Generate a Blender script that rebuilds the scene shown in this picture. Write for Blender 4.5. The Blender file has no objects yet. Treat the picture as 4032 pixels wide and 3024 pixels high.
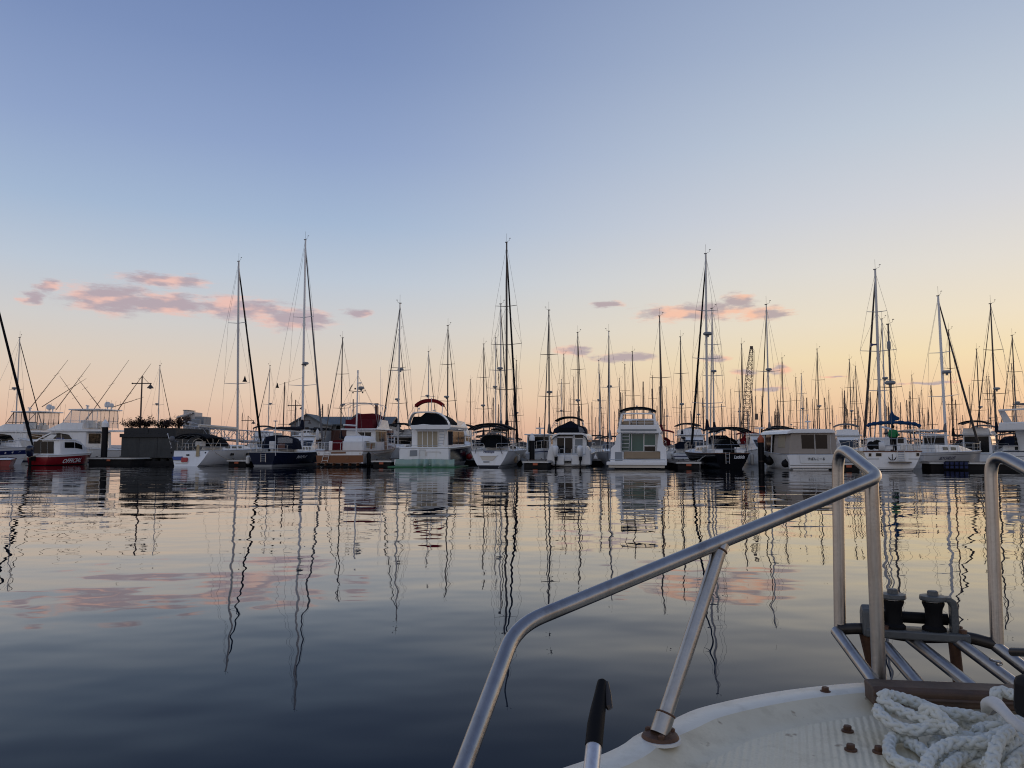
import bpy, math, random
from mathutils import Vector, Matrix
R = math.radians
random.seed(7)
C = bpy.context.scene.collection
SC = bpy.context.scene

# ---------------------------------------------------------------- camera
CAMH = 1.65; FPX = 3028.0; HZ = 1756.0
PITCH = math.atan((HZ - 1512) / FPX)
cd = bpy.data.cameras.new("camera"); cam = bpy.data.objects.new("camera", cd); C.objects.link(cam)
cam.location = (0, 0, CAMH); cam.rotation_euler = (R(90) + PITCH, 0, 0)
cd.sensor_width = 36; cd.lens = 36 * FPX / 4032; cd.clip_start = 0.05; cd.clip_end = 20000
SC.camera = cam
SC.cycles.filter_width = 1.1
SC.view_settings.view_transform = 'Standard'
try: SC.view_settings.look = 'None'
except Exception: pass
SC.view_settings.gamma = 1; SC.view_settings.exposure = 0.07
SC.view_settings.use_curve_mapping = False

SUN_AZ, SUN_EL = 52.0, 1.5          # the sun has just gone down, to the right of the view

def ray(px, py):
    cx = (px - 2016) / FPX; cy = (1512 - py) / FPX
    return Vector((cx, math.cos(PITCH) - math.sin(PITCH) * cy, math.sin(PITCH) + math.cos(PITCH) * cy))
def P(px, py, Y):
    d = ray(px, py); return Vector((0, 0, CAMH)) + d * (Y / d.y)
def PZ(px, py, z):
    d = ray(px, py); return Vector((0, 0, CAMH)) + d * ((z - CAMH) / d.z)

# ---------------------------------------------------------------- sky (world)
W = bpy.data.worlds.new("World"); SC.world = W; W.use_nodes = True
nt = W.node_tree; N = nt.nodes; LK = nt.links
for n in list(N): N.remove(n)
def nd(t, **k):
    n = N.new(t)
    for a, b in k.items(): setattr(n, a, b)
    return n
def setin(node, i, v):
    if hasattr(v, 'is_output') or isinstance(v, bpy.types.NodeSocket): LK.new(v, node.inputs[i])
    else: node.inputs[i].default_value = v
def mth(op, a, b=None, c=None, clamp=False):
    n = nd('ShaderNodeMath', operation=op); n.use_clamp = clamp
    setin(n, 0, a)
    if b is not None: setin(n, 1, b)
    if c is not None: setin(n, 2, c)
    return n.outputs[0]
def vm(op, a, b=None):
    n = nd('ShaderNodeVectorMath', operation=op); setin(n, 0, a)
    if b is not None: setin(n, 1, b)
    return n.outputs['Value'] if op in ('LENGTH', 'DOT_PRODUCT') else n.outputs[0]
def s2l(c):
    return tuple(((x / 255) / 12.92 if x / 255 <= .04045 else ((x / 255 + .055) / 1.055) ** 2.4) for x in c) + (1,)
def ramp(f, stops):
    n = nd('ShaderNodeValToRGB'); r = n.color_ramp; r.interpolation = 'B_SPLINE' if False else 'LINEAR'
    LK.new(f, n.inputs[0])
    while len(r.elements) < len(stops): r.elements.new(0.5)
    for e, (p, c) in zip(r.elements, stops): e.position = p; e.color = c
    return n.outputs[0]
def mixc(f, a, b):
    n = nd('ShaderNodeMix', data_type='RGBA'); setin(n, 0, f); setin(n, 6, a); setin(n, 7, b); return n.outputs[2]
tc = nd('ShaderNodeTexCoord'); sep = nd('ShaderNodeSeparateXYZ'); LK.new(tc.outputs['Generated'], sep.inputs[0])
X, Y_, Z_ = sep.outputs
el = mth('MULTIPLY', mth('ARCSINE', Z_), 180 / math.pi)          # degrees above the horizon
az = mth('MULTIPLY', mth('ARCTAN2', X, Y_), 180 / math.pi)       # degrees right of view
ef = mth('DIVIDE', mth('MAXIMUM', el, 0.0), 90.0, clamp=True)
def st(lst): return [(e / 90.0, s2l(c)) for e, c in lst]
LEFT = [(0, (216, 174, 154)), (1.5, (226, 188, 165)), (3.5, (230, 203, 181)), (6, (223, 208, 193)), (8.5, (212, 209, 207)), (12, (192, 203, 217)), (16, (167, 187, 214)), (21, (146, 166, 204)), (27, (126, 147, 190)), (32, (114, 135, 180)), (50, (98, 117, 160)), (90, (92, 106, 142))]
RIGHT = [(0, (226, 178, 150)), (1.5, (235, 190, 156)), (3.5, (243, 208, 168)), (6, (246, 224, 182)), (8.5, (241, 227, 201)), (12, (230, 224, 214)), (16, (215, 216, 220)), (21, (196, 206, 218)), (27, (173, 187, 209)), (32, (157, 173, 201)), (50, (116, 134, 172)), (90, (92, 106, 142))]
BACK = [(0, (196, 182, 178)), (3, (224, 206, 198)), (8, (226, 218, 214)), (15, (208, 211, 219)), (30, (174, 185, 208)), (60, (130, 145, 178)), (90, (96, 109, 142))]
cl = ramp(ef, st(LEFT)); cr = ramp(ef, st(RIGHT)); cb = ramp(ef, st(BACK))
# weight of the sunset side: grows to the right of the view
sdir = (math.sin(R(SUN_AZ)), math.cos(R(SUN_AZ)), 0)
hd = vm('NORMALIZE', vm('MULTIPLY', tc.outputs['Generated'], (1, 1, 0)))
dots = vm('DOT_PRODUCT', hd, sdir)
wr = nd('ShaderNodeMapRange', interpolation_type='SMOOTHSTEP'); LK.new(dots, wr.inputs[0])
wr.inputs[1].default_value = 0.38; wr.inputs[2].default_value = 1.02
wb = nd('ShaderNodeMapRange', interpolation_type='SMOOTHSTEP'); LK.new(dots, wb.inputs[0])
wb.inputs[1].default_value = 0.1; wb.inputs[2].default_value = -0.5
grad = mixc(wb.outputs[0], mixc(wr.outputs[0], cl, cr), cb)
sky = nd('ShaderNodeTexSky', sky_type='NISHITA'); sky.sun_disc = False
sky.sun_elevation = R(SUN_EL); sky.sun_rotation = R(SUN_AZ); sky.dust_density = 1.5; sky.ozone_density = 2.0
nsk = vm('SCALE', sky.outputs[0]); N[-1].inputs['Scale'].default_value = 0.11 if False else 0.11
base = mixc(0.9, nsk, grad)
# clouds: (azimuth, elevation, half width, half height) in degrees, edges broken by noise
def ae(px, py):
    d = ray(px, py).normalized(); return math.degrees(math.atan2(d.x, d.y)), math.degrees(math.asin(d.z))
CL = []
def cloud(x0, y0, x1, y1, w=1.0):
    a0, e0 = ae(x0, (y0 + y1) / 2); a1, e1 = ae(x1, (y0 + y1) / 2)
    _, et = ae((x0 + x1) / 2, y0); _, eb = ae((x0 + x1) / 2, y1)
    CL.append(((a0 + a1) / 2, (et + eb) / 2, abs(a1 - a0) / 2, abs(et - eb) / 2, w))
for c in [(225, 1112, 640, 1245), (430, 1150, 860, 1242), (760, 1165, 1130, 1262), (980, 1205, 1310, 1305), (455, 1076, 830, 1132), (110, 1095, 230, 1150), (60, 1140, 170, 1195),
          (1345, 1210, 1470, 1255), (2330, 1182, 2460, 1212), (2510, 1190, 2960, 1270), (2840, 1158, 2990, 1225), (2900, 1208, 3120, 1265),
          (2190, 1362, 2340, 1405), (2330, 1388, 2610, 1428), (2720, 1400, 2880, 1430), (2870, 1452, 3000, 1482), (3030, 1430, 3110, 1485), (2960, 1522, 3100, 1542), (3220, 1478, 3330, 1488), (3520, 1499, 3840, 1511)]:
    cloud(*c)
cv = nd('ShaderNodeCombineXYZ'); LK.new(az, cv.inputs[0]); LK.new(el, cv.inputs[1])
nz0 = nd('ShaderNodeTexNoise'); nz0.inputs['Scale'].default_value = 0.33; nz0.inputs['Detail'].default_value = 5; nz0.inputs['Roughness'].default_value = .6
LK.new(vm('MULTIPLY', cv.outputs[0], (1, 2.4, 1)), nz0.inputs[0])
wv = vm('MULTIPLY', vm('SUBTRACT', nz0.outputs['Color'], (.5, .5, .5)), (3.2, .95, 0))
cw = vm('ADD', cv.outputs[0], wv)
acc = None
for (a, e, ra, re, w) in CL:
    q = vm('LENGTH', vm('MULTIPLY', vm('SUBTRACT', cw, (a, e, 0)), (1 / ra, 1 / re, 0)))
    q = mth('SUBTRACT', 1.0, q)
    acc = q if acc is None else mth('MAXIMUM', acc, q)
nz = nd('ShaderNodeTexNoise'); nz.inputs['Scale'].default_value = 1.2; nz.inputs['Detail'].default_value = 9; nz.inputs['Roughness'].default_value = .68
LK.new(vm('MULTIPLY', cv.outputs[0], (.5, 2.2, 1)), nz.inputs[0])
dens = mth('ADD', acc, mth('MULTIPLY', mth('SUBTRACT', nz.outputs['Fac'], .5), 1.75))
ca = nd('ShaderNodeMapRange', interpolation_type='SMOOTHSTEP'); LK.new(dens, ca.inputs[0])
ca.inputs[1].default_value = -.22; ca.inputs[2].default_value = 0.55; ca.inputs[4].default_value = .92
nz2 = nd('ShaderNodeTexNoise'); nz2.inputs['Scale'].default_value = .42; nz2.inputs['Detail'].default_value = 4
LK.new(vm('MULTIPLY', vm('ADD', cv.outputs[0], (31, 7, 0)), (.8, 2.4, 1)), nz2.inputs[0])
cm = nd('ShaderNodeMapRange', interpolation_type='SMOOTHSTEP')
LK.new(mth('SUBTRACT', nz2.outputs['Fac'], mth('MULTIPLY', ca.outputs[0], .13)), cm.inputs[0])
cm.inputs[1].default_value = .36; cm.inputs[2].default_value = .52
pink = mixc(wr.outputs[0], s2l((232, 188, 176)), s2l((246, 192, 160)))
grey = mixc(wr.outputs[0], s2l((176, 160, 168)), s2l((178, 162, 162)))
ccol = mixc(cm.outputs[0], grey, pink)
out = mixc(ca.outputs[0], base, ccol)
bg = nd('ShaderNodeBackground'); LK.new(out, bg.inputs[0]); bg.inputs[1].default_value = 1.0
ow = nd('ShaderNodeOutputWorld'); LK.new(bg.outputs[0], ow.inputs[0])

# ---------------------------------------------------------------- sun (afterglow, very weak)
sd = bpy.data.lights.new("sun", 'SUN'); so = bpy.data.objects.new("sun", sd); C.objects.link(so)
sd.energy = 0.25; sd.angle = R(25); sd.color = (1, .72, .48)
so.rotation_euler = (R(90 - 6), 0, R(-SUN_AZ + 180)); so.location = (40, 40, 30)

# ---------------------------------------------------------------- mesh helpers
class MB:
    def __init__(s): s.v = []; s.f = []
    def add(s, vs, fs):
        o = len(s.v); s.v += [Vector(v) for v in vs]; s.f += [[i + o for i in f] for f in fs]; return s
    def box(s, c, d, rz=0, rx=0, ry=0):
        M = Matrix.Rotation(rz, 3, 'Z') @ Matrix.Rotation(ry, 3, 'Y') @ Matrix.Rotation(rx, 3, 'X'); c = Vector(c)
        vs = [c + M @ Vector((x * d[0] / 2, y * d[1] / 2, z * d[2] / 2)) for z in (-1, 1) for y in (-1, 1) for x in (-1, 1)]
        return s.add(vs, [(0, 2, 3, 1), (4, 5, 7, 6), (0, 1, 5, 4), (1, 3, 7, 5), (3, 2, 6, 7), (2, 0, 4, 6)])
    def bx(s, a, b):
        a = Vector(a); b = Vector(b); return s.box((a + b) / 2, [abs(b[i] - a[i]) for i in range(3)])
    def rings(s, rg, closed=True, caps=True, loop=False):
        n = len(rg[0]); vs = [p for r in rg for p in r]; fs = []; m = len(rg)
        for i in range(m if loop else m - 1):
            j = (i + 1) % m
            for k in range(n if closed else n - 1):
                l = (k + 1) % n; fs.append((i * n + k, i * n + l, j * n + l, j * n + k))
        if caps and not loop and closed:
            fs.append(tuple(range(n - 1, -1, -1))); fs.append(tuple((m - 1) * n + k for k in range(n)))
        return s.add(vs, fs)
    def tube(s, pts, r, n=8, closed=False, flat=1.0):
        pts = [Vector(p) for p in pts]; m = len(pts); rr = r if isinstance(r, (list, tuple)) else [r] * m
        rg = []; pu = None
        for i in range(m):
            a = pts[(i - 1) % m] if (closed or i > 0) else pts[i]; b = pts[(i + 1) % m] if (closed or i < m - 1) else pts[i]
            t = (b - a); t = t.normalized() if t.length > 1e-9 else Vector((0, 0, 1))
            if pu is None:
                pu = Vector((1, 0, 0)) if abs(t.x) < .9 else Vector((0, 1, 0))
            u = pu - t * pu.dot(t); u.normalize(); w = t.cross(u); pu = u
            rg.append([pts[i] + (u * math.cos(2 * math.pi * k / n) + w * math.sin(2 * math.pi * k / n) * flat) * rr[i] for k in range(n)])
        return s.rings(rg, True, True, closed)
    def lathe(s, prof, c=(0, 0, 0), n=16, axis=(0, 0, 1)):
        q = Vector((0, 0, 1)).rotation_difference(Vector(axis).normalized()); c = Vector(c)
        rg = [[c + q @ Vector((r * math.cos(2 * math.pi * k / n), r * math.sin(2 * math.pi * k / n), z)) for k in range(n)] for r, z in prof]
        return s.rings(rg)
    def ball(s, c, r, n=14, m=8, sc=(1, 1, 1)):
        rg = []
        for i in range(m + 1):
            a = math.pi * (i / m) ; a = min(max(a, .05), math.pi - .05)
            rg.append([Vector(c) + Vector((r * sc[0] * math.sin(a) * math.cos(2 * math.pi * k / n), r * sc[1] * math.sin(a) * math.sin(2 * math.pi * k / n), -r * sc[2] * math.cos(a))) for k in range(n)])
        return s.rings(rg)
    def slab(s, pts, vec):
        pts = [Vector(p) for p in pts]; vec = Vector(vec)
        return s.rings([pts, [p + vec for p in pts]])
    def build(s, name, mat, parent=None, smooth=False, bevel=0, ang=35):
        me = bpy.data.meshes.new(name); me.from_pydata([tuple(v) for v in s.v], [], s.f); me.validate(); me.update()
        import bmesh
        bm = bmesh.new(); bm.from_mesh(me); bmesh.ops.recalc_face_normals(bm, faces=bm.faces); bm.to_mesh(me); bm.free()
        if smooth:
            for p in me.polygons: p.use_smooth = True
            me.set_sharp_from_angle(angle=R(ang))
        me.materials.append(mat)
        o = bpy.data.objects.new(name, me); C.objects.link(o)
        if parent is not None: o.parent = parent
        if bevel:
            b = o.modifiers.new('bevel', 'BEVEL'); b.width = bevel; b.segments = 2; b.limit_method = 'ANGLE'; b.angle_limit = R(40)
        return o
def thing(name, label, cat, loc=(0, 0, 0), rz=0, group=None):
    o = bpy.data.objects.new(name, None); C.objects.link(o); o.location = loc; o.rotation_euler = (0, 0, rz)
    o.empty_display_size = .3
    return tag(o, label, cat, group)
def tag(o, label, cat, group=None):
    o['label'] = label; o['category'] = cat
    if group: o['group'] = group
    return o
def struct(o, kind='structure'): o['kind'] = kind; return o
def kids(o): return [c for c in bpy.data.objects if c.parent == o]
def dup(root, loc, rz, scale=1, label=None, group=None, cache={}):
    if root.name not in cache: cache[root.name] = [(c, kids(c)) for c in kids(root)]
    r = root.copy(); C.objects.link(r); r.location = loc; r.rotation_euler = (0, 0, rz)
    r.scale = scale if isinstance(scale, tuple) else (scale,) * 3
    if label: r['label'] = label
    if group: r['group'] = group
    for c, g in cache[root.name]:
        d = c.copy(); C.objects.link(d); d.parent = r
        for e in g:
            h = e.copy(); C.objects.link(h); h.parent = d
    return r
def smooth_path(pts, n=8, closed=False):
    pts = [Vector(p) for p in pts]; out = []; m = len(pts)
    for i in range(m if closed else m - 1):
        g = lambda k: pts[k % m] if closed else pts[min(max(k, 0), m - 1)]
        a, b, c, d = g(i - 1), g(i), g(i + 1), g(i + 2)
        for k in range(n):
            t = k / n; out.append(.5 * ((2 * b) + (c - a) * t + (2 * a - 5 * b + 4 * c - d) * t * t + (3 * b - a - 3 * c + d) * t ** 3))
    if not closed: out.append(pts[-1])
    return out
def fillet(pts, r, n=6):
    pts = [Vector(p) for p in pts]; out = [pts[0]]; rl = r
    for i in range(1, len(pts) - 1):
        r = rl[i - 1] if isinstance(rl, (list, tuple)) else rl
        a, b, c = pts[i - 1], pts[i], pts[i + 1]; u = (a - b); v = (c - b)
        d = min(r, u.length * .45, v.length * .45); p0 = b + u.normalized() * d; p1 = b + v.normalized() * d
        for k in range(n + 1):
            t = k / n; out.append((1 - t) ** 2 * p0 + 2 * t * (1 - t) * b + t * t * p1)
    out.append(pts[-1]); return out

# ---------------------------------------------------------------- materials
def mat(name, col, rough=.5, metal=0, var=.12, vs=2.0, bump=0, bs=30, coat=0, stretch=(1, 1, 1), spec=None, dirt=None, ds=1.2):
    m = bpy.data.materials.new(name); m.use_nodes = True; t = m.node_tree; b = t.nodes['Principled BSDF']
    b.inputs['Roughness'].default_value = rough; b.inputs['Metallic'].default_value = metal
    if coat: b.inputs['Coat Weight'].default_value = coat; b.inputs['Coat Roughness'].default_value = .1
    if spec is not None: b.inputs['Specular IOR Level'].default_value = spec
    c = t.nodes.new('ShaderNodeTexCoord'); mp = t.nodes.new('ShaderNodeMapping'); mp.inputs['Scale'].default_value = stretch
    t.links.new(c.outputs['Object'], mp.inputs[0])
    n = t.nodes.new('ShaderNodeTexNoise'); n.inputs['Scale'].default_value = vs; n.inputs['Detail'].default_value = 6; n.inputs['Roughness'].default_value = .65
    t.links.new(mp.outputs[0], n.inputs[0])
    mx = t.nodes.new('ShaderNodeMix'); mx.data_type = 'RGBA'
    t.links.new(n.outputs['Fac'], mx.inputs[0])
    mx.inputs[6].default_value = tuple(max(x * (1 - var * 1.6), 0) for x in col) + (1,)
    mx.inputs[7].default_value = tuple(min(x * (1 + var), 1) for x in col) + (1,)
    last = mx.outputs[2]
    if dirt:
        n3 = t.nodes.new('ShaderNodeTexNoise'); n3.inputs['Scale'].default_value = ds; n3.inputs['Detail'].default_value = 8; n3.inputs['Roughness'].default_value = .7
        mp3 = t.nodes.new('ShaderNodeMapping'); mp3.inputs['Scale'].default_value = (3, 3, .5); t.links.new(c.outputs['Object'], mp3.inputs[0]); t.links.new(mp3.outputs[0], n3.inputs[0])
        rg = t.nodes.new('ShaderNodeMapRange'); rg.inputs[1].default_value = .52; rg.inputs[2].default_value = .75; rg.inputs[4].default_value = .7
        t.links.new(n3.outputs['Fac'], rg.inputs[0])
        mx3 = t.nodes.new('ShaderNodeMix'); mx3.data_type = 'RGBA'; t.links.new(rg.outputs[0], mx3.inputs[0]); t.links.new(last, mx3.inputs[6]); mx3.inputs[7].default_value = tuple(dirt) + (1,)
        last = mx3.outputs[2]
    t.links.new(last, b.inputs['Base Color'])
    mr = t.nodes.new('ShaderNodeMapRange'); mr.inputs[3].default_value = max(rough - .08, .02); mr.inputs[4].default_value = min(rough + .12, 1)
    t.links.new(n.outputs['Fac'], mr.inputs[0]); t.links.new(mr.outputs[0], b.inputs['Roughness'])
    if bump:
        n2 = t.nodes.new('ShaderNodeTexNoise'); n2.inputs['Scale'].default_value = bs; n2.inputs['Detail'].default_value = 4
        t.links.new(mp.outputs[0], n2.inputs[0]); bp = t.nodes.new('ShaderNodeBump'); bp.inputs['Distance'].default_value = bump
        t.links.new(n2.outputs['Fac'], bp.inputs['Height']); t.links.new(bp.outputs[0], b.inputs['Normal'])
    return m
M = {}
def dm(k, *a, **kw): M[k] = mat(k, *a, **kw)
dm('gelcoat', (.73, .735, .74), .22, var=.04, vs=1.5, dirt=(.62, .60, .55), ds=1.0)
dm('gelcoat_old', (.6, .59, .56), .35, var=.1, vs=2, dirt=(.4, .36, .3), ds=1.6)
dm('deck_white', (.70, .70, .68), .5, var=.1, vs=6)
dm('cream', (.55, .5, .42), .45, var=.08)
dm('navy_paint', (.008, .012, .035), .15, var=.2)
dm('black_paint', (.006, .006, .008), .16, var=.2)
dm('red_paint', (.21, .008, .014), .22, var=.12)
dm('boot_grey', (.3, .31, .32), .4)
dm('antifoul', (.02, .022, .03), .6, spec=.12)
dm('blue_stripe', (.012, .02, .10), .3)
dm('teak', (.17, .052, .009), .4, var=.35, vs=5, stretch=(1, 1, 12))
dm('varnish', (.16, .06, .025), .3, var=.3, vs=5)
dm('burgundy', (.10, .010, .016), .85, spec=.12, var=.2, vs=4, bump=.03, bs=4)
dm('red_canvas', (.16, .008, .012), .85, spec=.12, var=.2, vs=4, bump=.03, bs=5)
dm('navy_canvas', (.007, .010, .022), .85, spec=.12, var=.25, vs=3, bump=.03, bs=4)
dm('black_canvas', (.005, .006, .009), .85, spec=.12, var=.25, vs=3, bump=.02, bs=4)
dm('blue_canvas', (.012, .05, .13), .85, spec=.12, var=.25, vs=3, bump=.04, bs=5)
dm('teal_canvas', (.008, .035, .04), .85, spec=.12, var=.2)
dm('grey_canvas', (.16, .16, .17), .85, spec=.12, var=.15, bump=.03, bs=4)
dm('beige_canvas', (.33, .285, .245), .85, var=.08, vs=2, bump=.03, bs=2.5)
dm('tan_cover', (.27, .2, .13), .8, var=.15, bump=.03, bs=4)
dm('curtain', (.34, .29, .21), .85, var=.1)
dm('alu', (.42, .43, .45), .42, metal=.6, var=.12)
dm('alu_white', (.62, .63, .65), .4, metal=.2, var=.08)
dm('dark_mast', (.06, .05, .045), .5, metal=.2, var=.2)
dm('wood_mast', (.13, .06, .03), .5, var=.2)
dm('wire', (.17, .165, .165), .45, metal=.5)
dm('steel', (.5, .5, .5), .3, metal=.9)
dm('glass', (.004, .005, .006), .04, var=.2, spec=.3)
dm('glass_green', (.045, .13, .115), .1, var=.15, vs=1, stretch=(6, 1, .4))
dm('black_rubber', (.008, .008, .009), .6, spec=.12)
dm('white_plastic', (.6, .6, .6), .4, var=.1)
dm('red_plastic', (.35, .02, .015), .45)
dm('orange_plastic', (.42, .09, .03), .5)
dm('blue_plastic', (.02, .05, .22), .5)
dm('net_blue', (.012, .022, .09), .7, var=.3)
dm('pink_fender', (.42, .17, .14), .5, var=.3)
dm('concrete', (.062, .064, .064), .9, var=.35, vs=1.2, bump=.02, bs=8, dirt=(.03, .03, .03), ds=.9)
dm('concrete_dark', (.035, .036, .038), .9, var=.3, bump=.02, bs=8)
dm('dock_wood', (.16, .13, .10), .85, var=.3, vs=5)
dm('dock_side', (.022, .021, .021), .85, spec=.12, var=.4)
dm('pile_black', (.010, .010, .012), .45, spec=.12, var=.2)
dm('ochre_rope', (.35, .27, .16), .9)
dm('tender_grey', (.1, .1, .11), .6)
dm('roof_grey', (.07, .085, .095), .6, var=.15)
dm('brick', (.13, .06, .045), .85, var=.3, vs=4)
dm('wall_grey', (.22, .235, .25), .7, var=.1)
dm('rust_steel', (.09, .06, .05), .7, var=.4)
dm('crane', (.085, .06, .045), .7, var=.2)
dm('leaf', (.045, .018, .013), .7, var=.6, vs=3)
dm('leaf_green', (.02, .03, .018), .7, var=.5, vs=3)
dm('twig', (.02, .014, .01), .9)
dm('skin', (.45, .27, .2), .5)
dm('hair', (.01, .008, .007), .6)
dm('green_jacket', (.008, .16, .05), .7, var=.2, bump=.03, bs=8)
dm('black_cloth', (.008, .008, .010), .85, spec=.12)
dm('letter_white', (.75, .75, .75), .5)
dm('letter_dark', (.015, .02, .03), .5)
dm('letter_navy', (.03, .035, .10), .5)
dm('green_plastic', (.008, .13, .045), .4, var=.2)
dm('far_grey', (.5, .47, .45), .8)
# clear vinyl curtains: partly see-through
def vinyl(name, tint, alpha):
    m = bpy.data.materials.new(name); m.use_nodes = True; t = m.node_tree; b = t.nodes['Principled BSDF']
    b.inputs['Base Color'].default_value = tint + (1,); b.inputs['Roughness'].default_value = .15
    tr = t.nodes.new('ShaderNodeBsdfTransparent'); ms = t.nodes.new('ShaderNodeMixShader')
    n = t.nodes.new('ShaderNodeTexNoise'); n.inputs['Scale'].default_value = 1.2; n.inputs['Detail'].default_value = 3
    mr = t.nodes.new('ShaderNodeMapRange'); mr.inputs[3].default_value = alpha - .12; mr.inputs[4].default_value = alpha + .12
    t.links.new(n.outputs['Fac'], mr.inputs[0]); t.links.new(mr.outputs[0], ms.inputs[0])
    t.links.new(tr.outputs[0], ms.inputs[1]); t.links.new(b.outputs[0], ms.inputs[2]); t.links.new(ms.outputs[0], t.nodes['Material Output'].inputs[0])
    return m
M['vinyl'] = vinyl('clear_vinyl', (.45, .46, .48), .24)
M['tarp'] = vinyl('green_tarp', (.27, .40, .355), .82)
def stripes(name, a, b, sc, axis=0):
    m = mat(name, a, .6); t = m.node_tree; bs = t.nodes['Principled BSDF']
    w = t.nodes.new('ShaderNodeTexWave'); w.inputs['Scale'].default_value = sc; w.inputs['Distortion'].default_value = .4; w.bands_direction = 'XYZ'[axis]
    c = t.nodes.new('ShaderNodeTexCoord'); t.links.new(c.outputs['Object'], w.inputs[0])
    x = t.nodes.new('ShaderNodeMix'); x.data_type = 'RGBA'; t.links.new(w.outputs['Fac'], x.inputs[0]); x.inputs[6].default_value = a + (1,); x.inputs[7].default_value = b + (1,)
    t.links.new(x.outputs[2], bs.inputs['Base Color']); return m
M['roof_ribs'] = stripes('ribbed_roof', (.06, .075, .085), (.09, .105, .115), 3)
# ---------------------------------------------------------------- water
def water_material():
    m = bpy.data.materials.new('harbour_water'); m.use_nodes = True; t = m.node_tree; b = t.nodes['Principled BSDF']
    b.inputs['Base Color'].default_value = (.010, .021, .034, 1); b.inputs['Roughness'].default_value = .015; b.inputs['IOR'].default_value = 1.333
    c = t.nodes.new('ShaderNodeTexCoord')
    def nz(scale, st, detail, rough=.5, rot=0):
        mp = t.nodes.new('ShaderNodeMapping'); mp.inputs['Scale'].default_value = st; mp.inputs['Rotation'].default_value = (0, 0, R(rot))
        t.links.new(c.outputs['Object'], mp.inputs[0]); n = t.nodes.new('ShaderNodeTexNoise'); n.inputs['Scale'].default_value = scale
        n.inputs['Detail'].default_value = detail; n.inputs['Roughness'].default_value = rough; t.links.new(mp.outputs[0], n.inputs[0]); return n.outputs['Fac']
    def mm(op, a, bb, cl=False):
        n = t.nodes.new('ShaderNodeMath'); n.operation = op; n.use_clamp = cl
        for i, q in enumerate((a, bb)):
            if isinstance(q, (int, float)): n.inputs[i].default_value = q
            else: t.links.new(q, n.inputs[i])
        return n.outputs[0]
    sp = t.nodes.new('ShaderNodeSeparateXYZ'); t.links.new(c.outputs['Object'], sp.inputs[0])
    far = t.nodes.new('ShaderNodeMapRange'); far.interpolation_type = 'SMOOTHSTEP'; t.links.new(sp.outputs[1], far.inputs[0])
    far.inputs[1].default_value = 9; far.inputs[2].default_value = 30; far.inputs[3].default_value = .16; far.inputs[4].default_value = 1
    patch = t.nodes.new('ShaderNodeMapRange'); t.links.new(nz(.07, (.4, 1, 1), 2), patch.inputs[0]); patch.inputs[1].default_value = .35; patch.inputs[2].default_value = .65; patch.inputs[3].default_value = .35; patch.inputs[4].default_value = 1.25
    swell = mm('MULTIPLY', nz(.30, (.55, 1.1, 1), 1.5, rot=14), SWELL)
    mid = mm('MULTIPLY', nz(.8, (.85, 1.15, 1), 2, .4, rot=-8), MIDW)
    rip = mm('MULTIPLY', mm('MULTIPLY', nz(1.9, (.32, 1.15, 1), 1.2, .4, rot=5), far.outputs[0]), RIP)
    rip = mm('MULTIPLY', rip, patch.outputs[0])
    h = mm('ADD', mm('ADD', swell, mid), rip)
    bp = t.nodes.new('ShaderNodeBump'); bp.inputs['Strength'].default_value = 1; bp.inputs['Distance'].default_value = 1.0
    t.links.new(h, bp.inputs['Height'])
    # dark harbour water body under a Fresnel reflection
    fr = t.nodes.new('ShaderNodeFresnel'); fr.inputs['IOR'].default_value = 1.333; t.links.new(bp.outputs[0], fr.inputs['Normal'])
    cv = t.nodes.new('ShaderNodeFloatCurve'); cc = cv.mapping.curves[0]; cc.points[0].location = (0, 0); cc.points[1].location = (1, 1)
    for x, y in ((.1, .035), (.2, .18), (.4, .62), (.6, .88), (.8, .96)): cc.points.new(x, y)
    cv.mapping.update(); t.links.new(fr.outputs[0], cv.inputs['Value'])
    gl = t.nodes.new('ShaderNodeBsdfGlossy'); gl.inputs['Roughness'].default_value = .0; t.links.new(bp.outputs[0], gl.inputs['Normal']); df = t.nodes.new('ShaderNodeBsdfDiffuse'); df.inputs['Color'].default_value = (.007, .017, .032, 1)
    ms = t.nodes.new('ShaderNodeMixShader'); t.links.new(cv.outputs[0], ms.inputs[0]); t.links.new(df.outputs[0], ms.inputs[1]); t.links.new(gl.outputs[0], ms.inputs[2]); t.links.new(ms.outputs[0], t.nodes['Material Output'].inputs[0]); t.nodes.remove(b)
    return m
SWELL, MIDW, RIP = .044, .0145, .0060
w = MB(); w.add([(-6000, -300, 0), (6000, -300, 0), (6000, 9000, 0), (-6000, 9000, 0)], [(0, 1, 2, 3)])
struct(w.build('water', water_material()))

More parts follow.
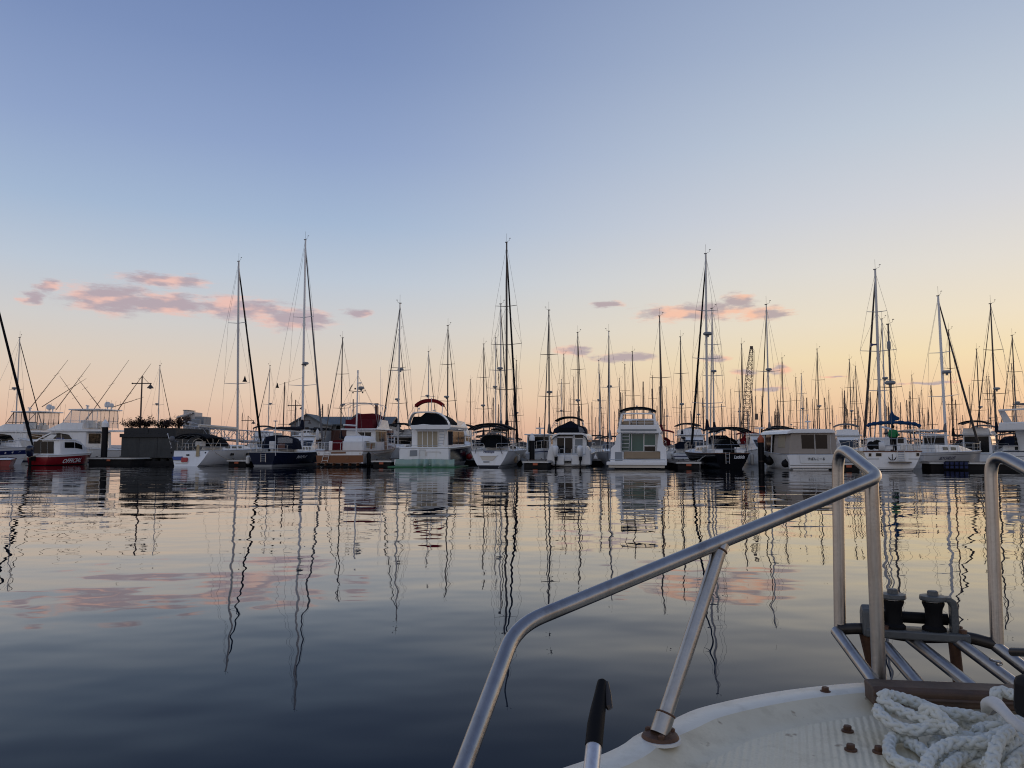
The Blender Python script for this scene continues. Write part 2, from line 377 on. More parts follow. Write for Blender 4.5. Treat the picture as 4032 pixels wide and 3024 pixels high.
# ---------------------------------------------------------------- boat framework
class Frame:
    """local frame of a moored boat: origin on the waterline, +y towards the bow"""
    def __init__(s, px, pyw=None, yaw=-12, ox=0, oy=1400, k=3.16, Y=None, o=None):
        s.o = PZ(px, pyw, 0) if Y is None else Vector(((px - 2016) / FPX * Y / math.cos(PITCH), Y, 0))
        if o is not None: s.o = Vector(o)
        s.yaw = R(yaw); s.ox, s.oy, s.k = ox, oy, k
        s.inv = (Matrix.Translation(s.o) @ Matrix.Rotation(s.yaw, 4, 'Z')).inverted()
        s.c = s.inv @ Vector((0, 0, CAMH))
    def p(s, x, y, yl):
        d = s.inv.to_3x3() @ ray(s.ox + x / s.k, s.oy + y / s.k); return s.c + d * ((yl - s.c.y) / d.y)
    def px(s, x, y, xl):
        d = s.inv.to_3x3() @ ray(s.ox + x / s.k, s.oy + y / s.k); return s.c + d * ((xl - s.c.x) / d.x)
    def sec(s, pts, yl): return [s.p(x, y, yl) for x, y in pts]
    def w(s, v): return Matrix.Translation(s.o) @ (Matrix.Rotation(s.yaw, 4, 'Z') @ Vector(v))
    def thing(s, name, label, cat, group=None): return thing(name, label, cat, s.o, s.yaw, group)
class Hull:
    def __init__(s, L, B, fs, fb, tr=.8, d=.45, p=.33, tm=.45, rake=0, stem=.1, full=2.2, dip=0):
        s.L, s.B, s.fs, s.fb, s.tr, s.d, s.pw, s.tm, s.rake, s.stem, s.full, s.dip = L, B, fs, fb, tr, d, p, tm, rake, stem, full, dip
    def b(s, t):
        if t < s.tm: return s.tr + (1 - s.tr) * math.sin(math.pi / 2 * t / s.tm)
        return max(1 - ((t - s.tm) / (1 - s.tm)) ** s.full, .012)
    def sheer(s, t): return s.fs + (s.fb - s.fs) * t ** 1.5 - s.dip * math.sin(math.pi * t)
    def pt(s, t, sd, v, off=0):
        z = -s.d + v * (s.sheer(t) + s.d)
        x = sd * (s.B / 2 * s.b(t) * (max(v, 0) ** (s.pw * (1 + .9 * t))) + off)
        y = s.L * t - s.stem * s.L * t ** 5 * (1 - v) + s.rake * (v - 1) * (1 - t) ** 8
        return Vector((x, y, z))
    def vz(s, t, z): return (z + s.d) / (s.sheer(t) + s.d)
    def build(s, par, m, name='hull', nt=20, nv=9):
        rg = []
        for i in range(nt + 1):
            t = i / nt; vv = [k / nv for k in range(nv + 1)]
            rg.append([s.pt(t, -1, v) for v in reversed(vv)] + [s.pt(t, 1, v) for v in vv[1:]])
        b = MB(); b.rings(rg, False, False); n = len(rg[0])
        b.f.append(list(range(n)))
        return b.build(name, m, par, True, ang=50)
    def deck(s, par, m, drop=.05, camber=.08, t0=0, name='deck'):
        rg = []
        for i in range(21):
            t = t0 + (1 - t0) * i / 20; a = s.pt(t, -1, 1); c = s.pt(t, 1, 1); a.z -= drop; c.z -= drop; a.x *= .985; c.x *= .985
            mid = (a + c) / 2 + Vector((0, 0, camber * s.b(t))); rg.append([a, (a + mid) / 2 + Vector((0, 0, camber * .2)), mid, (c + mid) / 2 + Vector((0, 0, camber * .2)), c])
        b = MB(); b.rings(rg, False, False); return b.build(name, m, par, True)
    def band(s, par, m, z0, z1, off=.006, t0=0, t1=1, tr=True, name='stripe', rel=False):
        b = MB()
        for sd in (-1, 1):
            rg = []
            for i in range(25):
                t = t0 + (t1 - t0) * i / 24; a, c = (s.sheer(t) + z0, s.sheer(t) + z1) if rel else (z0, z1)
                rg.append([s.pt(t, sd, s.vz(t, a), off), s.pt(t, sd, s.vz(t, c), off)])
            b.rings(rg, False, False)
        if tr and t0 == 0:
            a, c = (s.sheer(0) + z0, s.sheer(0) + z1) if rel else (z0, z1); dy = Vector((0, -off, 0))
            b.add([s.pt(0, -1, s.vz(0, a), off) + dy, s.pt(0, 1, s.vz(0, a), off) + dy, s.pt(0, 1, s.vz(0, c), off) + dy, s.pt(0, -1, s.vz(0, c), off) + dy], [(0, 1, 2, 3)])
        return b.build(name, m, par, True)
    def rub(s, par, m, r=.03, z=0, name='rub_rail'):
        b = MB(); b.tube([s.pt(i / 24, -1, 1, r * .4) + Vector((0, 0, z)) for i in range(25)], r, 6); b.tube([s.pt(i / 24, 1, 1, r * .4) + Vector((0, 0, z)) for i in range(25)], r, 6)
        b.tube([s.pt(0, -1, 1) + Vector((0, 0, z)), s.pt(0, 1, 1) + Vector((0, 0, z))], r, 6); return b.build(name, m, par, True)
    def lines(s, par, m, t0=.05, t1=.92, n=7, h=.6, r=.013, inset=.08, name='lifeline'):
        b = MB()
        for sd in (-1, 1):
            top = []; midl = []
            for i in range(n + 1):
                t = t0 + (t1 - t0) * i / n; a = s.pt(t, sd, 1, -inset); c = a + Vector((0, 0, h)); b.tube([a, c], r, 5); top.append(c); midl.append(a + Vector((0, 0, h * .52)))
            b.tube(top, r * .6, 5); b.tube(midl, r * .5, 5)
        return b.build(name, m, par, True)
    def pulpit(s, par, m, h=.65, t=.86, r=.018, name='pulpit'):
        b = MB(); pts = [s.pt(q, -1, 1, -.05) + Vector((0, 0, h)) for q in (t, .93, .98)] + [s.pt(1, 0, 1) + Vector((0, .15, h + .05))] + [s.pt(q, 1, 1, -.05) + Vector((0, 0, h)) for q in (.98, .93, t)]
        b.tube(smooth_path(pts, 4), r, 6)
        for q in (t, .96):
            for sd in (-1, 1): a = s.pt(q, sd, 1, -.05); b.tube([a, a + Vector((0, 0, h))], r, 6)
        return b.build(name, m, par, True)
    def pushpit(s, par, m, h=.65, t=.12, r=.018, gap=0, name='pushpit'):
        b = MB()
        for hh in (h, h * .5):
            L = [s.pt(t, -1, 1, -.06) + Vector((0, 0, hh)), s.pt(.02, -1, 1, -.06) + Vector((0, 0, hh))]; Rr = [Vector((-p.x, p.y, p.z)) for p in L]
            if gap:
                for pp, sg in ((L, -1), (Rr, 1)): b.tube(fillet(pp + [Vector((sg * gap, pp[1].y, pp[1].z)), Vector((sg * gap, pp[1].y, pp[1].z - hh))], .15), r, 6)
            else: b.tube(fillet(L + Rr[::-1], .2), r, 6)
        for q in (t, .03):
            for sd in (-1, 1): a = s.pt(q, sd, 1, -.06); b.tube([a, a + Vector((0, 0, h))], r, 6)
        return b.build(name, m, par, True)
def secloft(rings, name, m, par, bevel=0, smooth=False, ang=30):
    b = MB(); b.rings(rings); return b.build(name, m, par, smooth, bevel, ang)
def fwd(ring, y, sx=1, sz=1, z0=0, dx=0):
    return [Vector((v.x * sx + dx, y, z0 + (v.z - z0) * sz)) for v in ring]
def panel(F, par, m, pts, yl, name='window', th=.02, dy=-.012):
    b = MB(); b.slab([q + Vector((0, dy, 0)) for q in F.sec(pts, yl)], (0, -th, 0)); return b.build(name, m, par)
def rect(x0, y0, x1, y1): return [(x0, y0), (x1, y0), (x1, y1), (x0, y1)]
def sidepane(par, m, q, u0, u1, v0, v1, out=.012, th=.02, name='window'):
    """a pane on the quad q = bottom-aft, bottom-fore, top-fore, top-aft"""
    q = [Vector(x) for x in q]; f = lambda u, v: (q[0] * (1 - u) + q[1] * u) * (1 - v) + (q[3] * (1 - u) + q[2] * u) * v
    n = (q[1] - q[0]).cross(q[3] - q[0]).normalized()
    b = MB(); ps = [f(u0, v0), f(u1, v0), f(u1, v1), f(u0, v1)]
    if (ps[0] + n - Vector((0, ps[0].y, ps[0].z))).length < (ps[0] - n - Vector((0, ps[0].y, ps[0].z))).length: n = -n
    b.slab([p + n * out for p in ps], n * th); return b.build(name, m, par)
def text(s, m, par, center, xd, up, width, height=None, shear=0, name='lettering', spacing=1.0):
    cu = bpy.data.curves.new('t', 'FONT'); cu.body = s; cu.align_x = 'CENTER'; cu.align_y = 'CENTER'; cu.extrude = .02; cu.offset = .018; cu.shear = shear; cu.space_character = spacing; cu.resolution_u = 2
    o = bpy.data.objects.new('t', cu); C.objects.link(o); bpy.context.view_layer.update()
    me = bpy.data.meshes.new_from_object(o.evaluated_get(bpy.context.evaluated_depsgraph_get())); bpy.data.objects.remove(o)
    xs = [v.co.x for v in me.vertices]; ys = [v.co.y for v in me.vertices]
    w0 = max(xs) - min(xs); h0 = max(ys) - min(ys); cx = (max(xs) + min(xs)) / 2; cy = (max(ys) + min(ys)) / 2
    kx = width / w0; ky = (height / h0) if height else kx; xd = Vector(xd).normalized(); up = Vector(up); up = (up - xd * up.dot(xd)).normalized(); n = xd.cross(up)
    for v in me.vertices: v.co = Vector(center) + xd * (v.co.x - cx) * kx + up * (v.co.y - cy) * ky + n * (v.co.z * .3 + .008)
    me.name = name; me.materials.clear(); me.materials.append(m)
    o = bpy.data.objects.new(name, me); C.objects.link(o); o.parent = par; return o
def hulltext(s, m, par, h, sd, t0, t1, z0, z1, shear=0, name='lettering', rel=True):
    """lettering that follows the side of the hull"""
    o = text(s, m, par, (0, 0, 0), (1, 0, 0), (0, 1, 0), 1.0, 1.0, shear, name)
    for v in o.data.vertices:
        u, w, dz = v.co.x + .5, v.co.y + .5, v.co.z
        if sd < 0: u = 1 - u
        t = t0 + (t1 - t0) * u; z = (h.sheer(t) if rel else 0) + z0 + (z1 - z0) * w; v.co = h.pt(t, sd, h.vz(t, z), .012 + dz * .5)
    return o
def ladder(par, m, a, b, w, n=5, r=.018, xd=(1, 0, 0), name='ladder'):
    mb = MB(); a = Vector(a); b = Vector(b); x = Vector(xd) * w / 2
    mb.tube([a - x, b - x], r, 6); mb.tube([a + x, b + x], r, 6)
    for i in range(n): q = a.lerp(b, (i + .5) / n); mb.tube([q - x, q + x], r * .9, 6)
    return mb.build(name, m, par, True)
def arch_canvas(par, m, y0, y1, hw, ztop, drop, th=.05, cx=0, n=10, name='bimini', edge=.25, tilt=0):
    """arched canvas top: across x, run along y"""
    rg = []
    for j in range(7):
        y = y0 + (y1 - y0) * j / 6; sag = .05 * math.sin(math.pi * j / 6); up = []; lo = []
        for i in range(n + 1):
            u = -1 + 2 * i / n; z = ztop - drop * abs(u) ** 2.6 + sag + tilt * j / 6; up.append(Vector((cx + u * hw, y, z))); lo.append(Vector((cx + u * hw * .985, y, z - th - (edge if abs(u) > .97 else 0) * 0)))
        rg.append(up + lo[::-1])
    b = MB(); b.rings(rg); return b.build(name, m, par, True, ang=40)
def bows(par, m, y0, y1, hw, ztop, drop, zb, cx=0, r=.016, name='bimini_frame'):
    b = MB(); ym = (y0 + y1) / 2
    for y in (y0 + .15, ym, y1 - .15):
        b.tube([Vector((cx - hw * .98, ym, zb))] + [Vector((cx + u * hw * .95, y, ztop - .09 - drop * abs(u) ** 2.6)) for u in (-1, -.85, -.5, 0, .5, .85, 1)] + [Vector((cx + hw * .98, ym, zb))], r, 6)
    return b.build(name, m, par, True)
def radar(par, m, c, r=.3, h=.22, name='radar'):
    b = MB(); b.lathe([(r * .7, 0), (r, h * .25), (r, h * .7), (r * .75, h), (.02, h * 1.08)], c, 16); b.tube([Vector(c) - Vector((0, 0, .15)), c], r * .3, 8); return b.build(name, m, par, True)
def rig(par, base, top, r, chain, bow, stern, sprs, mm, furl=None, boom=None, rr=.0095, zdeck=1.1, wires=True, head=True, sweep=.15):
    base = Vector(base); top = Vector(top); b = MB(); b.tube([base, base.lerp(top, .6), top], [r, r, r * .7], 10, flat=1.2); mast = b.build('mast', mm, par, True)
    tips = []
    for f, hw in sprs:
        q = base.lerp(top, f); b = MB(); l = q + Vector((-hw, -sweep, hw * .06)); rt = q + Vector((hw, -sweep, hw * .06)); b.tube([l, q, rt], [.022, .035, .022], 6); b.build('spreader', mm, par, True); tips.append((l, rt))
    if wires:
        b = MB()
        for sd, k in ((-1, 0), (1, 1)):
            ch = Vector((base.x + sd * chain, base.y - .25, zdeck)); path = [ch] + [t[k] for t in tips] + [base.lerp(top, .985)]; b.tube(path, rr, 5)
            for i, t in enumerate(tips):
                q = base.lerp(top, (sprs[i + 1][0] if i + 1 < len(sprs) else .985)); b.tube([t[k], q], rr * .8, 4)
            b.tube([ch, base.lerp(top, sprs[0][0])], rr * .9, 4)
        if bow is not None: b.tube([bow, base.lerp(top, .98)], rr, 5)
        if stern is not None: b.tube([stern, top], rr, 5)
        b.build('rigging', M['wire'], par)
    if furl and bow is not None:
        a = Vector(bow); c = base.lerp(top, .965); b = MB(); b.tube([a + Vector((0, 0, .1)), a.lerp(c, .06), a.lerp(c, .3), a.lerp(c, .93), c], [furl[1] * .5, furl[1] * 1.15, furl[1], furl[1] * .6, furl[1] * .3], 8); b.build('furled_sail', furl[0], par, True)
    if boom:
        ln, z, cm, cr = boom; g = base + Vector((0, -.1, z - base.z)); e = g + Vector((0, -ln, .12)); b = MB(); b.tube([g, e], .065, 8); b.build('boom', mm, par, True)
        if cm:
            b = MB(); n = 9; pts = [g.lerp(e, i / n) + Vector((0, 0, .12 + .18 * (1 - i / n) + .03 * math.sin(i * 2.1))) for i in range(n + 1)]; rd = [cr * (1.25 - .65 * i / n + .1 * math.sin(i * 2.7)) for i in range(n + 1)]
            b.tube([g + Vector((0, .05, 1.1))] + pts, [cr * .55] + rd, 9, flat=.75); b.build('sail_cover', cm, par, True)
    if head:
        b = MB(); b.tube([top, top + Vector((0, 0, .8))], .010, 5); b.tube([top + Vector((0, 0, .05)), top + Vector((.28, -.1, .16)), top + Vector((.28, -.1, .34))], .011, 5); b.box(top + Vector((.32, -.1, .34)), (.12, .02, .05)); b.box(top + Vector((-.03, 0, .03)), (.2, .14, .06)); b.build('masthead_gear', M['dark_mast'], par)
    return mast
def fender(loc, m, label, r=.14, L=.6, ball=False, rope_to=None, group='fenders hanging from the moored boats'):
    f = thing('fender', label, 'fender', loc, 0, group)
    b = MB()
    if ball: b.ball((0, 0, 0), r, 14, 10)
    else: b.lathe([(.02, -L / 2), (r * .6, -L / 2 + .03), (r, -L / 2 + .12), (r, L / 2 - .12), (r * .6, L / 2 - .03), (.03, L / 2), (.03, L / 2 + .06)], (0, 0, 0), 12)
    b.build('fender_body', m, f, True)
    if ball:
        b = MB(); b.lathe([(.05, r * .95), (.06, r * 1.05), (.03, r * 1.25)], (0, 0, 0), 10); b.build('eye_cap', M['blue_stripe'] if m == M['pink_fender'] else M['black_rubber'], f, True)
    b = MB(); top = (r if ball else L / 2); b.tube([(0, 0, top), (0.02, .1, top + .45)], .01, 5); b.build('lanyard', M['ochre_rope'], f)
    return f
def mooring(pts, sag, label, m=None, r=.016):
    a, c = Vector(pts[0]), Vector(pts[1]); b = MB(); b.tube([a.lerp(c, i / 10) - Vector((0, 0, sag * math.sin(math.pi * i / 10))) for i in range(11)], r, 6)
    o = b.build('mooring_line', m or M['ochre_rope'], None, True); o.location = (0, 0, 0); return tag(o, label, 'rope', 'mooring lines')
G_ROW = 'boats moored stern-to along the front row'
def V3(x, y, z): return Vector((x, y, z))

# ---------------------------------------------------------------- motor yacht with green curtains
def yacht_green():
    F = Frame(2510, 1846, -12, 2300); t = F.thing('motor_yacht', 'white flybridge motor yacht with green curtained doors and tan stern cover', 'motor yacht', G_ROW)
    h = Hull(13, 4.2, 1.25, 1.9, .95, p=.22, tm=.4, full=2.4, rake=-.1); h.sheer = lambda q: .66 if q < .08 else 1.25 + .65 * q ** 1.5; h.build(t, M['gelcoat']); h.deck(t, M['deck_white'], .03); h.rub(t, M['steel'], .03); h.band(t, M['navy_paint'], -.1, .1, .005)
    z = lambda y, yl: F.p(665, y, yl).z
    b = MB(); b.bx((-2.15, -.95, z(1365, -.9)), (2.1, .05, z(1322, -.9))); b.build('swim_platform', M['gelcoat'], t, bevel=.04)
    b = MB(); b.bx((-2.0, -.85, .1), (1.95, -.02, z(1368, -.9))); b.build('platform_support', M['cream'], t)
    # cockpit wings either side of the stern seat
    for sg, xs in ((-1, [(325, 1325), (335, 1150), (380, 1110), (400, 1000), (455, 960), (455, 1195), (490, 1200), (490, 1325)]), (1, [(1030, 1325), (1022, 1160), (985, 1110), (965, 1000), (930, 960), (905, 1190), (948, 1195), (948, 1325)])):
        b = MB(); b.slab(F.sec(xs, 0), (0, 1.7, 0)); b.build('cockpit_wing', M['gelcoat'], t, bevel=.03)
    b = MB(); b.bx(F.p(488, 1322, .25), F.p(950, 1280, .25) + V3(0, .7, 0)); b.build('stern_seat', M['gelcoat'], t, bevel=.03)
    r0 = F.sec([(488, 1282), (950, 1282), (950, 1200), (935, 1193), (505, 1193), (490, 1202)], .1); secloft([r0, fwd(r0, .9, 1, .96, r0[0].z)], 'seat_cover', M['tan_cover'], t, .05)
    panel(F, t, M['wall_grey'], rect(385, 1200, 478, 1310), .02, 'side_locker', .02, -.02)
    # cabin
    r = F.sec([(405, 1215), (960, 1215), (945, 940), (425, 940)], 1.3); f1 = [V3(v.x * 1.05, 7.5, v.z) for v in r]; f2 = [V3(v.x * .8, 9.3, v.z if v.z < 2.4 else v.z - .9) for v in r]
    secloft([r, f1, f2], 'cabin', M['gelcoat'], t, .04)
    for x0, x1, m in ((460, 588, 'glass_green'), (594, 738, 'glass_green'), (750, 888, 'glass_green')):
        panel(F, t, M[m], rect(x0, 975, x1, 1190 if x1 < 740 else 1116), 1.3, 'curtained_door' if x1 < 740 else 'curtained_window', .03, -.004)
    panel(F, t, M['glass'], rect(750, 1130, 888, 1190), 1.3, 'window', .03, -.004)
    for x0, y0, x1, y1 in ((738, 968, 750, 1195), (455, 965, 893, 976), (750, 1115, 893, 1130), (586, 970, 595, 1195), (886, 968, 894, 1192)):
        panel(F, t, M['gelcoat'], rect(x0, y0, x1, y1), 1.3, 'door_frame', .05, -.006)
    for sg in (-1, 1):
        q = [V3(sg * (r[1].x if sg > 0 else -r[0].x) * 1.0, 1.5, r[0].z), V3(sg * abs(f1[1].x), 7.5, r[0].z), V3(sg * abs(f1[2].x), 7.5, r[2].z), V3(sg * abs(r[2].x), 1.5, r[2].z)]
        sidepane(t, M['glass'], q, .12, .98, .35, .85)
    # flybridge
    zt, zb = z(862, .2), z(905, .2)
    r = F.sec([(412, 960), (400, 940), (425, 905), (432, 862), (925, 862), (940, 905), (962, 940), (950, 965)], .5)
    secloft([r, fwd(r, 1.2, 1.02, 1, zb), fwd(r, 6.5, 1.0, 1, zb), fwd(r, 8.0, .8, .55, zb)], 'flybridge_deck', M['gelcoat'], t, .05)
    panel(F, t, M['wall_grey'], rect(455, 915, 900, 940), .5, 'courtesy_panel', .02, -.008)
    b = MB(); b.bx(V3(-1.55, 3.2, zt), V3(1.45, 6.4, zt + .35)); b.bx(V3(-1.3, 5.2, zt + .35), V3(1.2, 6.2, zt + .62)); b.build('flybridge_coaming', M['gelcoat'], t, bevel=.1)
    for x0, x1, y0 in ((470, 585, 815), (590, 660, 800), (665, 750, 795), (755, 860, 800)):
        b = MB(); a = F.p(x0, 862, 2.2); c = F.p(x1, y0, 2.2); b.bx(a, V3(c.x, 3.0, c.z)); b.build('flybridge_seat', M['tan_cover'], t, bevel=.08)
    b = MB()
    for y in (806, 838): b.tube([F.p(560, y, .65), F.p(870, y, .65)], .018, 6)
    for x in (562, 655, 752, 870): b.tube([F.p(x, 862, .65), F.p(x, 804, .65)], .018, 6)
    b.build('guard_rail', M['alu_white'], t)
    # radar arch
    for a in ([(428, 862), (455, 862), (482, 735), (458, 725)], [(855, 735), (880, 725), (905, 862), (876, 862)]):
        b = MB(); b.slab(F.sec(a, 2.0), (0, .55, 0)); b.build('arch_leg', M['gelcoat'], t, bevel=.03)
    b = MB(); b.slab(F.sec([(455, 735), (458, 722), (520, 712), (800, 712), (880, 722), (882, 735), (800, 728), (520, 728)], 2.0), (0, .6, 0)); b.build('arch_bar', M['gelcoat'], t, bevel=.02)
    for x in (488, 823):
        b = MB(); q = F.p(x, 722, 2.3); b.lathe([(.09, 0), (.13, .06), (.135, .14), (.1, .22), (.02, .26)], q, 12); b.build('satellite_dome', M['white_plastic'], t, True)
    hw = (F.p(890, 690, 2.4).x - F.p(440, 690, 2.4).x) / 2; cx = F.p(665, 690, 2.4).x; za = z(642, 2.4)
    arch_canvas(t, M['black_canvas'], 1.9, 3.9, hw, za, .28, .14, cx); bows(t, M['steel'], 1.9, 3.9, hw, za, .28, zt, cx)
    b = MB(); b.tube([F.p(655, 712, 2.2), F.p(655, 625, 2.2)], .02, 6); b.ball(F.p(655, 628, 2.2), .06); b.tube([F.p(620, 660, 2.2), F.p(700, 680, 2.2)], .03, 6); b.build('mast_light', M['white_plastic'], t)
    # ladder
    a = F.p(512, 1195, .75); c = F.p(520, 940, .75); b = MB()
    for i in range(6): q = a.lerp(c, (i + .2) / 5.6); b.box(q, (.5, .14, .035))
    b.tube([a + V3(.27, 0, 0), c + V3(.27, 0, 0)], .02, 6); b.tube([a - V3(.27, 0, 0), c - V3(.27, 0, 0)], .02, 6); b.build('ladder', M['alu_white'], t)
    b = MB()
    for sg in (-1, 1):
        pts = [h.pt(q, sg, 1, -.1) + V3(0, 0, .6) for q in (.15, .4, .7, .95)]; b.tube(pts, .018, 6)
        for p in pts: b.tube([p, p - V3(0, 0, .6)], .015, 5)
    b.build('side_rail', M['steel'], t)
yacht_green()

# ---------------------------------------------------------------- twin outboard cruiser
def outboard_engine(par, q, m, s=1.0, tilt=0, name='outboard_motor'):
    e = MB(); n = 12
    def ring(z, rx, ry, cy=0): return [Vector(q) + s * V3(rx * math.cos(2 * math.pi * k / n), cy + ry * math.sin(2 * math.pi * k / n), z) for k in range(n)]
    e.rings([ring(.0, .10, .14, .02), ring(.12, .17, .24, -.02), ring(.45, .23, .34, -.05), ring(.72, .24, .34, -.05), ring(.84, .2, .28, -.04), ring(.9, .1, .14, -.03)])
    o = e.build(name, m, par, True, ang=60)
    g = MB(); g.rings([ring(.02, .085, .13, .02), ring(-.35, .06, .12, .02), ring(-.75, .05, .11, .02)]); g.box(Vector(q) + s * V3(0, -.05, -.62), (.3 * s, .4 * s, .03 * s)); g.box(Vector(q) + s * V3(0, .25, -.1), (.24 * s, .3 * s, .35 * s))
    g.build('lower_unit', M['black_rubber'], o, True); return o
def twin_outboard():
    F = Frame(2241, 1838, -12, 1800); t = F.thing('cabin_cruiser', 'white cabin cruiser with two white outboards and navy flybridge cover', 'cabin cruiser', G_ROW)
    h = Hull(9.5, 3.4, 1.0, 1.65, .95, p=.2, tm=.4, rake=-.08); h.build(t, M['gelcoat']); h.deck(t, M['deck_white'], .03); h.rub(t, M['steel'], .025); h.band(t, M['navy_paint'], -.1, .07, .005)
    z = lambda y, yl: F.p(1390, y, yl).z
    for xs in ([(1120, 1360), (1118, 1290), (1130, 1185), (1150, 1150), (1180, 1120), (1205, 1120), (1210, 1240), (1330, 1240), (1330, 1360)], [(1420, 1360), (1420, 1240), (1590, 1240), (1600, 1120), (1625, 1140), (1650, 1185), (1660, 1290), (1660, 1360)]):
        b = MB(); b.slab(F.sec(xs, -.5), (0, 1.1, 0)); b.build('stern_platform', M['gelcoat'], t, bevel=.04)
    b = MB(); b.bx(F.p(1335, 1310, -.6), F.p(1420, 1278, -.6) + V3(0, .5, 0)); b.build('boarding_step', M['white_plastic'], t, bevel=.02)
    b = MB(); b.bx(F.p(1330, 1330, -.3), F.p(1420, 1318, -.3) + V3(0, .5, 0)); b.build('step_grille', M['black_rubber'], t)
    r = F.sec([(1190, 1240), (1610, 1240), (1610, 1060), (1598, 1005), (1555, 975), (1260, 975), (1205, 1000), (1190, 1060)], 1.4); z0 = r[0].z
    secloft([r, fwd(r, 4.6, 1.0, 1, z0), fwd(r, 6.6, .72, .45, z0), fwd(r, 7.6, .5, .1, z0)], 'cabin', M['gelcoat'], t, .04)
    rf = F.sec([(1172, 1045), (1185, 1000), (1215, 978), (1265, 960), (1555, 960), (1598, 978), (1615, 1000), (1622, 1050), (1606, 1018), (1590, 1000), (1550, 982), (1265, 982), (1222, 1000), (1200, 1020)], .9)
    secloft([rf, fwd(rf, 5.2, .98)], 'roof', M['gelcoat'], t)
    b = MB(); b.tube([q + V3(0, -.02, -.02) for q in F.sec([(1172, 1050), (1200, 1022), (1222, 1002), (1265, 984), (1550, 984), (1590, 1002), (1606, 1020), (1622, 1055)], .9)], .03, 6); b.build('roof_trim', M['black_rubber'], t, True)
    for x0, x1, nm in ((1245, 1333, 'sliding_door'), (1342, 1437, 'sliding_door')): panel(F, t, M['glass'], rect(x0, 1025, x1, 1236), 1.4, nm, .02, -.004)
    for a in ((1230, 1012, 1245, 1240), (1332, 1012, 1343, 1240), (1437, 1012, 1452, 1240), (1230, 1010, 1452, 1025)): panel(F, t, M['alu_white'], rect(*a), 1.4, 'door_frame', .04, -.004)
    panel(F, t, M['wall_grey'], rect(1467, 1040, 1560, 1120), 1.4, 'window', .02, -.004); panel(F, t, M['glass'], rect(1467, 985, 1565, 1025), 1.4, 'window', .02, -.004); panel(F, t, M['glass'], rect(1222, 985, 1440, 1004), 1.4, 'window', .02, -.004)
    panel(F, t, M['wall_grey'], rect(1462, 1128, 1562, 1236), 1.4, 'galley_locker', .02, -.004)
    for sg in (-1, 1):
        xx = 1.28; sidepane(t, M['glass'], [V3(sg * 1.3, 1.6, z0), V3(sg * 1.3, 4.6, z0), V3(sg * 1.3, 4.6, z(985, 1.4)), V3(sg * 1.3, 1.6, z(985, 1.4))], .08, .95, .42, .85)
    rc = F.sec([(1190, 962), (1205, 915), (1255, 880), (1330, 850), (1400, 815), (1450, 848), (1505, 870), (1570, 885), (1598, 920), (1600, 962)], 1.8); zc = rc[0].z
    secloft([rc, fwd(rc, 3.2, 1, 1.05, zc), fwd(rc, 5.4, .8, .8, zc), fwd(rc, 6.2, .6, .3, zc)], 'flybridge_cover', M['navy_canvas'], t)
    panel(F, t, M['black_canvas'], [(1255, 955), (1275, 900), (1490, 900), (1510, 955)], 1.8, 'cover_flap', .03, -.01)
    panel(F, t, M['grey_canvas'], [(1520, 955), (1508, 880), (1560, 900), (1590, 955)], 1.8, 'side_flap', .03, -.01)
    hw = (F.p(1560, 800, 3).x - F.p(1222, 800, 3).x) / 2; cx = F.p(1391, 800, 3).x; za = z(762, 3)
    arch_canvas(t, M['black_canvas'], 2.6, 3.9, hw, za, .3, .12, cx); b = MB()
    for sg in (-1, 1): b.tube([V3(cx + sg * hw * .97, 2.8, za - .3), V3(cx + sg * (hw + .25), 2.2, z(905, 2.2))], .02, 6); b.tube([V3(cx + sg * hw * .97, 3.6, za - .3), V3(cx + sg * (hw + .2), 2.4, z(905, 2.2))], .02, 6)
    b.tube([V3(cx - hw * .97, 3.2, za - .32), V3(cx - .5 * hw, 3.2, za - .1), V3(cx + .5 * hw, 3.2, za - .1), V3(cx + hw * .97, 3.2, za - .32)], .02, 6); b.build('bimini_frame', M['steel'], t)
    for x in (1226, 1530): outboard_engine(t, F.p(x, 1262, -.75), M['gelcoat'], 1.0)
    b = MB()
    for x0, x1 in ((1275, 1330), (1425, 1490)): b.tube(fillet([F.p(x0, 1240, -.2), F.p(x0, 1160, -.2), F.p(x1, 1160, -.2), F.p(x1, 1240, -.2)], .08), .018, 6)
    b.build('stern_rail', M['steel'], t, True); h.pulpit(t, M['steel'], .6, .6)
    b = MB(); q = F.p(1422, 842, 2.5); b.lathe([(.02, -.1), (.03, 0), (.12, .03), (.1, .07), (.02, .09)], q, 12); b.build('antenna', M['white_plastic'], t, True)
twin_outboard()

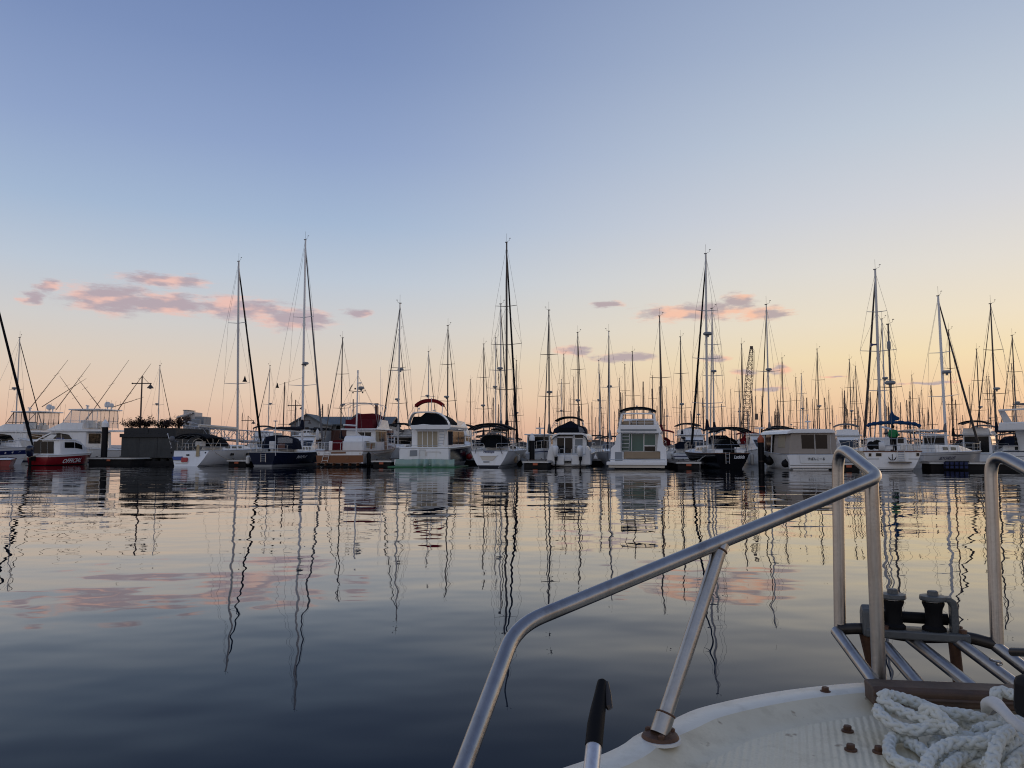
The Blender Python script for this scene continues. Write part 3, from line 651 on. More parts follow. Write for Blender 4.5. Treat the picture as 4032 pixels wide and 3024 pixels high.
# ---------------------------------------------------------------- white sailing yacht with black bimini (middle)
def yacht_mid():
    F = Frame(1927, 1840, -12, 1800); t = F.thing('sailing_yacht', 'white sailing yacht with black bimini and script name on its sloping transom', 'sailing yacht', G_ROW)
    h = Hull(11, 3.5, 1.25, 1.45, .84, p=.42, tm=.5, rake=.35, d=.35, stem=.06); h.build(t, M['gelcoat']); h.deck(t, M['deck_white'], .02); h.band(t, M['antifoul'], -.2, .16, .006); h.rub(t, M['alu'], .02)
    z = lambda y, yl, x=400: F.p(x, y, yl).z
    # transom bathing step, panel on the sloping transom
    n = V3(0, -1, 0); y0 = -.35
    def tp(x, y): q = F.p(x, y, -.1); return V3(q.x, -.35 * (1.25 - q.z) / 1.6 - .02, q.z)
    b = MB(); b.slab([tp(285, 1250), tp(490, 1250), tp(450, 1305), tp(315, 1300)], V3(0, -.02, 0)); b.build('bathing_step', M['cream'], t)
    b = MB(); b.slab([tp(275, 1235), tp(505, 1235), tp(500, 1250), tp(280, 1250)], V3(0, -.06, 0)); b.build('step_lip', M['gelcoat'], t)
    b = MB(); b.slab([tp(328, 1315), tp(405, 1315), tp(405, 1330), tp(330, 1330)], V3(0, -.02, 0)); b.build('vent', M['wall_grey'], t)
    text('Penelope', M['letter_navy'], t, tp(392, 1200) + V3(0, -.03, 0), (1, 0, 0), (0, .2, 1), 140 / 3.16 * .0197, .23, .35)
    # coachroof
    r = [V3(-1.05, 2.8, 1.25), V3(1.05, 2.8, 1.25), V3(.9, 2.8, 1.72), V3(-.9, 2.8, 1.72)]
    secloft([r, fwd(r, 6.3, .85, .95, 1.25), fwd(r, 8.4, .4, .45, 1.25)], 'coachroof', M['gelcoat'], t, .06)
    for sg in (-1, 1): sidepane(t, M['glass'], [V3(sg * 1.05, 2.9, 1.25), V3(sg * .9, 6.3, 1.25), V3(sg * .77, 6.3, 1.7), V3(sg * .9, 2.9, 1.72)], .1, .9, .4, .8)
    r = F.sec([(305, 1120), (315, 1045), (345, 1000), (400, 985), (520, 985), (600, 1005), (650, 1050), (655, 1120)], 2.6); zc = r[0].z
    secloft([fwd(r, 1.9, .95, .95, zc), r, fwd(r, 3.4, .9, .55, zc), fwd(r, 3.9, .8, .1, zc)], 'spray_hood', M['black_canvas'], t, .02, True)
    r = F.sec([(340, 1145), (350, 1070), (385, 1035), (470, 1035), (520, 1060), (530, 1145)], 1.2); secloft([r, fwd(r, 2.4)], 'cockpit_cover', M['black_canvas'], t, .06)
    hw = (F.p(690, 930, 1).x - F.p(165, 930, 1).x) / 2; cx = F.p(427, 930, 1).x; za = z(846, 1)
    arch_canvas(t, M['black_canvas'], .2, 2.2, hw, za, .42, .13, cx); bows(t, M['steel'], .2, 2.2, hw, za, .42, 1.3, cx)
    b = MB()
    for sg, sx in ((-1, 178), (1, 685)): b.tube([F.p(sx, 930, .2), F.p(sx + sg * 4, 1170, .2)], .02, 6)
    b.build('bimini_post', M['steel'], t); h.pushpit(t, M['steel'], .6, .16, gap=.5); h.lines(t, M['steel'], .16, .95, 7, .6); h.pulpit(t, M['steel'])
    base = F.p(2 * 0 + 613, 1080, 6.2); base.x = 0; base.z = 1.7; top = F.p((1995 - 1800) * 3.16, (955 - 1400) * 3.16, 6.2)
    rig(t, base, top, .095, 1.5, h.pt(1, 0, 1), V3(.9, .1, 1.3), [(.27, 1.0), (.49, 1.35), (.68, .95)], M['dark_mast'], (M['black_canvas'], .10), (4.6, 2.75, M['black_canvas'], .17))
    b = MB(); b.tube([F.p(520, 1120, -.1), F.p(560, 1225, -.2)], .025, 6); b.tube([F.p(240, 1150, -.1), F.p(222, 1220, -.2)], .025, 6); b.build('davit_arm', M['dark_mast'], t)
    for x, y, yl, mm, rr, L, tx in ((835, 1235, 6.2, 'gelcoat_old', .16, .5, 'round white fender under a navy cap beside the black-masted white yacht'), (728, 1290, 3.4, 'tan_cover', .12, .62, 'weathered tan fender on the black-biminied white yacht'), (765, 1270, 4.0, 'gelcoat_old', .12, .6, 'dirty white fender beside the tan one on the middle yacht')):
        q = F.p(x, y, yl); fender(F.w(q), M[mm], tx, rr, L)
    mooring([F.w(V3(1.45, 1.8, 1.35)), F.w(V3(2.6, 7, .55))], .35, 'mooring line from the black-biminied white yacht to the finger dock')
yacht_mid()

# ---------------------------------------------------------------- flybridge cruiser with navy sides, red bimini, green tarp
def cruiser_red_bimini():
    F = Frame(1668, 1838, -12, 1200); t = F.thing('flybridge_cruiser', 'white and navy flybridge cruiser with furled red bimini and black flybridge cover', 'flybridge cruiser', G_ROW)
    h = Hull(12.5, 4.3, 1.5, 2.05, .94, p=.24, tm=.4, rake=-.1); h.build(t, M['gelcoat']); h.deck(t, M['deck_white'], .03); h.rub(t, M['gelcoat'], .06)
    h.band(t, M['navy_paint'], -.2, -.14, .012, .06, 1, False, 'topside_panel') if False else None
    b = MB()
    for sd in (-1, 1):
        b.rings([[h.pt(q, sd, h.vz(q, zz), .012) for zz in (-.2, .4, .9, h.sheer(q) - .14)] for q in [.04 + .96 * i / 20 for i in range(21)]], False, False)
    b.build('navy_topside', M['navy_paint'], t, True)
    z = lambda y, yl, x=1480: F.p(x, y, yl).z
    for x0, x1 in ((1175, 1420), (1505, 1790)):
        b = MB(); a = F.sec(rect(x0, 1168, x1, 1345), -.05); b.slab(a, V3(0, .5, 0)); b.build('stern_bulwark', M['gelcoat'], t, bevel=.04)
    panel(F, t, M['deck_white'], rect(1425, 1170, 1503, 1250), .1, 'transom_gate', .04, -.05); panel(F, t, M['wall_grey'], [(1310, 1180), (1400, 1175), (1400, 1250), (1305, 1255)], -.05, 'locker_hatch', .02, -.004)
    b = MB(); b.tube(fillet([F.p(1425, 1252, -.1), F.p(1425, 1175, -.1), F.p(1503, 1175, -.1), F.p(1503, 1252, -.1)], .06), .018, 6); b.tube(fillet([F.p(1515, 1250, -.1), F.p(1515, 1198, -.1), F.p(1685, 1198, -.1), F.p(1685, 1220, -.1)], .06), .018, 6); b.tube([F.p(1330, 1120, .0), F.p(1700, 1120, 0)], .015, 6); b.build('stern_rail', M['steel'], t, True)
    b = MB(); b.bx((-2.1, -1.0, .15), (2.1, -.05, z(1295, -1))); b.build('swim_platform', M['gelcoat'], t, bevel=.03)
    # cabin
    r = F.sec([(1325, 1175), (1775, 1175), (1770, 920), (1335, 920)], 1.6); z0 = r[0].z; w = abs(r[1].x); c = (r[0].x + r[1].x) / 2
    f1 = fwd(r, 6.6, 1.02); f2 = fwd(r, 8.6, .7, .35, z0); secloft([r, f1, f2], 'cabin', M['gelcoat'], t, .04)
    for x0 in (1405, 1468, 1532, 1598): panel(F, t, M['curtain'], rect(x0, 945, x0 + 54, 1165), 1.6, 'curtained_door', .02, -.004)
    for x0 in (1396, 1461, 1524, 1588, 1653): panel(F, t, M['deck_white'], rect(x0, 935, x0 + 8, 1168), 1.6, 'door_frame', .035, -.004)
    for sg in (-1, 1):
        k = 1 if sg > 0 else 0; q = [V3(r[k].x, 1.8, z0), V3(f1[k].x, 6.6, z0), V3(f1[3 - k].x, 6.6, r[2].z), V3(r[3 - k].x, 1.8, r[2].z)]
        sidepane(t, M['navy_canvas'], q, .02, .25, .25, .92, name='window_cover'); sidepane(t, M['glass'], q, .28, .6, .3, .92); sidepane(t, M['glass'], q, .63, .97, .3, .92)
        q2 = [f1[k], f2[k], f2[3 - k], f1[3 - k]]; sidepane(t, M['glass'], q2, .05, .8, .35, .9)
    # flybridge
    r = F.sec([(1330, 918), (1308, 890), (1318, 868), (1400, 862), (1480, 852), (1570, 862), (1815, 862), (1818, 890), (1790, 918)], .8); zb = r[0].z
    secloft([r, fwd(r, 5.8, 1, 1, zb), fwd(r, 7.6, .8, .6, zb)], 'flybridge_deck', M['gelcoat'], t, .03)
    r = F.sec([(1318, 862), (1335, 800), (1350, 760), (1440, 760), (1500, 712), (1620, 716), (1700, 760), (1740, 800), (1765, 862)], 1.4); zc = r[0].z
    secloft([r, fwd(r, 2.8, 1.0, 1.0, zc), fwd(r, 4.8, .95, .9, zc), fwd(r, 6.6, .75, .45, zc)], 'flybridge_cover', M['black_canvas'], t, .05)
    b = MB(); pts = F.sec([(1312, 862), (1312, 800), (1340, 735), (1375, 706), (1450, 698), (1600, 698), (1680, 715), (1740, 760), (1785, 820), (1800, 862)], 2.2); pts = smooth_path(pts, 4)
    b.rings([[q + V3(0, -.3, 0), q + V3(0, .3, 0), q + V3(0, .3, -.1), q + V3(0, -.3, -.1)] for q in pts]); b.build('radar_arch', M['gelcoat'], t, True)
    b = MB()
    for sg in (-1, 1):
        b.add([V3(sg * 1.95, 3.0, zb), V3(sg * 1.8, 7.2, zb), V3(sg * 1.5, 6.6, zb + .75), V3(sg * 1.85, 3.0, zb + .8)], [(0, 1, 2, 3)])
    b.build('flybridge_side', M['gelcoat'], t)
    hw = (F.p(1728, 600, 3.2).x - F.p(1382, 600, 3.2).x) / 2; cx = F.p(1555, 600, 3.2).x; za = z(546, 3.2)
    arch_canvas(t, M['red_canvas'], 2.9, 3.5, hw, za, .42, .26, cx, name='bimini'); b = MB()
    for sg in (-1, 1):
        b.tube([V3(cx + sg * hw * .98, 3.0, za - .45), V3(cx + sg * hw * 1.02, 2.6, zb + .1)], .022, 6); b.tube([V3(cx + sg * hw * .98, 3.3, za - .45), V3(cx + sg * hw * 1.25, 5.2, zb + .5)], .022, 6); b.tube([V3(cx + sg * hw * .98, 3.0, za - .45), V3(cx + sg * hw * 1.2, 1.7, zb + .9)], .015, 6)
    b.build('bimini_frame', M['steel'], t)
    b = MB(); q = F.p(1420, 700, 2.2); b.tube([q, q + V3(0, 0, .2)], .02, 6); b.ball(q + V3(0, 0, .26), .08); q = F.p(1607, 698, 2.2); b.lathe([(.02, 0), (.02, .06), (.13, .09), (.11, .14), (.02, .16)], q, 12); b.tube([F.p(1578, 690, 2.2), F.p(1578, 525, 2.2)], .03, 6); b.build('antenna', M['white_plastic'], t, True)
    ladder(t, M['steel'], F.p(1690, 1112, 1.0), F.p(1708, 925, 1.0), .48, 5, .03)
    b = MB()
    for sg in (-1, 1):
        pts = [h.pt(q, sg, 1, -.1) + V3(0, 0, .65) for q in (.55, .75, .9, .985)]; b.tube(pts, .022, 6)
        for p in pts: b.tube([p, p - V3(0, 0, .65)], .018, 5)
    b.build('bow_rail', M['alu_white'], t); b = MB()
    for sg in (-1, 1):
        for q in (.3, .5): p = h.pt(q, sg, h.vz(q, 1.2), .03); b.box(p, (.03, .6, .25))
    b.build('hull_window', M['glass'], t)
    # green tarp over the platform, with a small green raft
    T = MB(); rg = []; nfold = 90; A = F.p(1115, 1385, -1.3); B_ = F.p(1862, 1385, -1.3)
    top = []; mid = []; low = []
    for i in range(nfold + 1):
        u = i / nfold; x = A.x + (B_.x - A.x) * u; k = .09 * math.sin(u * 46) * math.exp(-((u - .54) / .16) ** 2) * 2 + .05 * math.sin(u * 31) * math.exp(-((u - .82) / .12) ** 2) + .012 * math.sin(u * 23 + 1) + .01 * math.sin(u * 61)
        top.append(V3(x * .97, .1, z(1290, -.05))); mid.append(V3(x * .98, -1.1 + k * .4, z(1288, -1.1) - .04 * (math.sin(u * 9) > .6))); low.append(V3(x, -1.25 + k * 1.6, .05))
    T.rings([top, mid, [(a + c) / 2 + V3(0, .02 * math.sin(i * 1.9), 0) for i, (a, c) in enumerate(zip(mid, low))], low], False, False)
    tp = T.build('tarpaulin', M['tarp'], None, True); tp.location = F.o; tp.rotation_euler = (0, 0, F.yaw); md = tp.modifiers.new('thickness', 'SOLIDIFY'); md.thickness = .012
    tag(tp, 'pale translucent green tarpaulin draped over the stern of the red-bimini cruiser', 'tarpaulin')
    g = MB(); g.rings([[V3(x, y, z) for x, y, z in ((-2.5, -1.4, -.05), (3.1, -1.4, -.05), (3.1, 2.2, -.05), (-2.5, 2.2, -.05))], [V3(x, y, z) for x, y, z in ((-2.5, -1.4, .07), (3.1, -1.4, .07), (3.1, 2.2, .07), (-2.5, 2.2, .07))]])
    gp = g.build('float_mat', M['green_plastic'], None, bevel=.03); gp.location = F.o; gp.rotation_euler = (0, 0, F.yaw); tag(gp, 'bright green floating sheet lying on the water under the pale tarpaulin', 'float')
    fender(F.w(F.p(2045, 1258, 6.2)), M['red_plastic'], 'large red ball fender between the red-bimini cruiser and the middle yacht', .27, 0, True)
cruiser_red_bimini()

# ---------------------------------------------------------------- trawler yacht with wooden transom
def trawler():
    F = Frame(1336, 1837, -12, 1200); t = F.thing('trawler_yacht', 'white trawler yacht with varnished wooden transom and burgundy flybridge canvas', 'trawler', G_ROW)
    h = Hull(11.5, 4.35, 1.25, 1.95, .93, p=.27, tm=.4, rake=.0, dip=.12); h.build(t, M['gelcoat']); h.deck(t, M['teak'], .25, name='deck'); h.rub(t, M['varnish'], .035, name='cap_rail'); h.band(t, M['antifoul'], -.1, .22, .012, name='boot_top'); h.band(t, M['gelcoat_old'], -.42, -.34, .03, rel=True, tr=False, name='belt_rail')
    z = lambda y, yl, x=509: F.p(x, y, yl).z
    panel(F, t, M['teak'], [(140, 1242), (730, 1240), (728, 1328), (152, 1330)], 0, 'transom_wood', .02, -.004); panel(F, t, M['gelcoat'], [(150, 1330), (728, 1328), (728, 1342), (152, 1344)], 0, 'transom_trim', .04, -.004)
    for x in (176, 690):
        b = MB(); q = F.p(x, 1217, 0); b.lathe([(.09, 0), (.09, .03), (.05, .03), (.05, 0)], q + V3(0, -.005, 0), 14, (0, -1, 0)); b.build('hawse_hole', M['steel'], t, True)
    panel(F, t, M['varnish'], [(330, 1200), (510, 1197), (512, 1218), (330, 1220)], 0, 'name_board', .03, -.006); panel(F, t, M['varnish'], rect(512, 1258, 550, 1285), 0, 'transom_hatch', .03, -.03)
    ladder(t, M['gelcoat_old'], F.p(245, 1330, -.12), F.p(280, 1190, -.05), 1.5 * .33, 3, .025); b = MB()
    b.bx((-1.9, -.5, .28), (1.9, -.0, .34)); [b.box((-1.7 + .68 * i, -.25, .2), (.05, .45, .22)) for i in range(6)]; b.build('boarding_platform', M['varnish'], t)
    # aft trunk
    r = F.sec([(292, 1175), (732, 1175), (728, 1066), (300, 1066)], 1.3); z0 = r[0].z - .3; r[0].z = r[1].z = z0
    secloft([r, fwd(r, 4.3)], 'aft_cabin', M['gelcoat'], t, .06); panel(F, t, M['burgundy'], [(345, 1175), (350, 1062), (400, 1050), (472, 1052), (468, 1175)], 1.3, 'companionway_cover', .05, -.01)
    for sg in (-1, 1): sidepane(t, M['curtain'], [V3(sg * abs(r[1].x), 1.3, z0), V3(sg * abs(r[1].x), 4.3, z0), V3(sg * abs(r[1].x), 4.3, r[2].z), V3(sg * abs(r[1].x), 1.3, r[2].z)], .2, .8, .5, .88)
    # dinghy upside down on the trunk
    D = Hull(2.4, 1.3, .45, .5, .85, d=.02, p=.4); q = F.p(520, 1064, 2.2); rg = []
    for i in range(13):
        tt = i / 12; rg.append([V3(q.x + D.L * tt, q.y + 0, q.z) + V3(0, sd * .62 * D.b(tt) * math.cos(a), .46 * math.sin(a) * (.75 + .25 * D.b(tt))) for sd, a in ((1, 0), (1, .5), (1, 1.0), (1, 1.4), (-1, 1.4), (-1, 1.0), (-1, .5), (-1, 0))])
    b = MB(); b.rings(rg); dg = b.build('dinghy', M['gelcoat'], None, True); dg.location = F.o; dg.rotation_euler = (0, 0, F.yaw); tag(dg, 'small white dinghy stowed upside down on the wooden-transom trawler', 'dinghy')
    # wheelhouse
    r = [V3(-1.4, 4.2, z0), V3(1.4, 4.2, z0), V3(1.32, 4.2, z(925, 4.2)), V3(-1.32, 4.2, z(925, 4.2))]; f1 = fwd(r, 6.9); f2 = fwd(r, 7.5, .9, .6, z0)
    secloft([r, f1, f2], 'wheelhouse', M['gelcoat'], t, .04); zr = r[2].z
    b = MB(); b.rings([[V3(-1.62, 3.6, zr), V3(1.62, 3.6, zr), V3(1.62, 7.5, zr), V3(-1.62, 7.5, zr)], [V3(-1.6, 3.6, zr + .1), V3(1.6, 3.6, zr + .1), V3(1.6, 7.5, zr + .1), V3(-1.6, 7.5, zr + .1)]]); b.build('wheelhouse_roof', M['gelcoat'], t, bevel=.03)
    panel(F, t, M['glass'], [(660, 955), (825, 955), (820, 1045), (760, 1045)], 4.2, 'window', .02, -.004); panel(F, t, M['gelcoat_old'], rect(740, 955, 752, 1048), 4.2, 'window_frame', .04, -.004)
    for sg in (-1, 1):
        q = [V3(sg * 1.4, 4.2, z0), V3(sg * 1.4, 6.9, z0), V3(sg * 1.32, 6.9, zr), V3(sg * 1.32, 4.2, zr)]
        sidepane(t, M['curtain'], q, .06, .28, .5, .93); sidepane(t, M['glass'], q, .3, .5, .5, .93); sidepane(t, M['glass'], q, .55, .72, .5, .93); sidepane(t, M['varnish'], q, .76, .95, .02, .93, name='side_door')
    # flybridge with burgundy covers
    zf = zr + .1; r = [V3(-1.35, 3.9, zf), V3(1.2, 3.9, zf), V3(1.15, 3.9, zf + .78), V3(-1.3, 3.9, zf + .78)]
    secloft([r, fwd(r, 5.0, 1, 1, zf)], 'flybridge_cover', M['burgundy'], t, .06)
    r2 = [V3(-1.3, 5.0, zf), V3(1.25, 5.0, zf), V3(1.2, 5.0, zf + 1.15), V3(.7, 5.0, zf + 1.35), V3(-.6, 5.0, zf + 1.3), V3(-1.25, 5.0, zf + .8)]; secloft([r2, fwd(r2, 6.3, .98, 1, zf), fwd(r2, 7.0, .9, .5, zf)], 'console_cover', M['burgundy'], t, .08)
    b = MB()
    for sg in (-1, 1): b.slab([V3(sg * 1.42, 4.2, zf), V3(sg * 1.42, 7.2, zf), V3(sg * 1.35, 6.9, zf + .75), V3(sg * 1.38, 5.2, zf + .8)], V3(sg * .06, 0, 0))
    b.build('flybridge_side', M['gelcoat'], t)
    b = MB()
    for y, k in ((3.2, 0), (4.2, .02), (5.2, .03), (6.2, 0)):
        zt = z(600, 4.5, 640) + k; b.tube(fillet([V3(-1.5 + .25, 4.6, zf + .1), V3(-1.62, y, zt - .25), V3(-1.0, y, zt), V3(1.0, y, zt), V3(1.62, y, zt - .25), V3(1.45, 4.6, zf + .1)], .4), .022, 6)
    b.build('bimini_frame', M['steel'], t, True)
    # mast, boom, radar
    m0 = V3(-.15, 3.4, z(860, 3.4)); mt = F.p(662, 215, 3.4); m0.x = mt.x - .06; m0.z = zf - .6; b = MB(); b.tube([m0, mt], [.075, .06], 8); b.box(mt + V3(0, 0, .1), (.12, .12, .25)); mast = b.build('mast', M['alu_white'], t, True)
    b = MB(); q = F.p(655, 450, 3.4); b.tube([F.p(550, 437, 3.4), q, F.p(760, 438, 3.4)], .03, 6); b.tube([F.p(552, 437, 3.4), F.p(593, 360, 3.4)], .04, 6); b.ball(F.p(600, 462, 3.4), .07); b.ball(F.p(720, 460, 3.4), .07); b.ball(F.p(628, 412, 3.4), .08); b.build('crosstree', M['dark_mast'], mast)
    rd = radar(mast, M['wall_grey'], F.p(702, 422, 3.3), .24, .25); b = MB(); b.lathe([(.02, -.35), (.03, -.02), (.16, 0), (.14, .05), (.03, .09)], F.p(688, 345, 3.3), 12); b.tube([F.p(660, 420, 3.4), F.p(700, 425, 3.3)], .03, 6); b.build('satnav_antenna', M['white_plastic'], mast, True)
    b = MB(); b.tube([F.p(640, 872, 3.0), F.p(484, 862, 1.5)], .07, 8); b.build('boom', M['alu_white'], t, True)
    b = MB()
    for e in (V3(-1.9, .3, 1.3), V3(1.9, .3, 1.3), V3(-1.5, 7, 2.5), V3(1.5, 7, 2.5), V3(0, 11.2, 2)): b.tube([mt - V3(0, 0, .2), e], .008, 4)
    b.build('rigging', M['wire'], t); h.lines(t, M['alu_white'], .02, .97, 9, .7, .018, name='guard_rail')
    b = MB(); b.tube([V3(-2.0, .15, 1.9), V3(2.0, .15, 1.9)], .018, 6); [b.tube([V3(x, .15, 1.25), V3(x, .15, 1.9)], .018, 6) for x in (-1.9, -.9, 0, .9, 1.9)]; b.build('stern_rail', M['alu_white'], t)
    panel(F, t, M['varnish'], [(808, 1100), (845, 1095), (835, 1165), (812, 1165)], 1.5, 'boarding_gate', .03, 0)
    for x, hh in ((943, 140), (961, 290)):
        b = MB(); b.tube([F.p(x + 2, 850, 6.2), F.p(x, hh, 6.2)], [.022, .012], 6); b.build('whip_antenna', M['alu_white'], t)
    fender(F.w(F.p(797, 1290, .9)), M['black_rubber'], 'black fender at the corner of the wooden transom', .16, 1.1)
    mooring([F.w(V3(2.0, 1.5, 1.2)), F.w(V3(3.4, 6, .6))], .4, 'mooring line from the wooden-transom trawler')
trawler()
# ---------------------------------------------------------------- navy sailing yacht
def yacht_navy():
    F = Frame(1030, 1837, -12, 600); t = F.thing('sailing_yacht', 'navy blue sailing yacht with navy canvas hood and pale water stripe', 'sailing yacht', G_ROW)
    h = Hull(11, 3.6, 1.15, 1.4, .66, p=.34, tm=.5, rake=-.25, d=.4, stem=.1, dip=.1); h.build(t, M['navy_paint']); h.deck(t, M['deck_white'], .02, .12); h.rub(t, M['gelcoat_old'], .03, name='toe_rail'); h.band(t, M['boot_grey'], -.02, .14, .008)
    hulltext('MAPLE', M['letter_white'], t, h, 1, .28, .42, -.50, -.25, .12)
    # put the ladder on the transom and a pole behind it
    ladder(t, M['steel'], F.p(1378, 1325, -.12), F.p(1380, 1222, -.12), .42, 4, .022)
    r = [V3(-1.0, 3.4, 1.15), V3(1.0, 3.4, 1.15), V3(.85, 3.4, 1.68), V3(-.85, 3.4, 1.68)]; secloft([r, fwd(r, 7.2, .85, .9, 1.15), fwd(r, 8.8, .45, .4, 1.15)], 'coachroof', M['gelcoat'], t, .05)
    for sg in (-1, 1):
        q = [V3(sg * 1.0, 3.5, 1.15), V3(sg * .85, 7.2, 1.15), V3(sg * .72, 7.2, 1.63), V3(sg * .85, 3.5, 1.68)]
        for a, c in ((.08, .22), (.28, .42), (.5, .58), (.66, .74), (.82, .9)): sidepane(t, M['glass'], q, a, c, .4, .78, name='porthole')
    r = F.sec([(1385, 1165), (1400, 1080), (1430, 1012), (1560, 990), (1680, 995), (1770, 1020), (1800, 1075), (1812, 1165)], 2.6); zc = r[0].z; ring = [V3(v.x * 1.0, 2.6, v.z) for v in r]
    secloft([fwd(ring, 2.2, .98, 1, zc), ring, fwd(ring, 3.4, .95, .9, zc), fwd(ring, 4.1, .8, .2, zc)], 'spray_hood', M['navy_canvas'], t, .03)
    panel(F, t, M['vinyl'], [(1560, 1020), (1690, 1015), (1745, 1035), (1745, 1090), (1560, 1090)], 2.2, 'clear_window', .015, -.004); panel(F, t, M['brick'], rect(1570, 1095, 1650, 1165), 2.2, 'companionway', .02, -.004)
    b = MB(); b.bx(F.p(1450, 1165, .25), F.p(1514, 1066, .25) + V3(0, .35, 0)); b.build('life_raft_canister', M['white_plastic'], t, bevel=.05)
    b = MB(); b.tube([F.p(1532, 1245, -.1), F.p(1532, 820, .1)], .03, 6); b.lathe([(.03, -.02), (.2, 0), (.18, .05), (.03, .07)], F.p(1532, 818, .1), 12); b.build('antenna_pole', M['alu'], t, True)
    h.pushpit(t, M['steel'], .6, .14); h.lines(t, M['steel'], .14, .95, 8, .6); h.pulpit(t, M['steel'])
    base = V3(0, 6.8, 1.6); top = F.p((1203 - 600) * 3.16, (945 - 1400) * 3.16, 6.8); rig(t, base, top, .1, 1.6, h.pt(1, 0, 1), V3(0, .1, 1.2), [(.29, 1.35), (.62, 1.0)], M['alu_white'], (M['grey_canvas'], .09), (4.9, 2.9, M['navy_canvas'], .2))
    radar(t, M['wall_grey'], F.p(1905, 112, 6.6), .28, .22); b = MB(); b.bx(F.p(1865, 108, 6.75), F.p(1905, 116, 6.6)); b.build('radar_bracket', M['dark_mast'], t)
    b = MB(); q = F.p(1555, 372, 3); b.lathe([(.16, 0), (.1, .12), (.02, .42)], q - V3(0, 0, .2), 8); b.tube([q, base.lerp(top, .33)], .008, 4); b.build('signal_cone', M['black_rubber'], t)
    b = MB(); b.lathe([(.0, 0), (.14, .02), (.16, .1), (.15, .75), (.05, .95), (.02, 1.0)], F.p(2052, 1048, 8), 12); b.build('rolled_fender_cover', M['white_plastic'], t, True)
    mooring([F.w(V3(-1.1, .3, 1.2)), F.w(V3(-2.6, 3, .6))], .3, 'mooring line from the navy yacht down to the dock')
    fender(F.w(F.p(1190, 1300, 1.2)), M['gelcoat_old'], 'white fender between the navy yacht and the finger dock', .17, .7)
yacht_navy()

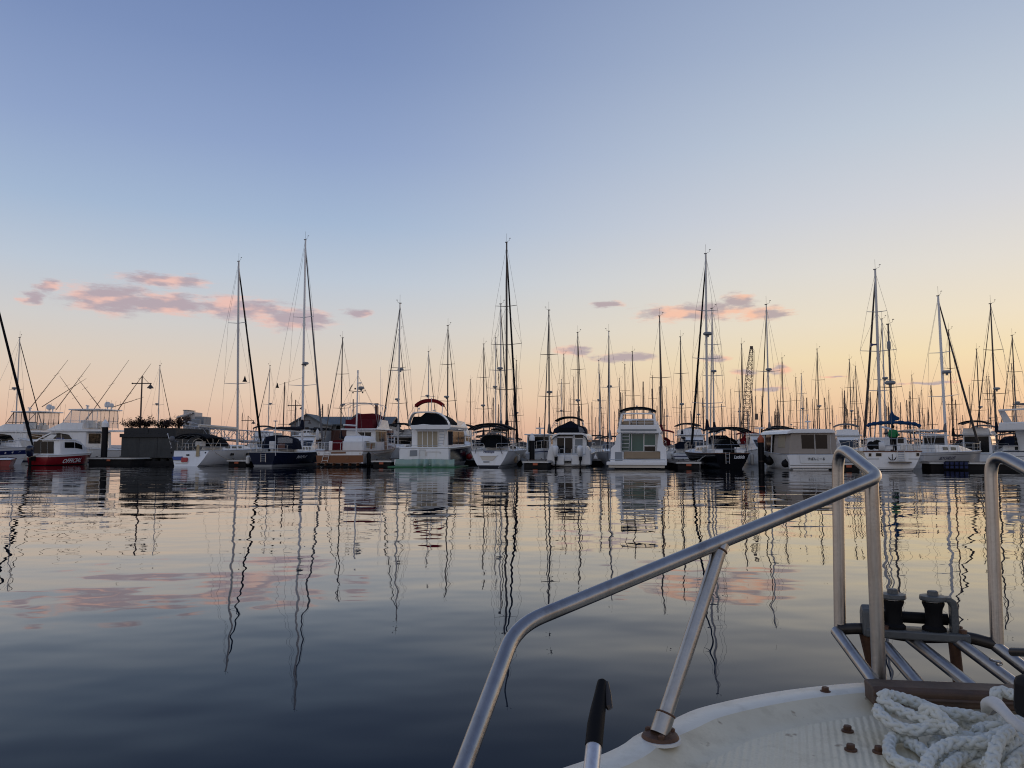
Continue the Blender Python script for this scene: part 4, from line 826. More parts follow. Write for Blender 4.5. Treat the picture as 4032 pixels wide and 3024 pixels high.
# ---------------------------------------------------------------- white yacht with open transom
def yacht_open():
    F = Frame(752, 1835, -12, 600); t = F.thing('sailing_yacht', 'white sailing yacht with rounded open transom and low black bimini', 'sailing yacht', G_ROW)
    h = Hull(11, 3.75, 1.25, 1.5, .86, p=.29, tm=.5, rake=.9, d=.35, stem=.05); h.build(t, M['gelcoat']); h.deck(t, M['deck_white'], .02); h.band(t, M['antifoul'], -.2, .08, .006, tr=False); h.rub(t, M['alu'], .02)
    def tp(x, y, o=.02): # on the sloping transom
        q = F.p(x, y, -.3); s = .9 * (q.z - 1.25) / 1.6; q = F.p(x, y, s); return V3(q.x, .9 * (q.z - 1.25) / 1.6 - o, q.z)
    b = MB(); b.slab([tp(255, 1258), tp(380, 1255), tp(372, 1302), tp(268, 1300)], V3(0, -.1, 0)); b.build('blue_locker', M['blue_plastic'], t, bevel=.02)
    b = MB(); b.slab([tp(372, 1275), tp(385, 1268), tp(440, 1268), tp(448, 1278), tp(444, 1322), tp(372, 1325)], V3(0, -.16, 0)); b.build('fuel_can', M['red_plastic'], t, bevel=.03)
    b = MB(); b.slab([tp(425, 1228), tp(462, 1228), tp(462, 1246), tp(425, 1246)], V3(0, -.02, 0)); b.build('vent', M['glass'], t)
    b = MB(); b.slab([tp(260, 1310), tp(450, 1318), tp(430, 1345), tp(290, 1340)], V3(0, -.05, 0)); b.build('bathing_step', M['deck_white'], t, bevel=.01)
    b = MB(); b.slab([tp(560, 1110), tp(590, 1110), tp(590, 1250), tp(545, 1255)], V3(0, -.08, 0)); b.build('rope_bundle', M['ochre_rope'], t, bevel=.03)
    for x, y in ((238, 1208), (660, 1212)):
        b = MB(); q = tp(x, y, .0); b.ball(q, .08, 10, 6, (1, .4, 1)); b.build('stern_cleat', M['black_rubber'], t, True)
    r = [V3(-1.1, 2.9, 1.25), V3(1.1, 2.9, 1.25), V3(.92, 2.9, 1.75), V3(-.92, 2.9, 1.75)]; secloft([r, fwd(r, 6.6, .85, .95, 1.25), fwd(r, 8.8, .4, .4, 1.25)], 'coachroof', M['gelcoat'], t, .06)
    for sg in (-1, 1):
        q = [V3(sg * 1.1, 3, 1.25), V3(sg * .93, 6.6, 1.25), V3(sg * .78, 6.6, 1.72), V3(sg * .92, 3, 1.75)]
        for a, c in ((.1, .3), (.4, .6), (.7, .85)): sidepane(t, M['glass'], q, a, c, .4, .75)
    b = MB(); [b.box(h.pt(q, 1, h.vz(q, .95), .02), (.03, .5, .22)) for q in (.3, .52)]; b.build('hull_window', M['glass'], t)
    b = MB(); b.bx(F.p(530, 1130, .8), F.p(622, 1066, .8) + V3(0, .5, 0)); b.build('instrument_pod', M['white_plastic'], t, bevel=.05); b = MB(); b.tube([V3(.55 * math.cos(a) + F.p(590, 1100, .9).x, .7, 1.75 + .5 * math.sin(a)) for a in [i * math.pi / 8 for i in range(16)]], .018, 6, True); b.build('steering_wheel', M['steel'], t, True)
    hw = 1.5; za = F.p(450, 975, 1.2).z; arch_canvas(t, M['black_canvas'], -.1, 2.0, hw, za, .35, .1, -.1, tilt=-.02); bows(t, M['steel'], -.1, 2.0, hw, za, .35, 1.3, -.1)
    r = [V3(-1.15, 2.2, 1.6), V3(1.15, 2.2, 1.6), V3(1.1, 2.2, 2.15), V3(.7, 2.2, 2.45), V3(-.7, 2.2, 2.45), V3(-1.1, 2.2, 2.15)]; secloft([r, fwd(r, 3.3, .95, .95, 1.6), fwd(r, 4.2, .8, .1, 1.6)], 'spray_hood', M['black_canvas'], t, .04)
    b = MB(); q = F.p(245, 1040, -.2); b.ball(q, .26, 12, 8, (1, .8, 1)); b.tube([q, q + V3(-.1, 0, -.8)], .05, 6); b.build('stowed_outboard', M['tender_grey'], t, True); b = MB(); q = F.p(300, 1075, -.25); b.lathe([(.02, 0), (.2, .02), (.22, .06), (.05, .12)], q, 12); b.build('barbecue', M['steel'], t, True)
    b = MB(); b.tube([F.p(240, 1150, -.2), F.p(190, 975, -.1)], .025, 6); b.ball(F.p(190, 978, -.1), .06); b.build('stern_light_pole', M['alu_white'], t)
    h.pushpit(t, M['steel'], .62, .14, gap=.45); h.lines(t, M['steel'], .14, .95, 8, .6); h.pulpit(t, M['steel'])
    base = V3(0, 6.8, 1.7); top = F.p((940 - 600) * 3.16, (1030 - 1400) * 3.16, 6.8); rig(t, base, top, .1, 1.65, h.pt(1, 0, 1), V3(.8, .0, 1.3), [(.33, 1.3), (.66, .95)], M['alu'], (M['black_canvas'], .10), None)
    g = base + V3(0, -.1, 1.35); e = F.p(575, 880, 1.9); b = MB(); b.tube([g, e], .1, 10); b.build('boom', M['alu'], t, True); b = MB(); b.tube([g + V3(0, -.1, .16), e + V3(0, .1, .1)], [.2, .13], 10, flat=.8); b.build('sail_cover', M['cream'], t, True)
    b = MB(); q = F.p(1150, 312, 6.5); b.lathe([(.22, 0), (.12, .2), (.02, .55)], q - V3(0, 0, .1), 8); b.tube([q, F.p(1138, 275, 6.6)], .008, 4); b.build('signal_cone', M['black_rubber'], t)
    fender(F.w(F.p(755, 1310, 1.9)), M['pink_fender'], 'big faded pink ball fender on the open-transom white yacht', .3, 0, True); fender(F.w(F.p(905, 1240, 4.2)), M['gelcoat_old'], 'white fender low on the open-transom yacht near its bow', .2, .7)
    mooring([F.w(V3(1.5, .6, 1.3)), F.w(V3(2.8, 3.4, .55))], .4, 'mooring line from the open-transom white yacht')
yacht_open()

# ---------------------------------------------------------------- black sailing yacht
def yacht_black():
    F = Frame(2884, 1846, 2, 2700); t = F.thing('sailing_yacht', 'black-hulled sailing yacht with white name and black bimini', 'sailing yacht', G_ROW)
    h = Hull(11, 3.5, 1.12, 1.4, .72, p=.36, tm=.5, rake=-.35, d=.4, stem=.1, dip=.08); h.build(t, M['black_paint']); h.deck(t, M['deck_white'], .02, .12); h.rub(t, M['wood_mast'], .035, name='toe_rail'); h.band(t, M['boot_grey'], -.16, -.13, .008, rel=True, tr=False, name='cove_stripe')
    text('Luckids', M['letter_white'], t, F.p(668, 1262, -.06), (1, 0, 0), (0, .1, 1), 135 / 3.16 * .0183, .24, .3)
    ladder(t, M['steel'], F.p(524, 1348, -.12), F.p(520, 1205, -.12), .26, 3, .02)
    r = [V3(-1.0, 3.0, 1.1), V3(1.0, 3.0, 1.1), V3(.85, 3.0, 1.7), V3(-.85, 3.0, 1.7)]; secloft([r, fwd(r, 7.0, .85, .9, 1.1), fwd(r, 8.6, .45, .4, 1.1)], 'coachroof', M['gelcoat'], t, .05)
    for sg in (-1, 1):
        q = [V3(sg * 1.0, 3, 1.1), V3(sg * .85, 7, 1.1), V3(sg * .72, 7, 1.63), V3(sg * .85, 3, 1.7)]
        for a, c in ((.1, .3), (.4, .6), (.7, .85)): sidepane(t, M['glass'], q, a, c, .4, .75)
    b = MB(); b.bx((-1.1, .5, 1.1), (-.5, 2.6, 1.4)); b.bx((.5, .5, 1.1), (1.1, 2.6, 1.4)); b.build('cockpit_coaming', M['gelcoat'], t, bevel=.04)
    r = F.sec([(335, 1130), (340, 1050), (400, 1022), (480, 1016), (560, 1030), (620, 1070), (660, 1140)], 2.6); zc = r[0].z; secloft([fwd(r, 2.1, .98, 1, zc), r, fwd(r, 3.4, .9, .7, zc), fwd(r, 4.0, .8, .1, zc)], 'spray_hood', M['black_canvas'], t, .03)
    panel(F, t, M['vinyl'], rect(355, 1042, 470, 1095), 2.1, 'clear_window', .015, -.004); r = F.sec([(410, 1210), (415, 1110), (460, 1050), (540, 1040), (600, 1100), (620, 1205)], 1.0); secloft([r, fwd(r, 1.7)], 'companionway_cover', M['black_canvas'], t, .06)
    panel(F, t, M['vinyl'], [(545, 1050), (600, 1085), (606, 1110), (560, 1075)], 2.1, 'clear_window', .015, -.004)
    hw = (F.p(765, 950, 1).x - F.p(335, 950, 1).x) / 2; cx = F.p(550, 950, 1).x; za = F.p(550, 893, 1).z; arch_canvas(t, M['black_canvas'], .1, 2.0, hw, za, .3, .12, cx); bows(t, M['steel'], .1, 2.0, hw, za, .3, 1.2, cx)
    b = MB(); b.tube([F.p(345, 950, .2), F.p(330, 1180, .2)], .02, 6); b.tube([F.p(760, 955, .2), F.p(765, 1190, .2)], .02, 6); b.build('bimini_post', M['steel'], t)
    h.pushpit(t, M['steel'], .62, .14); h.lines(t, M['steel'], .14, .95, 8, .6); h.pulpit(t, M['steel'])
    base = V3(0, 6.2, 1.6); top = F.p((2779 - 2700) * 3.16, (1000 - 1400) * 3.16, 6.2); rig(t, base, top, .1, 1.5, h.pt(1, 0, 1), V3(.0, .0, 1.2), [(.22, 1.25), (.45, 1.2), (.7, .9)], M['alu'], (M['black_canvas'], .095), (4.6, 2.7, M['navy_canvas'], .16))
    q = base.lerp(top, .57); radar(t, M['wall_grey'], q + V3(0, -.35, 0), .36, .25)
    b = MB(); b.rings([[F.p(0 + x, y, .6) for x, y in ((735, 960), (748, 965), (740, 1065), (690, 1065), (700, 1040), (720, 1000))], [F.p(x, y, .63) for x, y in ((735, 960), (748, 965), (740, 1065), (690, 1065), (700, 1040), (720, 1000))]]); b.tube([F.p(745, 1150, .6), F.p(744, 950, .6)], .015, 6); b.build('ensign', M['red_canvas'], t)
    b = MB(); q = F.p(240, 1190, 3.0); b.lathe([(.22, -.05), (.28, -.02), (.28, .02), (.22, .05)], q, 16, (.5, -1, .2)); b.build('lifebuoy', M['gelcoat_old'], t, True)
    b = MB(); b.slab(F.sec([(640, 1080), (660, 1030), (685, 1090), (650, 1100)], 1.5), V3(0, .05, 0)); b.build('folded_sailcloth', M['gelcoat'], t)
    fender(F.w(F.p(163, 1355, 4.2)), M['gelcoat'], 'slanting white fender off the port bow of the black yacht', .14, .75); fender(F.w(F.p(825, 1290, 2.2)), M['gelcoat_old'], 'grey-white fender on the starboard quarter of the black yacht', .13, .9)
    for k in range(2): mooring([F.w(V3(-1.2, 1.5 + k, 1.2)), F.w(V3(-2.7, 3.2 - k, .6))], .35 + .15 * k, 'one of two drooping pale lines off the black yacht', M['gelcoat_old'])
yacht_black()

# ---------------------------------------------------------------- white cabin boat with beige canvas
def canvas_boat():
    F = Frame(3193, 1850, 0, 2700); t = F.thing('cabin_boat', 'white cabin boat enclosed in beige canvas with Japanese name on transom', 'motor boat', G_ROW)
    h = Hull(9.5, 3.5, 1.05, 1.6, .93, p=.24, tm=.4, rake=-.05); h.build(t, M['gelcoat']); h.deck(t, M['deck_white'], .03); h.rub(t, M['alu'], .025)
    b = MB(); b.slab(F.sec([(1285, 1228), (1850, 1228), (1850, 1412), (1300, 1412)], -.02), V3(0, .3, 0)); b.build('transom', M['gelcoat'], t, bevel=.03)
    panel(F, t, M['deck_white'], [(1415, 1238), (1840, 1238), (1840, 1340), (1430, 1338)], -.05, 'transom_door', .02, -.004)
    for y in (1362, 1385, 1400): panel(F, t, M['steel'] if y == 1385 else M['letter_dark'], [(1300, y), (1850, y), (1850, y + 6), (1300, y + 6)], -.03, 'boot_stripe', .01, -.005)
    text('すぱんこーる', M['letter_dark'], t, F.p(1625, 1285, -.09), (1, 0, 0), (0, 0, 1), 215 / 3.16 * .0174, .21, name='lettering')
    r = F.sec([(1290, 1225), (1888, 1225), (1880, 1110), (1860, 960), (1310, 960), (1295, 1110)], .15); z0 = r[0].z; f1 = fwd(r, 3.6, .97); secloft([r, f1], 'canvas_enclosure', M['beige_canvas'], t, .05)
    for x0, x1 in ((1435, 1598), (1610, 1762)): panel(F, t, M['glass'], [(x0, 985), (x1 - 6, 985), (x1, 1158), (x0 + 12, 1158)], .15, 'tinted_window', .012, -.006)
    b = MB(); b.tube([F.p(1604, 970, .1), F.p(1612, 1222, .1)], .012, 5); b.tube([F.p(1795, 970, .1), F.p(1810, 1222, .1)], .012, 5); b.build('zip_seam', M['deck_white'], t)
    q = [V3(r[0].x, .3, z0), V3(f1[0].x, 3.6, z0), V3(f1[4].x, 3.6, r[4].z), V3(r[4].x, .3, r[4].z)]; sidepane(t, M['curtain'], q, .25, .7, .3, .9, name='pale_window')
    q = [V3(r[1].x, .3, z0), V3(f1[1].x, 3.6, z0), V3(f1[3].x, 3.6, r[3].z), V3(r[3].x, .3, r[3].z)]; sidepane(t, M['glass'], q, .25, .7, .3, .9)
    # wheelhouse forward of the canvas
    w = [V3(-1.5, 3.6, z0), V3(1.5, 3.6, z0), V3(1.4, 3.6, r[3].z), V3(-1.4, 3.6, r[3].z)]; w1 = fwd(w, 5.2, 1); w2 = fwd(w, 6.5, .85, .15, z0); secloft([w, w1, w2], 'wheelhouse', M['glass'], t, .02)
    b = MB()
    for sg in (-1, 1):
        for a, c in ((w[0], w[3]), (w1[0], w1[3]), (w1[3], w2[3])): b.tube([V3(sg * abs(a.x) * 1.01, a.y, a.z), V3(sg * abs(c.x) * 1.01, c.y, c.z)], .05, 6)
    b.build('window_pillar', M['gelcoat'], t)
    rr = F.sec([(1255, 975), (1275, 940), (1330, 918), (1600, 910), (1830, 920), (1868, 948), (1850, 962), (1320, 965)], -.05); zt = rr[0].z; secloft([rr, fwd(rr, 4.5, 1, 1, zt), fwd(rr, 5.9, .96, 1, zt, 0)], 'roof', M['gelcoat'], t, .03)
    h.pulpit(t, M['steel'], .6, .55); b = MB(); b.bx((-1.3, 5.6, 1.2), (1.3, 7.6, 1.55)); b.build('foredeck_trunk', M['gelcoat'], t, bevel=.12)
    b = MB(); q = F.p(1522, 905, 2.5); b.tube([q - V3(0, 0, .1), q + V3(0, 0, .55)], .045, 6); b.lathe([(.02, 0), (.22, .03), (.2, .1), (.03, .14)], q + V3(0, 0, .42), 14); b.tube([q + V3(0, 0, .5), q + V3(0, 0, 1.0)], .015, 5); b.ball(q + V3(0, 0, .95), .05); b.build('radar_mast', M['white_plastic'], t, True)
    b = MB(); [b.tube([F.p(x, 912, 3), F.p(x, 885, 3), F.p(x + 35, 885, 3), F.p(x + 35, 912, 3)], .02, 6) for x in (1342,)]; b.build('roof_rail', M['dark_mast'], t)
    fender(F.w(F.p(1240, 1345, .5)), M['black_rubber'], 'black ball fender at the stern corner of the beige canvas boat', .27, 0, True); fender(F.w(F.p(1040, 1310, 3.4)), M['black_rubber'], 'black ball fender further forward on the beige canvas boat', .33, 0, True); fender(F.w(F.p(985, 1290, 4.6)), M['black_rubber'], 'black ball fender beside the orange-capped pile', .28, 0, True)
canvas_boat()

# ---------------------------------------------------------------- motor sailer with the man in green
def motor_sailer():
    F = Frame(3516, 1853.5, -20, 3332); t = F.thing('motor_sailer', 'white ketch with blue rolled bimini, stern anchor and a person aboard', 'sailing yacht', G_ROW)
    h = Hull(12, 4.05, 1.28, 1.7, .86, p=.3, tm=.45, rake=.06, d=.4, dip=.05); h.build(t, M['gelcoat']); h.deck(t, M['deck_white'], .05); h.rub(t, M['varnish'], .045, name='cap_rail')
    h.band(t, M['antifoul'], .02, .1, .006, name='boot_stripe'); h.band(t, M['antifoul'], .16, .19, .006, name='boot_stripe'); h.band(t, M['letter_dark'], -.54, -.5, .006, rel=True, t0=.01, tr=False, name='cove_stripe')
    for x0, x1 in ((240, 410), (775, 925)): panel(F, t, M['letter_dark'], [(x0, 1284), (x1, 1284), (x1, 1290), (x0, 1290)], -.0, 'stern_stripe', .01, -.02)
    for x0, y0, x1, y1 in ((280, 1216, 312, 1254), (370, 1214, 438, 1252), (872, 1212, 908, 1250)):
        panel(F, t, M['steel'], rect(x0 - 4, y0 - 4, x1 + 4, y1 + 4), 0, 'porthole_frame', .015, -.02); panel(F, t, M['glass'], rect(x0, y0, x1, y1), 0, 'porthole', .015, -.03)
    b = MB(); b.bx(F.p(535, 1338, -.5), F.p(815, 1322, -.5) + V3(0, .5, 0)); b.build('swim_platform', M['dock_wood'], t); ladder(t, M['steel'], F.p(690, 1322, -.15), F.p(678, 1190, -.1), .42, 5, .022)
    b = MB(); q = F.p(575, 1290, -.35); b.tube([q + V3(0, 0, .35), q - V3(0, 0, .05)], .03, 6); b.tube([q + V3(-.22, 0, .1), q + V3(-.1, 0, -.05), q + V3(.1, 0, -.05), q + V3(.22, 0, .1)], .035, 6)
    for sg in (-1, 1): b.add([q + V3(sg * .26, 0, .2), q + V3(sg * .12, -.06, .0), q + V3(sg * .12, .06, .0), q + V3(sg * .2, 0, -.02)], [(0, 1, 3), (0, 3, 2), (0, 2, 1), (1, 2, 3)])
    b.build('stern_anchor', M['dark_mast'], t); h.pushpit(t, M['steel'], .85, .2, .022); h.lines(t, M['steel'], .2, .95, 8, .75, .016); h.pulpit(t, M['steel'])
    r = [V3(-1.35, 2.6, 1.3), V3(1.35, 2.6, 1.3), V3(1.2, 2.6, 2.25), V3(-1.2, 2.6, 2.25)]; secloft([r, fwd(r, 5.4, .95, 1, 1.3), fwd(r, 8.8, .6, .3, 1.3)], 'deckhouse', M['gelcoat'], t, .06)
    for sg in (-1, 1):
        q = [V3(sg * 1.35, 2.6, 1.3), V3(sg * 1.28, 5.4, 1.3), V3(sg * 1.14, 5.4, 2.25), V3(sg * 1.2, 2.6, 2.25)]
        for a, c in ((.08, .45), (.52, .92)): sidepane(t, M['glass'], q, a, c, .5, .88)
    panel(F, t, M['glass'], rect(640, 1015, 715, 1090), 2.6, 'companionway', .02, -.004)
    b = MB(); q = F.p(385, 1108, .35); b.lathe([(.26, -.04), (.32, -.02), (.32, .03), (.26, .05), (.05, .05)], q, 18, (0, -1, .1)); b.tube([q + V3(.28, -.06, 0), q - V3(.28, .06, 0)], .02, 5); b.tube([q + V3(0, -.06, .28), q - V3(0, .06, .28)], .02, 5); b.build('lifebuoy', M['black_rubber'], t, True)
    b = MB(); q = F.p(440, 1125, .5); b.lathe([(.3, -.2), (.34, -.15), (.34, .15), (.3, .2)], q, 16, (1, 0, 0)); b.build('life_raft', M['white_plastic'], t, True)
    for x, w in ((705, 58), (790, 55)):
        b = MB(); q = F.p(x, 1140, .3); b.box(q, (w / 3.16 * .0168, .3, .45)); b.build('horseshoe_buoy', M['gelcoat_old'], t, bevel=.08)
    b = MB(); b.bx(F.p(485, 1170, .3), F.p(580, 1118, .3) + V3(0, .3, 0)); b.build('fish_box', M['white_plastic'], t, bevel=.02); b = MB(); b.ball(F.p(308, 1120, .5), .25, 12, 8, (1, .8, 1.2)); b.build('covered_winch', M['black_canvas'], t, True)
    # rolled blue bimini on its frame
    cx = F.p(590, 850, 1.6).x; b = MB(); pts = F.sec([(262, 885), (280, 862), (340, 848), (430, 838), (560, 832), (700, 834), (790, 842), (870, 856), (925, 886)], 1.6); pts = smooth_path(pts, 4); b.tube(pts, [.12 + .03 * math.sin(i * 1.7) for i in range(len(pts))], 9); b.build('rolled_bimini', M['blue_canvas'], t, True)
    b = MB(); [b.tube([F.p(x0, 880, 1.6), F.p(x1, 1180, 1.2)], .022, 6) for x0, x1 in ((290, 250), (900, 930), (830, 850), (360, 330))]; b.tube([F.p(275, 876, 1.6), F.p(590, 840, 1.6), F.p(912, 880, 1.6)], .02, 6); b.build('bimini_frame', M['steel'], t)
    # mizzen with blue cover, radar, main mast
    base = V3(F.p(572, 900, 1.9).x, 1.9, 1.3); top = F.p((3497 - 3332) * 3.16, (1278 - 1400) * 3.16, 1.9); rig(t, base, top, .075, 1.3, None, V3(0, 0, 1.4), [(.5, .7)], M['dark_mast'], None, None, sweep=.05); q = base.lerp(top, .52); radar(t, M['wall_grey'], q + V3(-.05, -.3, 0), .34, .26); q = base.lerp(top, .83); b = MB(); b.lathe([(.08, -.3), (.12, -.2), (.12, .25), (.05, .35)], q + V3(-.02, -.15, 0), 10); b.build('radar_reflector', M['wall_grey'], t, True)
    r = F.sec([(548, 830), (545, 740), (566, 668), (600, 735), (640, 760), (668, 770), (660, 800), (600, 812), (598, 830)], 1.7); secloft([r, fwd(r, 2.05)], 'sail_cover', M['blue_canvas'], t, .05)
    b = MB(); b.tube([base + V3(0, 0, 1.5), F.p(450, 890, 3.0)], .08, 8); b.build('boom', M['alu_white'], t, True)
    base = V3(0, 6.6, 2.0); top = F.p((3446 - 3332) * 3.16, (1062 - 1400) * 3.16, 6.6); base.x = F.p(430, 990, 6.6).x; rig(t, base, top, .105, 1.7, V3(base.x - .75, 11.8, 1.9), None, [(.29, .75), (.52, 1.25), (.75, .7)], M['alu'], (M['dark_mast'], .1), None)
    b = MB(); q = base.lerp(top, .56); b.rings([[q + V3(-.5, -.1, .12), q + V3(-.5, .1, .12), q + V3(-.5, .1, -.18), q + V3(-.5, -.1, -.18)], [q + V3(-.3, -.06, .06), q + V3(-.3, .06, .06), q + V3(-.3, .06, -.06), q + V3(-.3, -.06, -.06)], [q + V3(0, -.1, .05), q + V3(0, .1, .05), q + V3(0, .1, -.05), q + V3(0, -.1, -.05)]]); b.build('loudhailer', M['blue_stripe'], t)
    return F
FS = motor_sailer()

# ---------------------------------------------------------------- the man in the green jacket
def skin_body(name, verts, edges, rad, m, parent, root=0, sub=2):
    me = bpy.data.meshes.new(name); me.from_pydata(verts, edges, []); o = bpy.data.objects.new(name, me); C.objects.link(o); o.parent = parent
    o.modifiers.new('skin', 'SKIN'); me.skin_vertices[0].data[root].use_root = True
    for i, r in enumerate(rad): me.skin_vertices[0].data[i].radius = r if isinstance(r, tuple) else (r, r); 
    for i in range(len(rad)): me.skin_vertices[0].data[i].use_root = (i == root)
    s = o.modifiers.new('sub', 'SUBSURF'); s.levels = sub; s.render_levels = sub; me.materials.append(m)
    o.modifiers['skin'].use_smooth_shade = True; return o
def person():
    q = FS.p(590, 1165, .9); q.z = 1.27; w = FS.w(q); t = thing('person', 'person in a green jacket and black trousers standing on the ketch, back turned', 'person', w, FS.yaw + R(8))
    v = [(0, 0, .92), (0, 0, 1.1), (0, -.01, 1.3), (0, .0, 1.44), (0, .01, 1.52), (0, .03, 1.6), (0, .035, 1.7),
         (-.1, 0, .88), (-.12, .02, .48), (-.13, -.02, .07), (-.13, .1, .03), (.1, 0, .88), (.12, .02, .48), (.14, -.02, .07), (.14, .1, .03),
         (-.18, 0, 1.4), (-.25, -.03, 1.14), (-.2, .15, .98), (-.16, .22, .98), (.18, 0, 1.4), (.26, -.03, 1.14), (.23, .13, .96), (.2, .2, .95)]
    e = [(0, 1), (1, 2), (2, 3), (3, 4), (4, 5), (5, 6), (0, 7), (7, 8), (8, 9), (9, 10), (0, 11), (11, 12), (12, 13), (13, 14), (3, 15), (15, 16), (16, 17), (17, 18), (3, 19), (19, 20), (20, 21), (21, 22)]
    r = [(.15, .12), (.14, .11), (.16, .12), (.12, .09), (.055, .055), (.08, .09), (.07, .085), .1, .065, .045, .04, .1, .065, .045, .04, .06, .05, .035, .04, .06, .05, .035, .04]
    skin_body('body', v, e, r, M['skin'], t)
    tr = [0, 7, 8, 9, 11, 12, 13]; vv = [v[i] for i in tr]; vv[0] = (0, 0, .96); skin_body('trousers', vv, [(0, 1), (1, 2), (2, 3), (0, 4), (4, 5), (5, 6)], [(.18, .15), .125, .09, .075, .125, .09, .075], M['black_cloth'], t)
    vv = [(0, 0, .9), (0, 0, 1.1), (0, -.01, 1.3), (0, 0, 1.43), (0, .01, 1.5)] + [v[i] for i in (15, 16, 17, 19, 20, 21)]; skin_body('jacket', vv, [(0, 1), (1, 2), (2, 3), (3, 4), (3, 5), (5, 6), (6, 7), (3, 8), (8, 9), (9, 10)], [(.21, .17), (.2, .16), (.22, .16), (.15, .12), (.08, .08), .1, .085, .06, .1, .085, .06], M['green_jacket'], t)
    b = MB(); b.ball((0, .015, 1.69), .118, 14, 10, (1, 1.05, 1.02)); b.build('cap', M['black_cloth'], t, True)
    b = MB(); b.ball((0, .13, 1.62), .02); b.build('nose', M['skin'], t, True)
    for s in (-1, 1):
        b = MB(); b.ball((s * .088, .03, 1.62), .026, 8, 6, (.5, 1, 1.4)); b.build('ear', M['skin'], t, True)
        b = MB(); b.bx((s * .13 - .05, -.08, 0), (s * .13 + .05, .19, .08)); b.build('shoe', M['black_rubber'], t, bevel=.03)
person()

# ---------------------------------------------------------------- sloop side-on at the right
def sloop_right():
    F = Frame(3572, Y=58, yaw=-58, ox=3332); t = F.thing('sailing_yacht', 'white sloop seen side-on behind the dock with dark capital lettering', 'sailing yacht', G_ROW)
    F2 = Frame(3640, Y=57.5, yaw=0, ox=3332)
    h = Hull(10, 3.1, 1.15, 1.3, .75, p=.36, tm=.5, d=.35, stem=.03); h.build(t, M['gelcoat']); h.deck(t, M['deck_white'], .02); h.rub(t, M['alu'], .02); h.band(t, M['letter_dark'], -.2, -.17, .006, rel=True, name='cove_stripe')
    r = [V3(-1, 1.8, 1.15), V3(1, 1.8, 1.15), V3(.85, 1.8, 1.75), V3(-.85, 1.8, 1.75)]; secloft([r, fwd(r, 5.5, .85, .92, 1.15), fwd(r, 8, .5, .3, 1.15)], 'coachroof', M['gelcoat'], t, .06)
    for sg in (-1, 1):
        q = [V3(sg * 1, 2, 1.15), V3(sg * .85, 5.5, 1.15), V3(sg * .72, 5.5, 1.7), V3(sg * .85, 2, 1.75)]
        for a, c in ((.25, .45), (.6, .8)): sidepane(t, M['glass'], q, a, c, .35, .7)
    hulltext('SEYCHELLES', M['letter_navy'], t, h, 1, .18, .38, -.55, -.32)
    arch_canvas(t, M['vinyl'], -.0, 1.9, 1.1, 2.9, .15, .04, 0, name='cockpit_tent'); bows(t, M['alu_white'], 0, 1.9, 1.15, 2.95, .15, 1.2, 0); h.lines(t, M['steel'], .05, .95, 8, .6); h.pulpit(t, M['steel']); h.pushpit(t, M['steel'])
    base = V3(0, 5.0, 1.6); top = V3(0, 5, 1); tw = P(3694, 1166, F.w(V3(0, 5.0, 1)).y); top = F.inv @ tw; rig(t, base, top, .1, 1.4, h.pt(1, 0, 1), V3(0, 0, 1.2), [(.33, 1.2), (.62, .95)], M['alu_white'], (M['dark_mast'], .09), (4.0, 2.5, M['grey_canvas'], .12), sweep=.1)
    q = base.lerp(top, .48); radar(t, M['wall_grey'], q + V3(.35, 0, 0), .32, .24)
sloop_right()

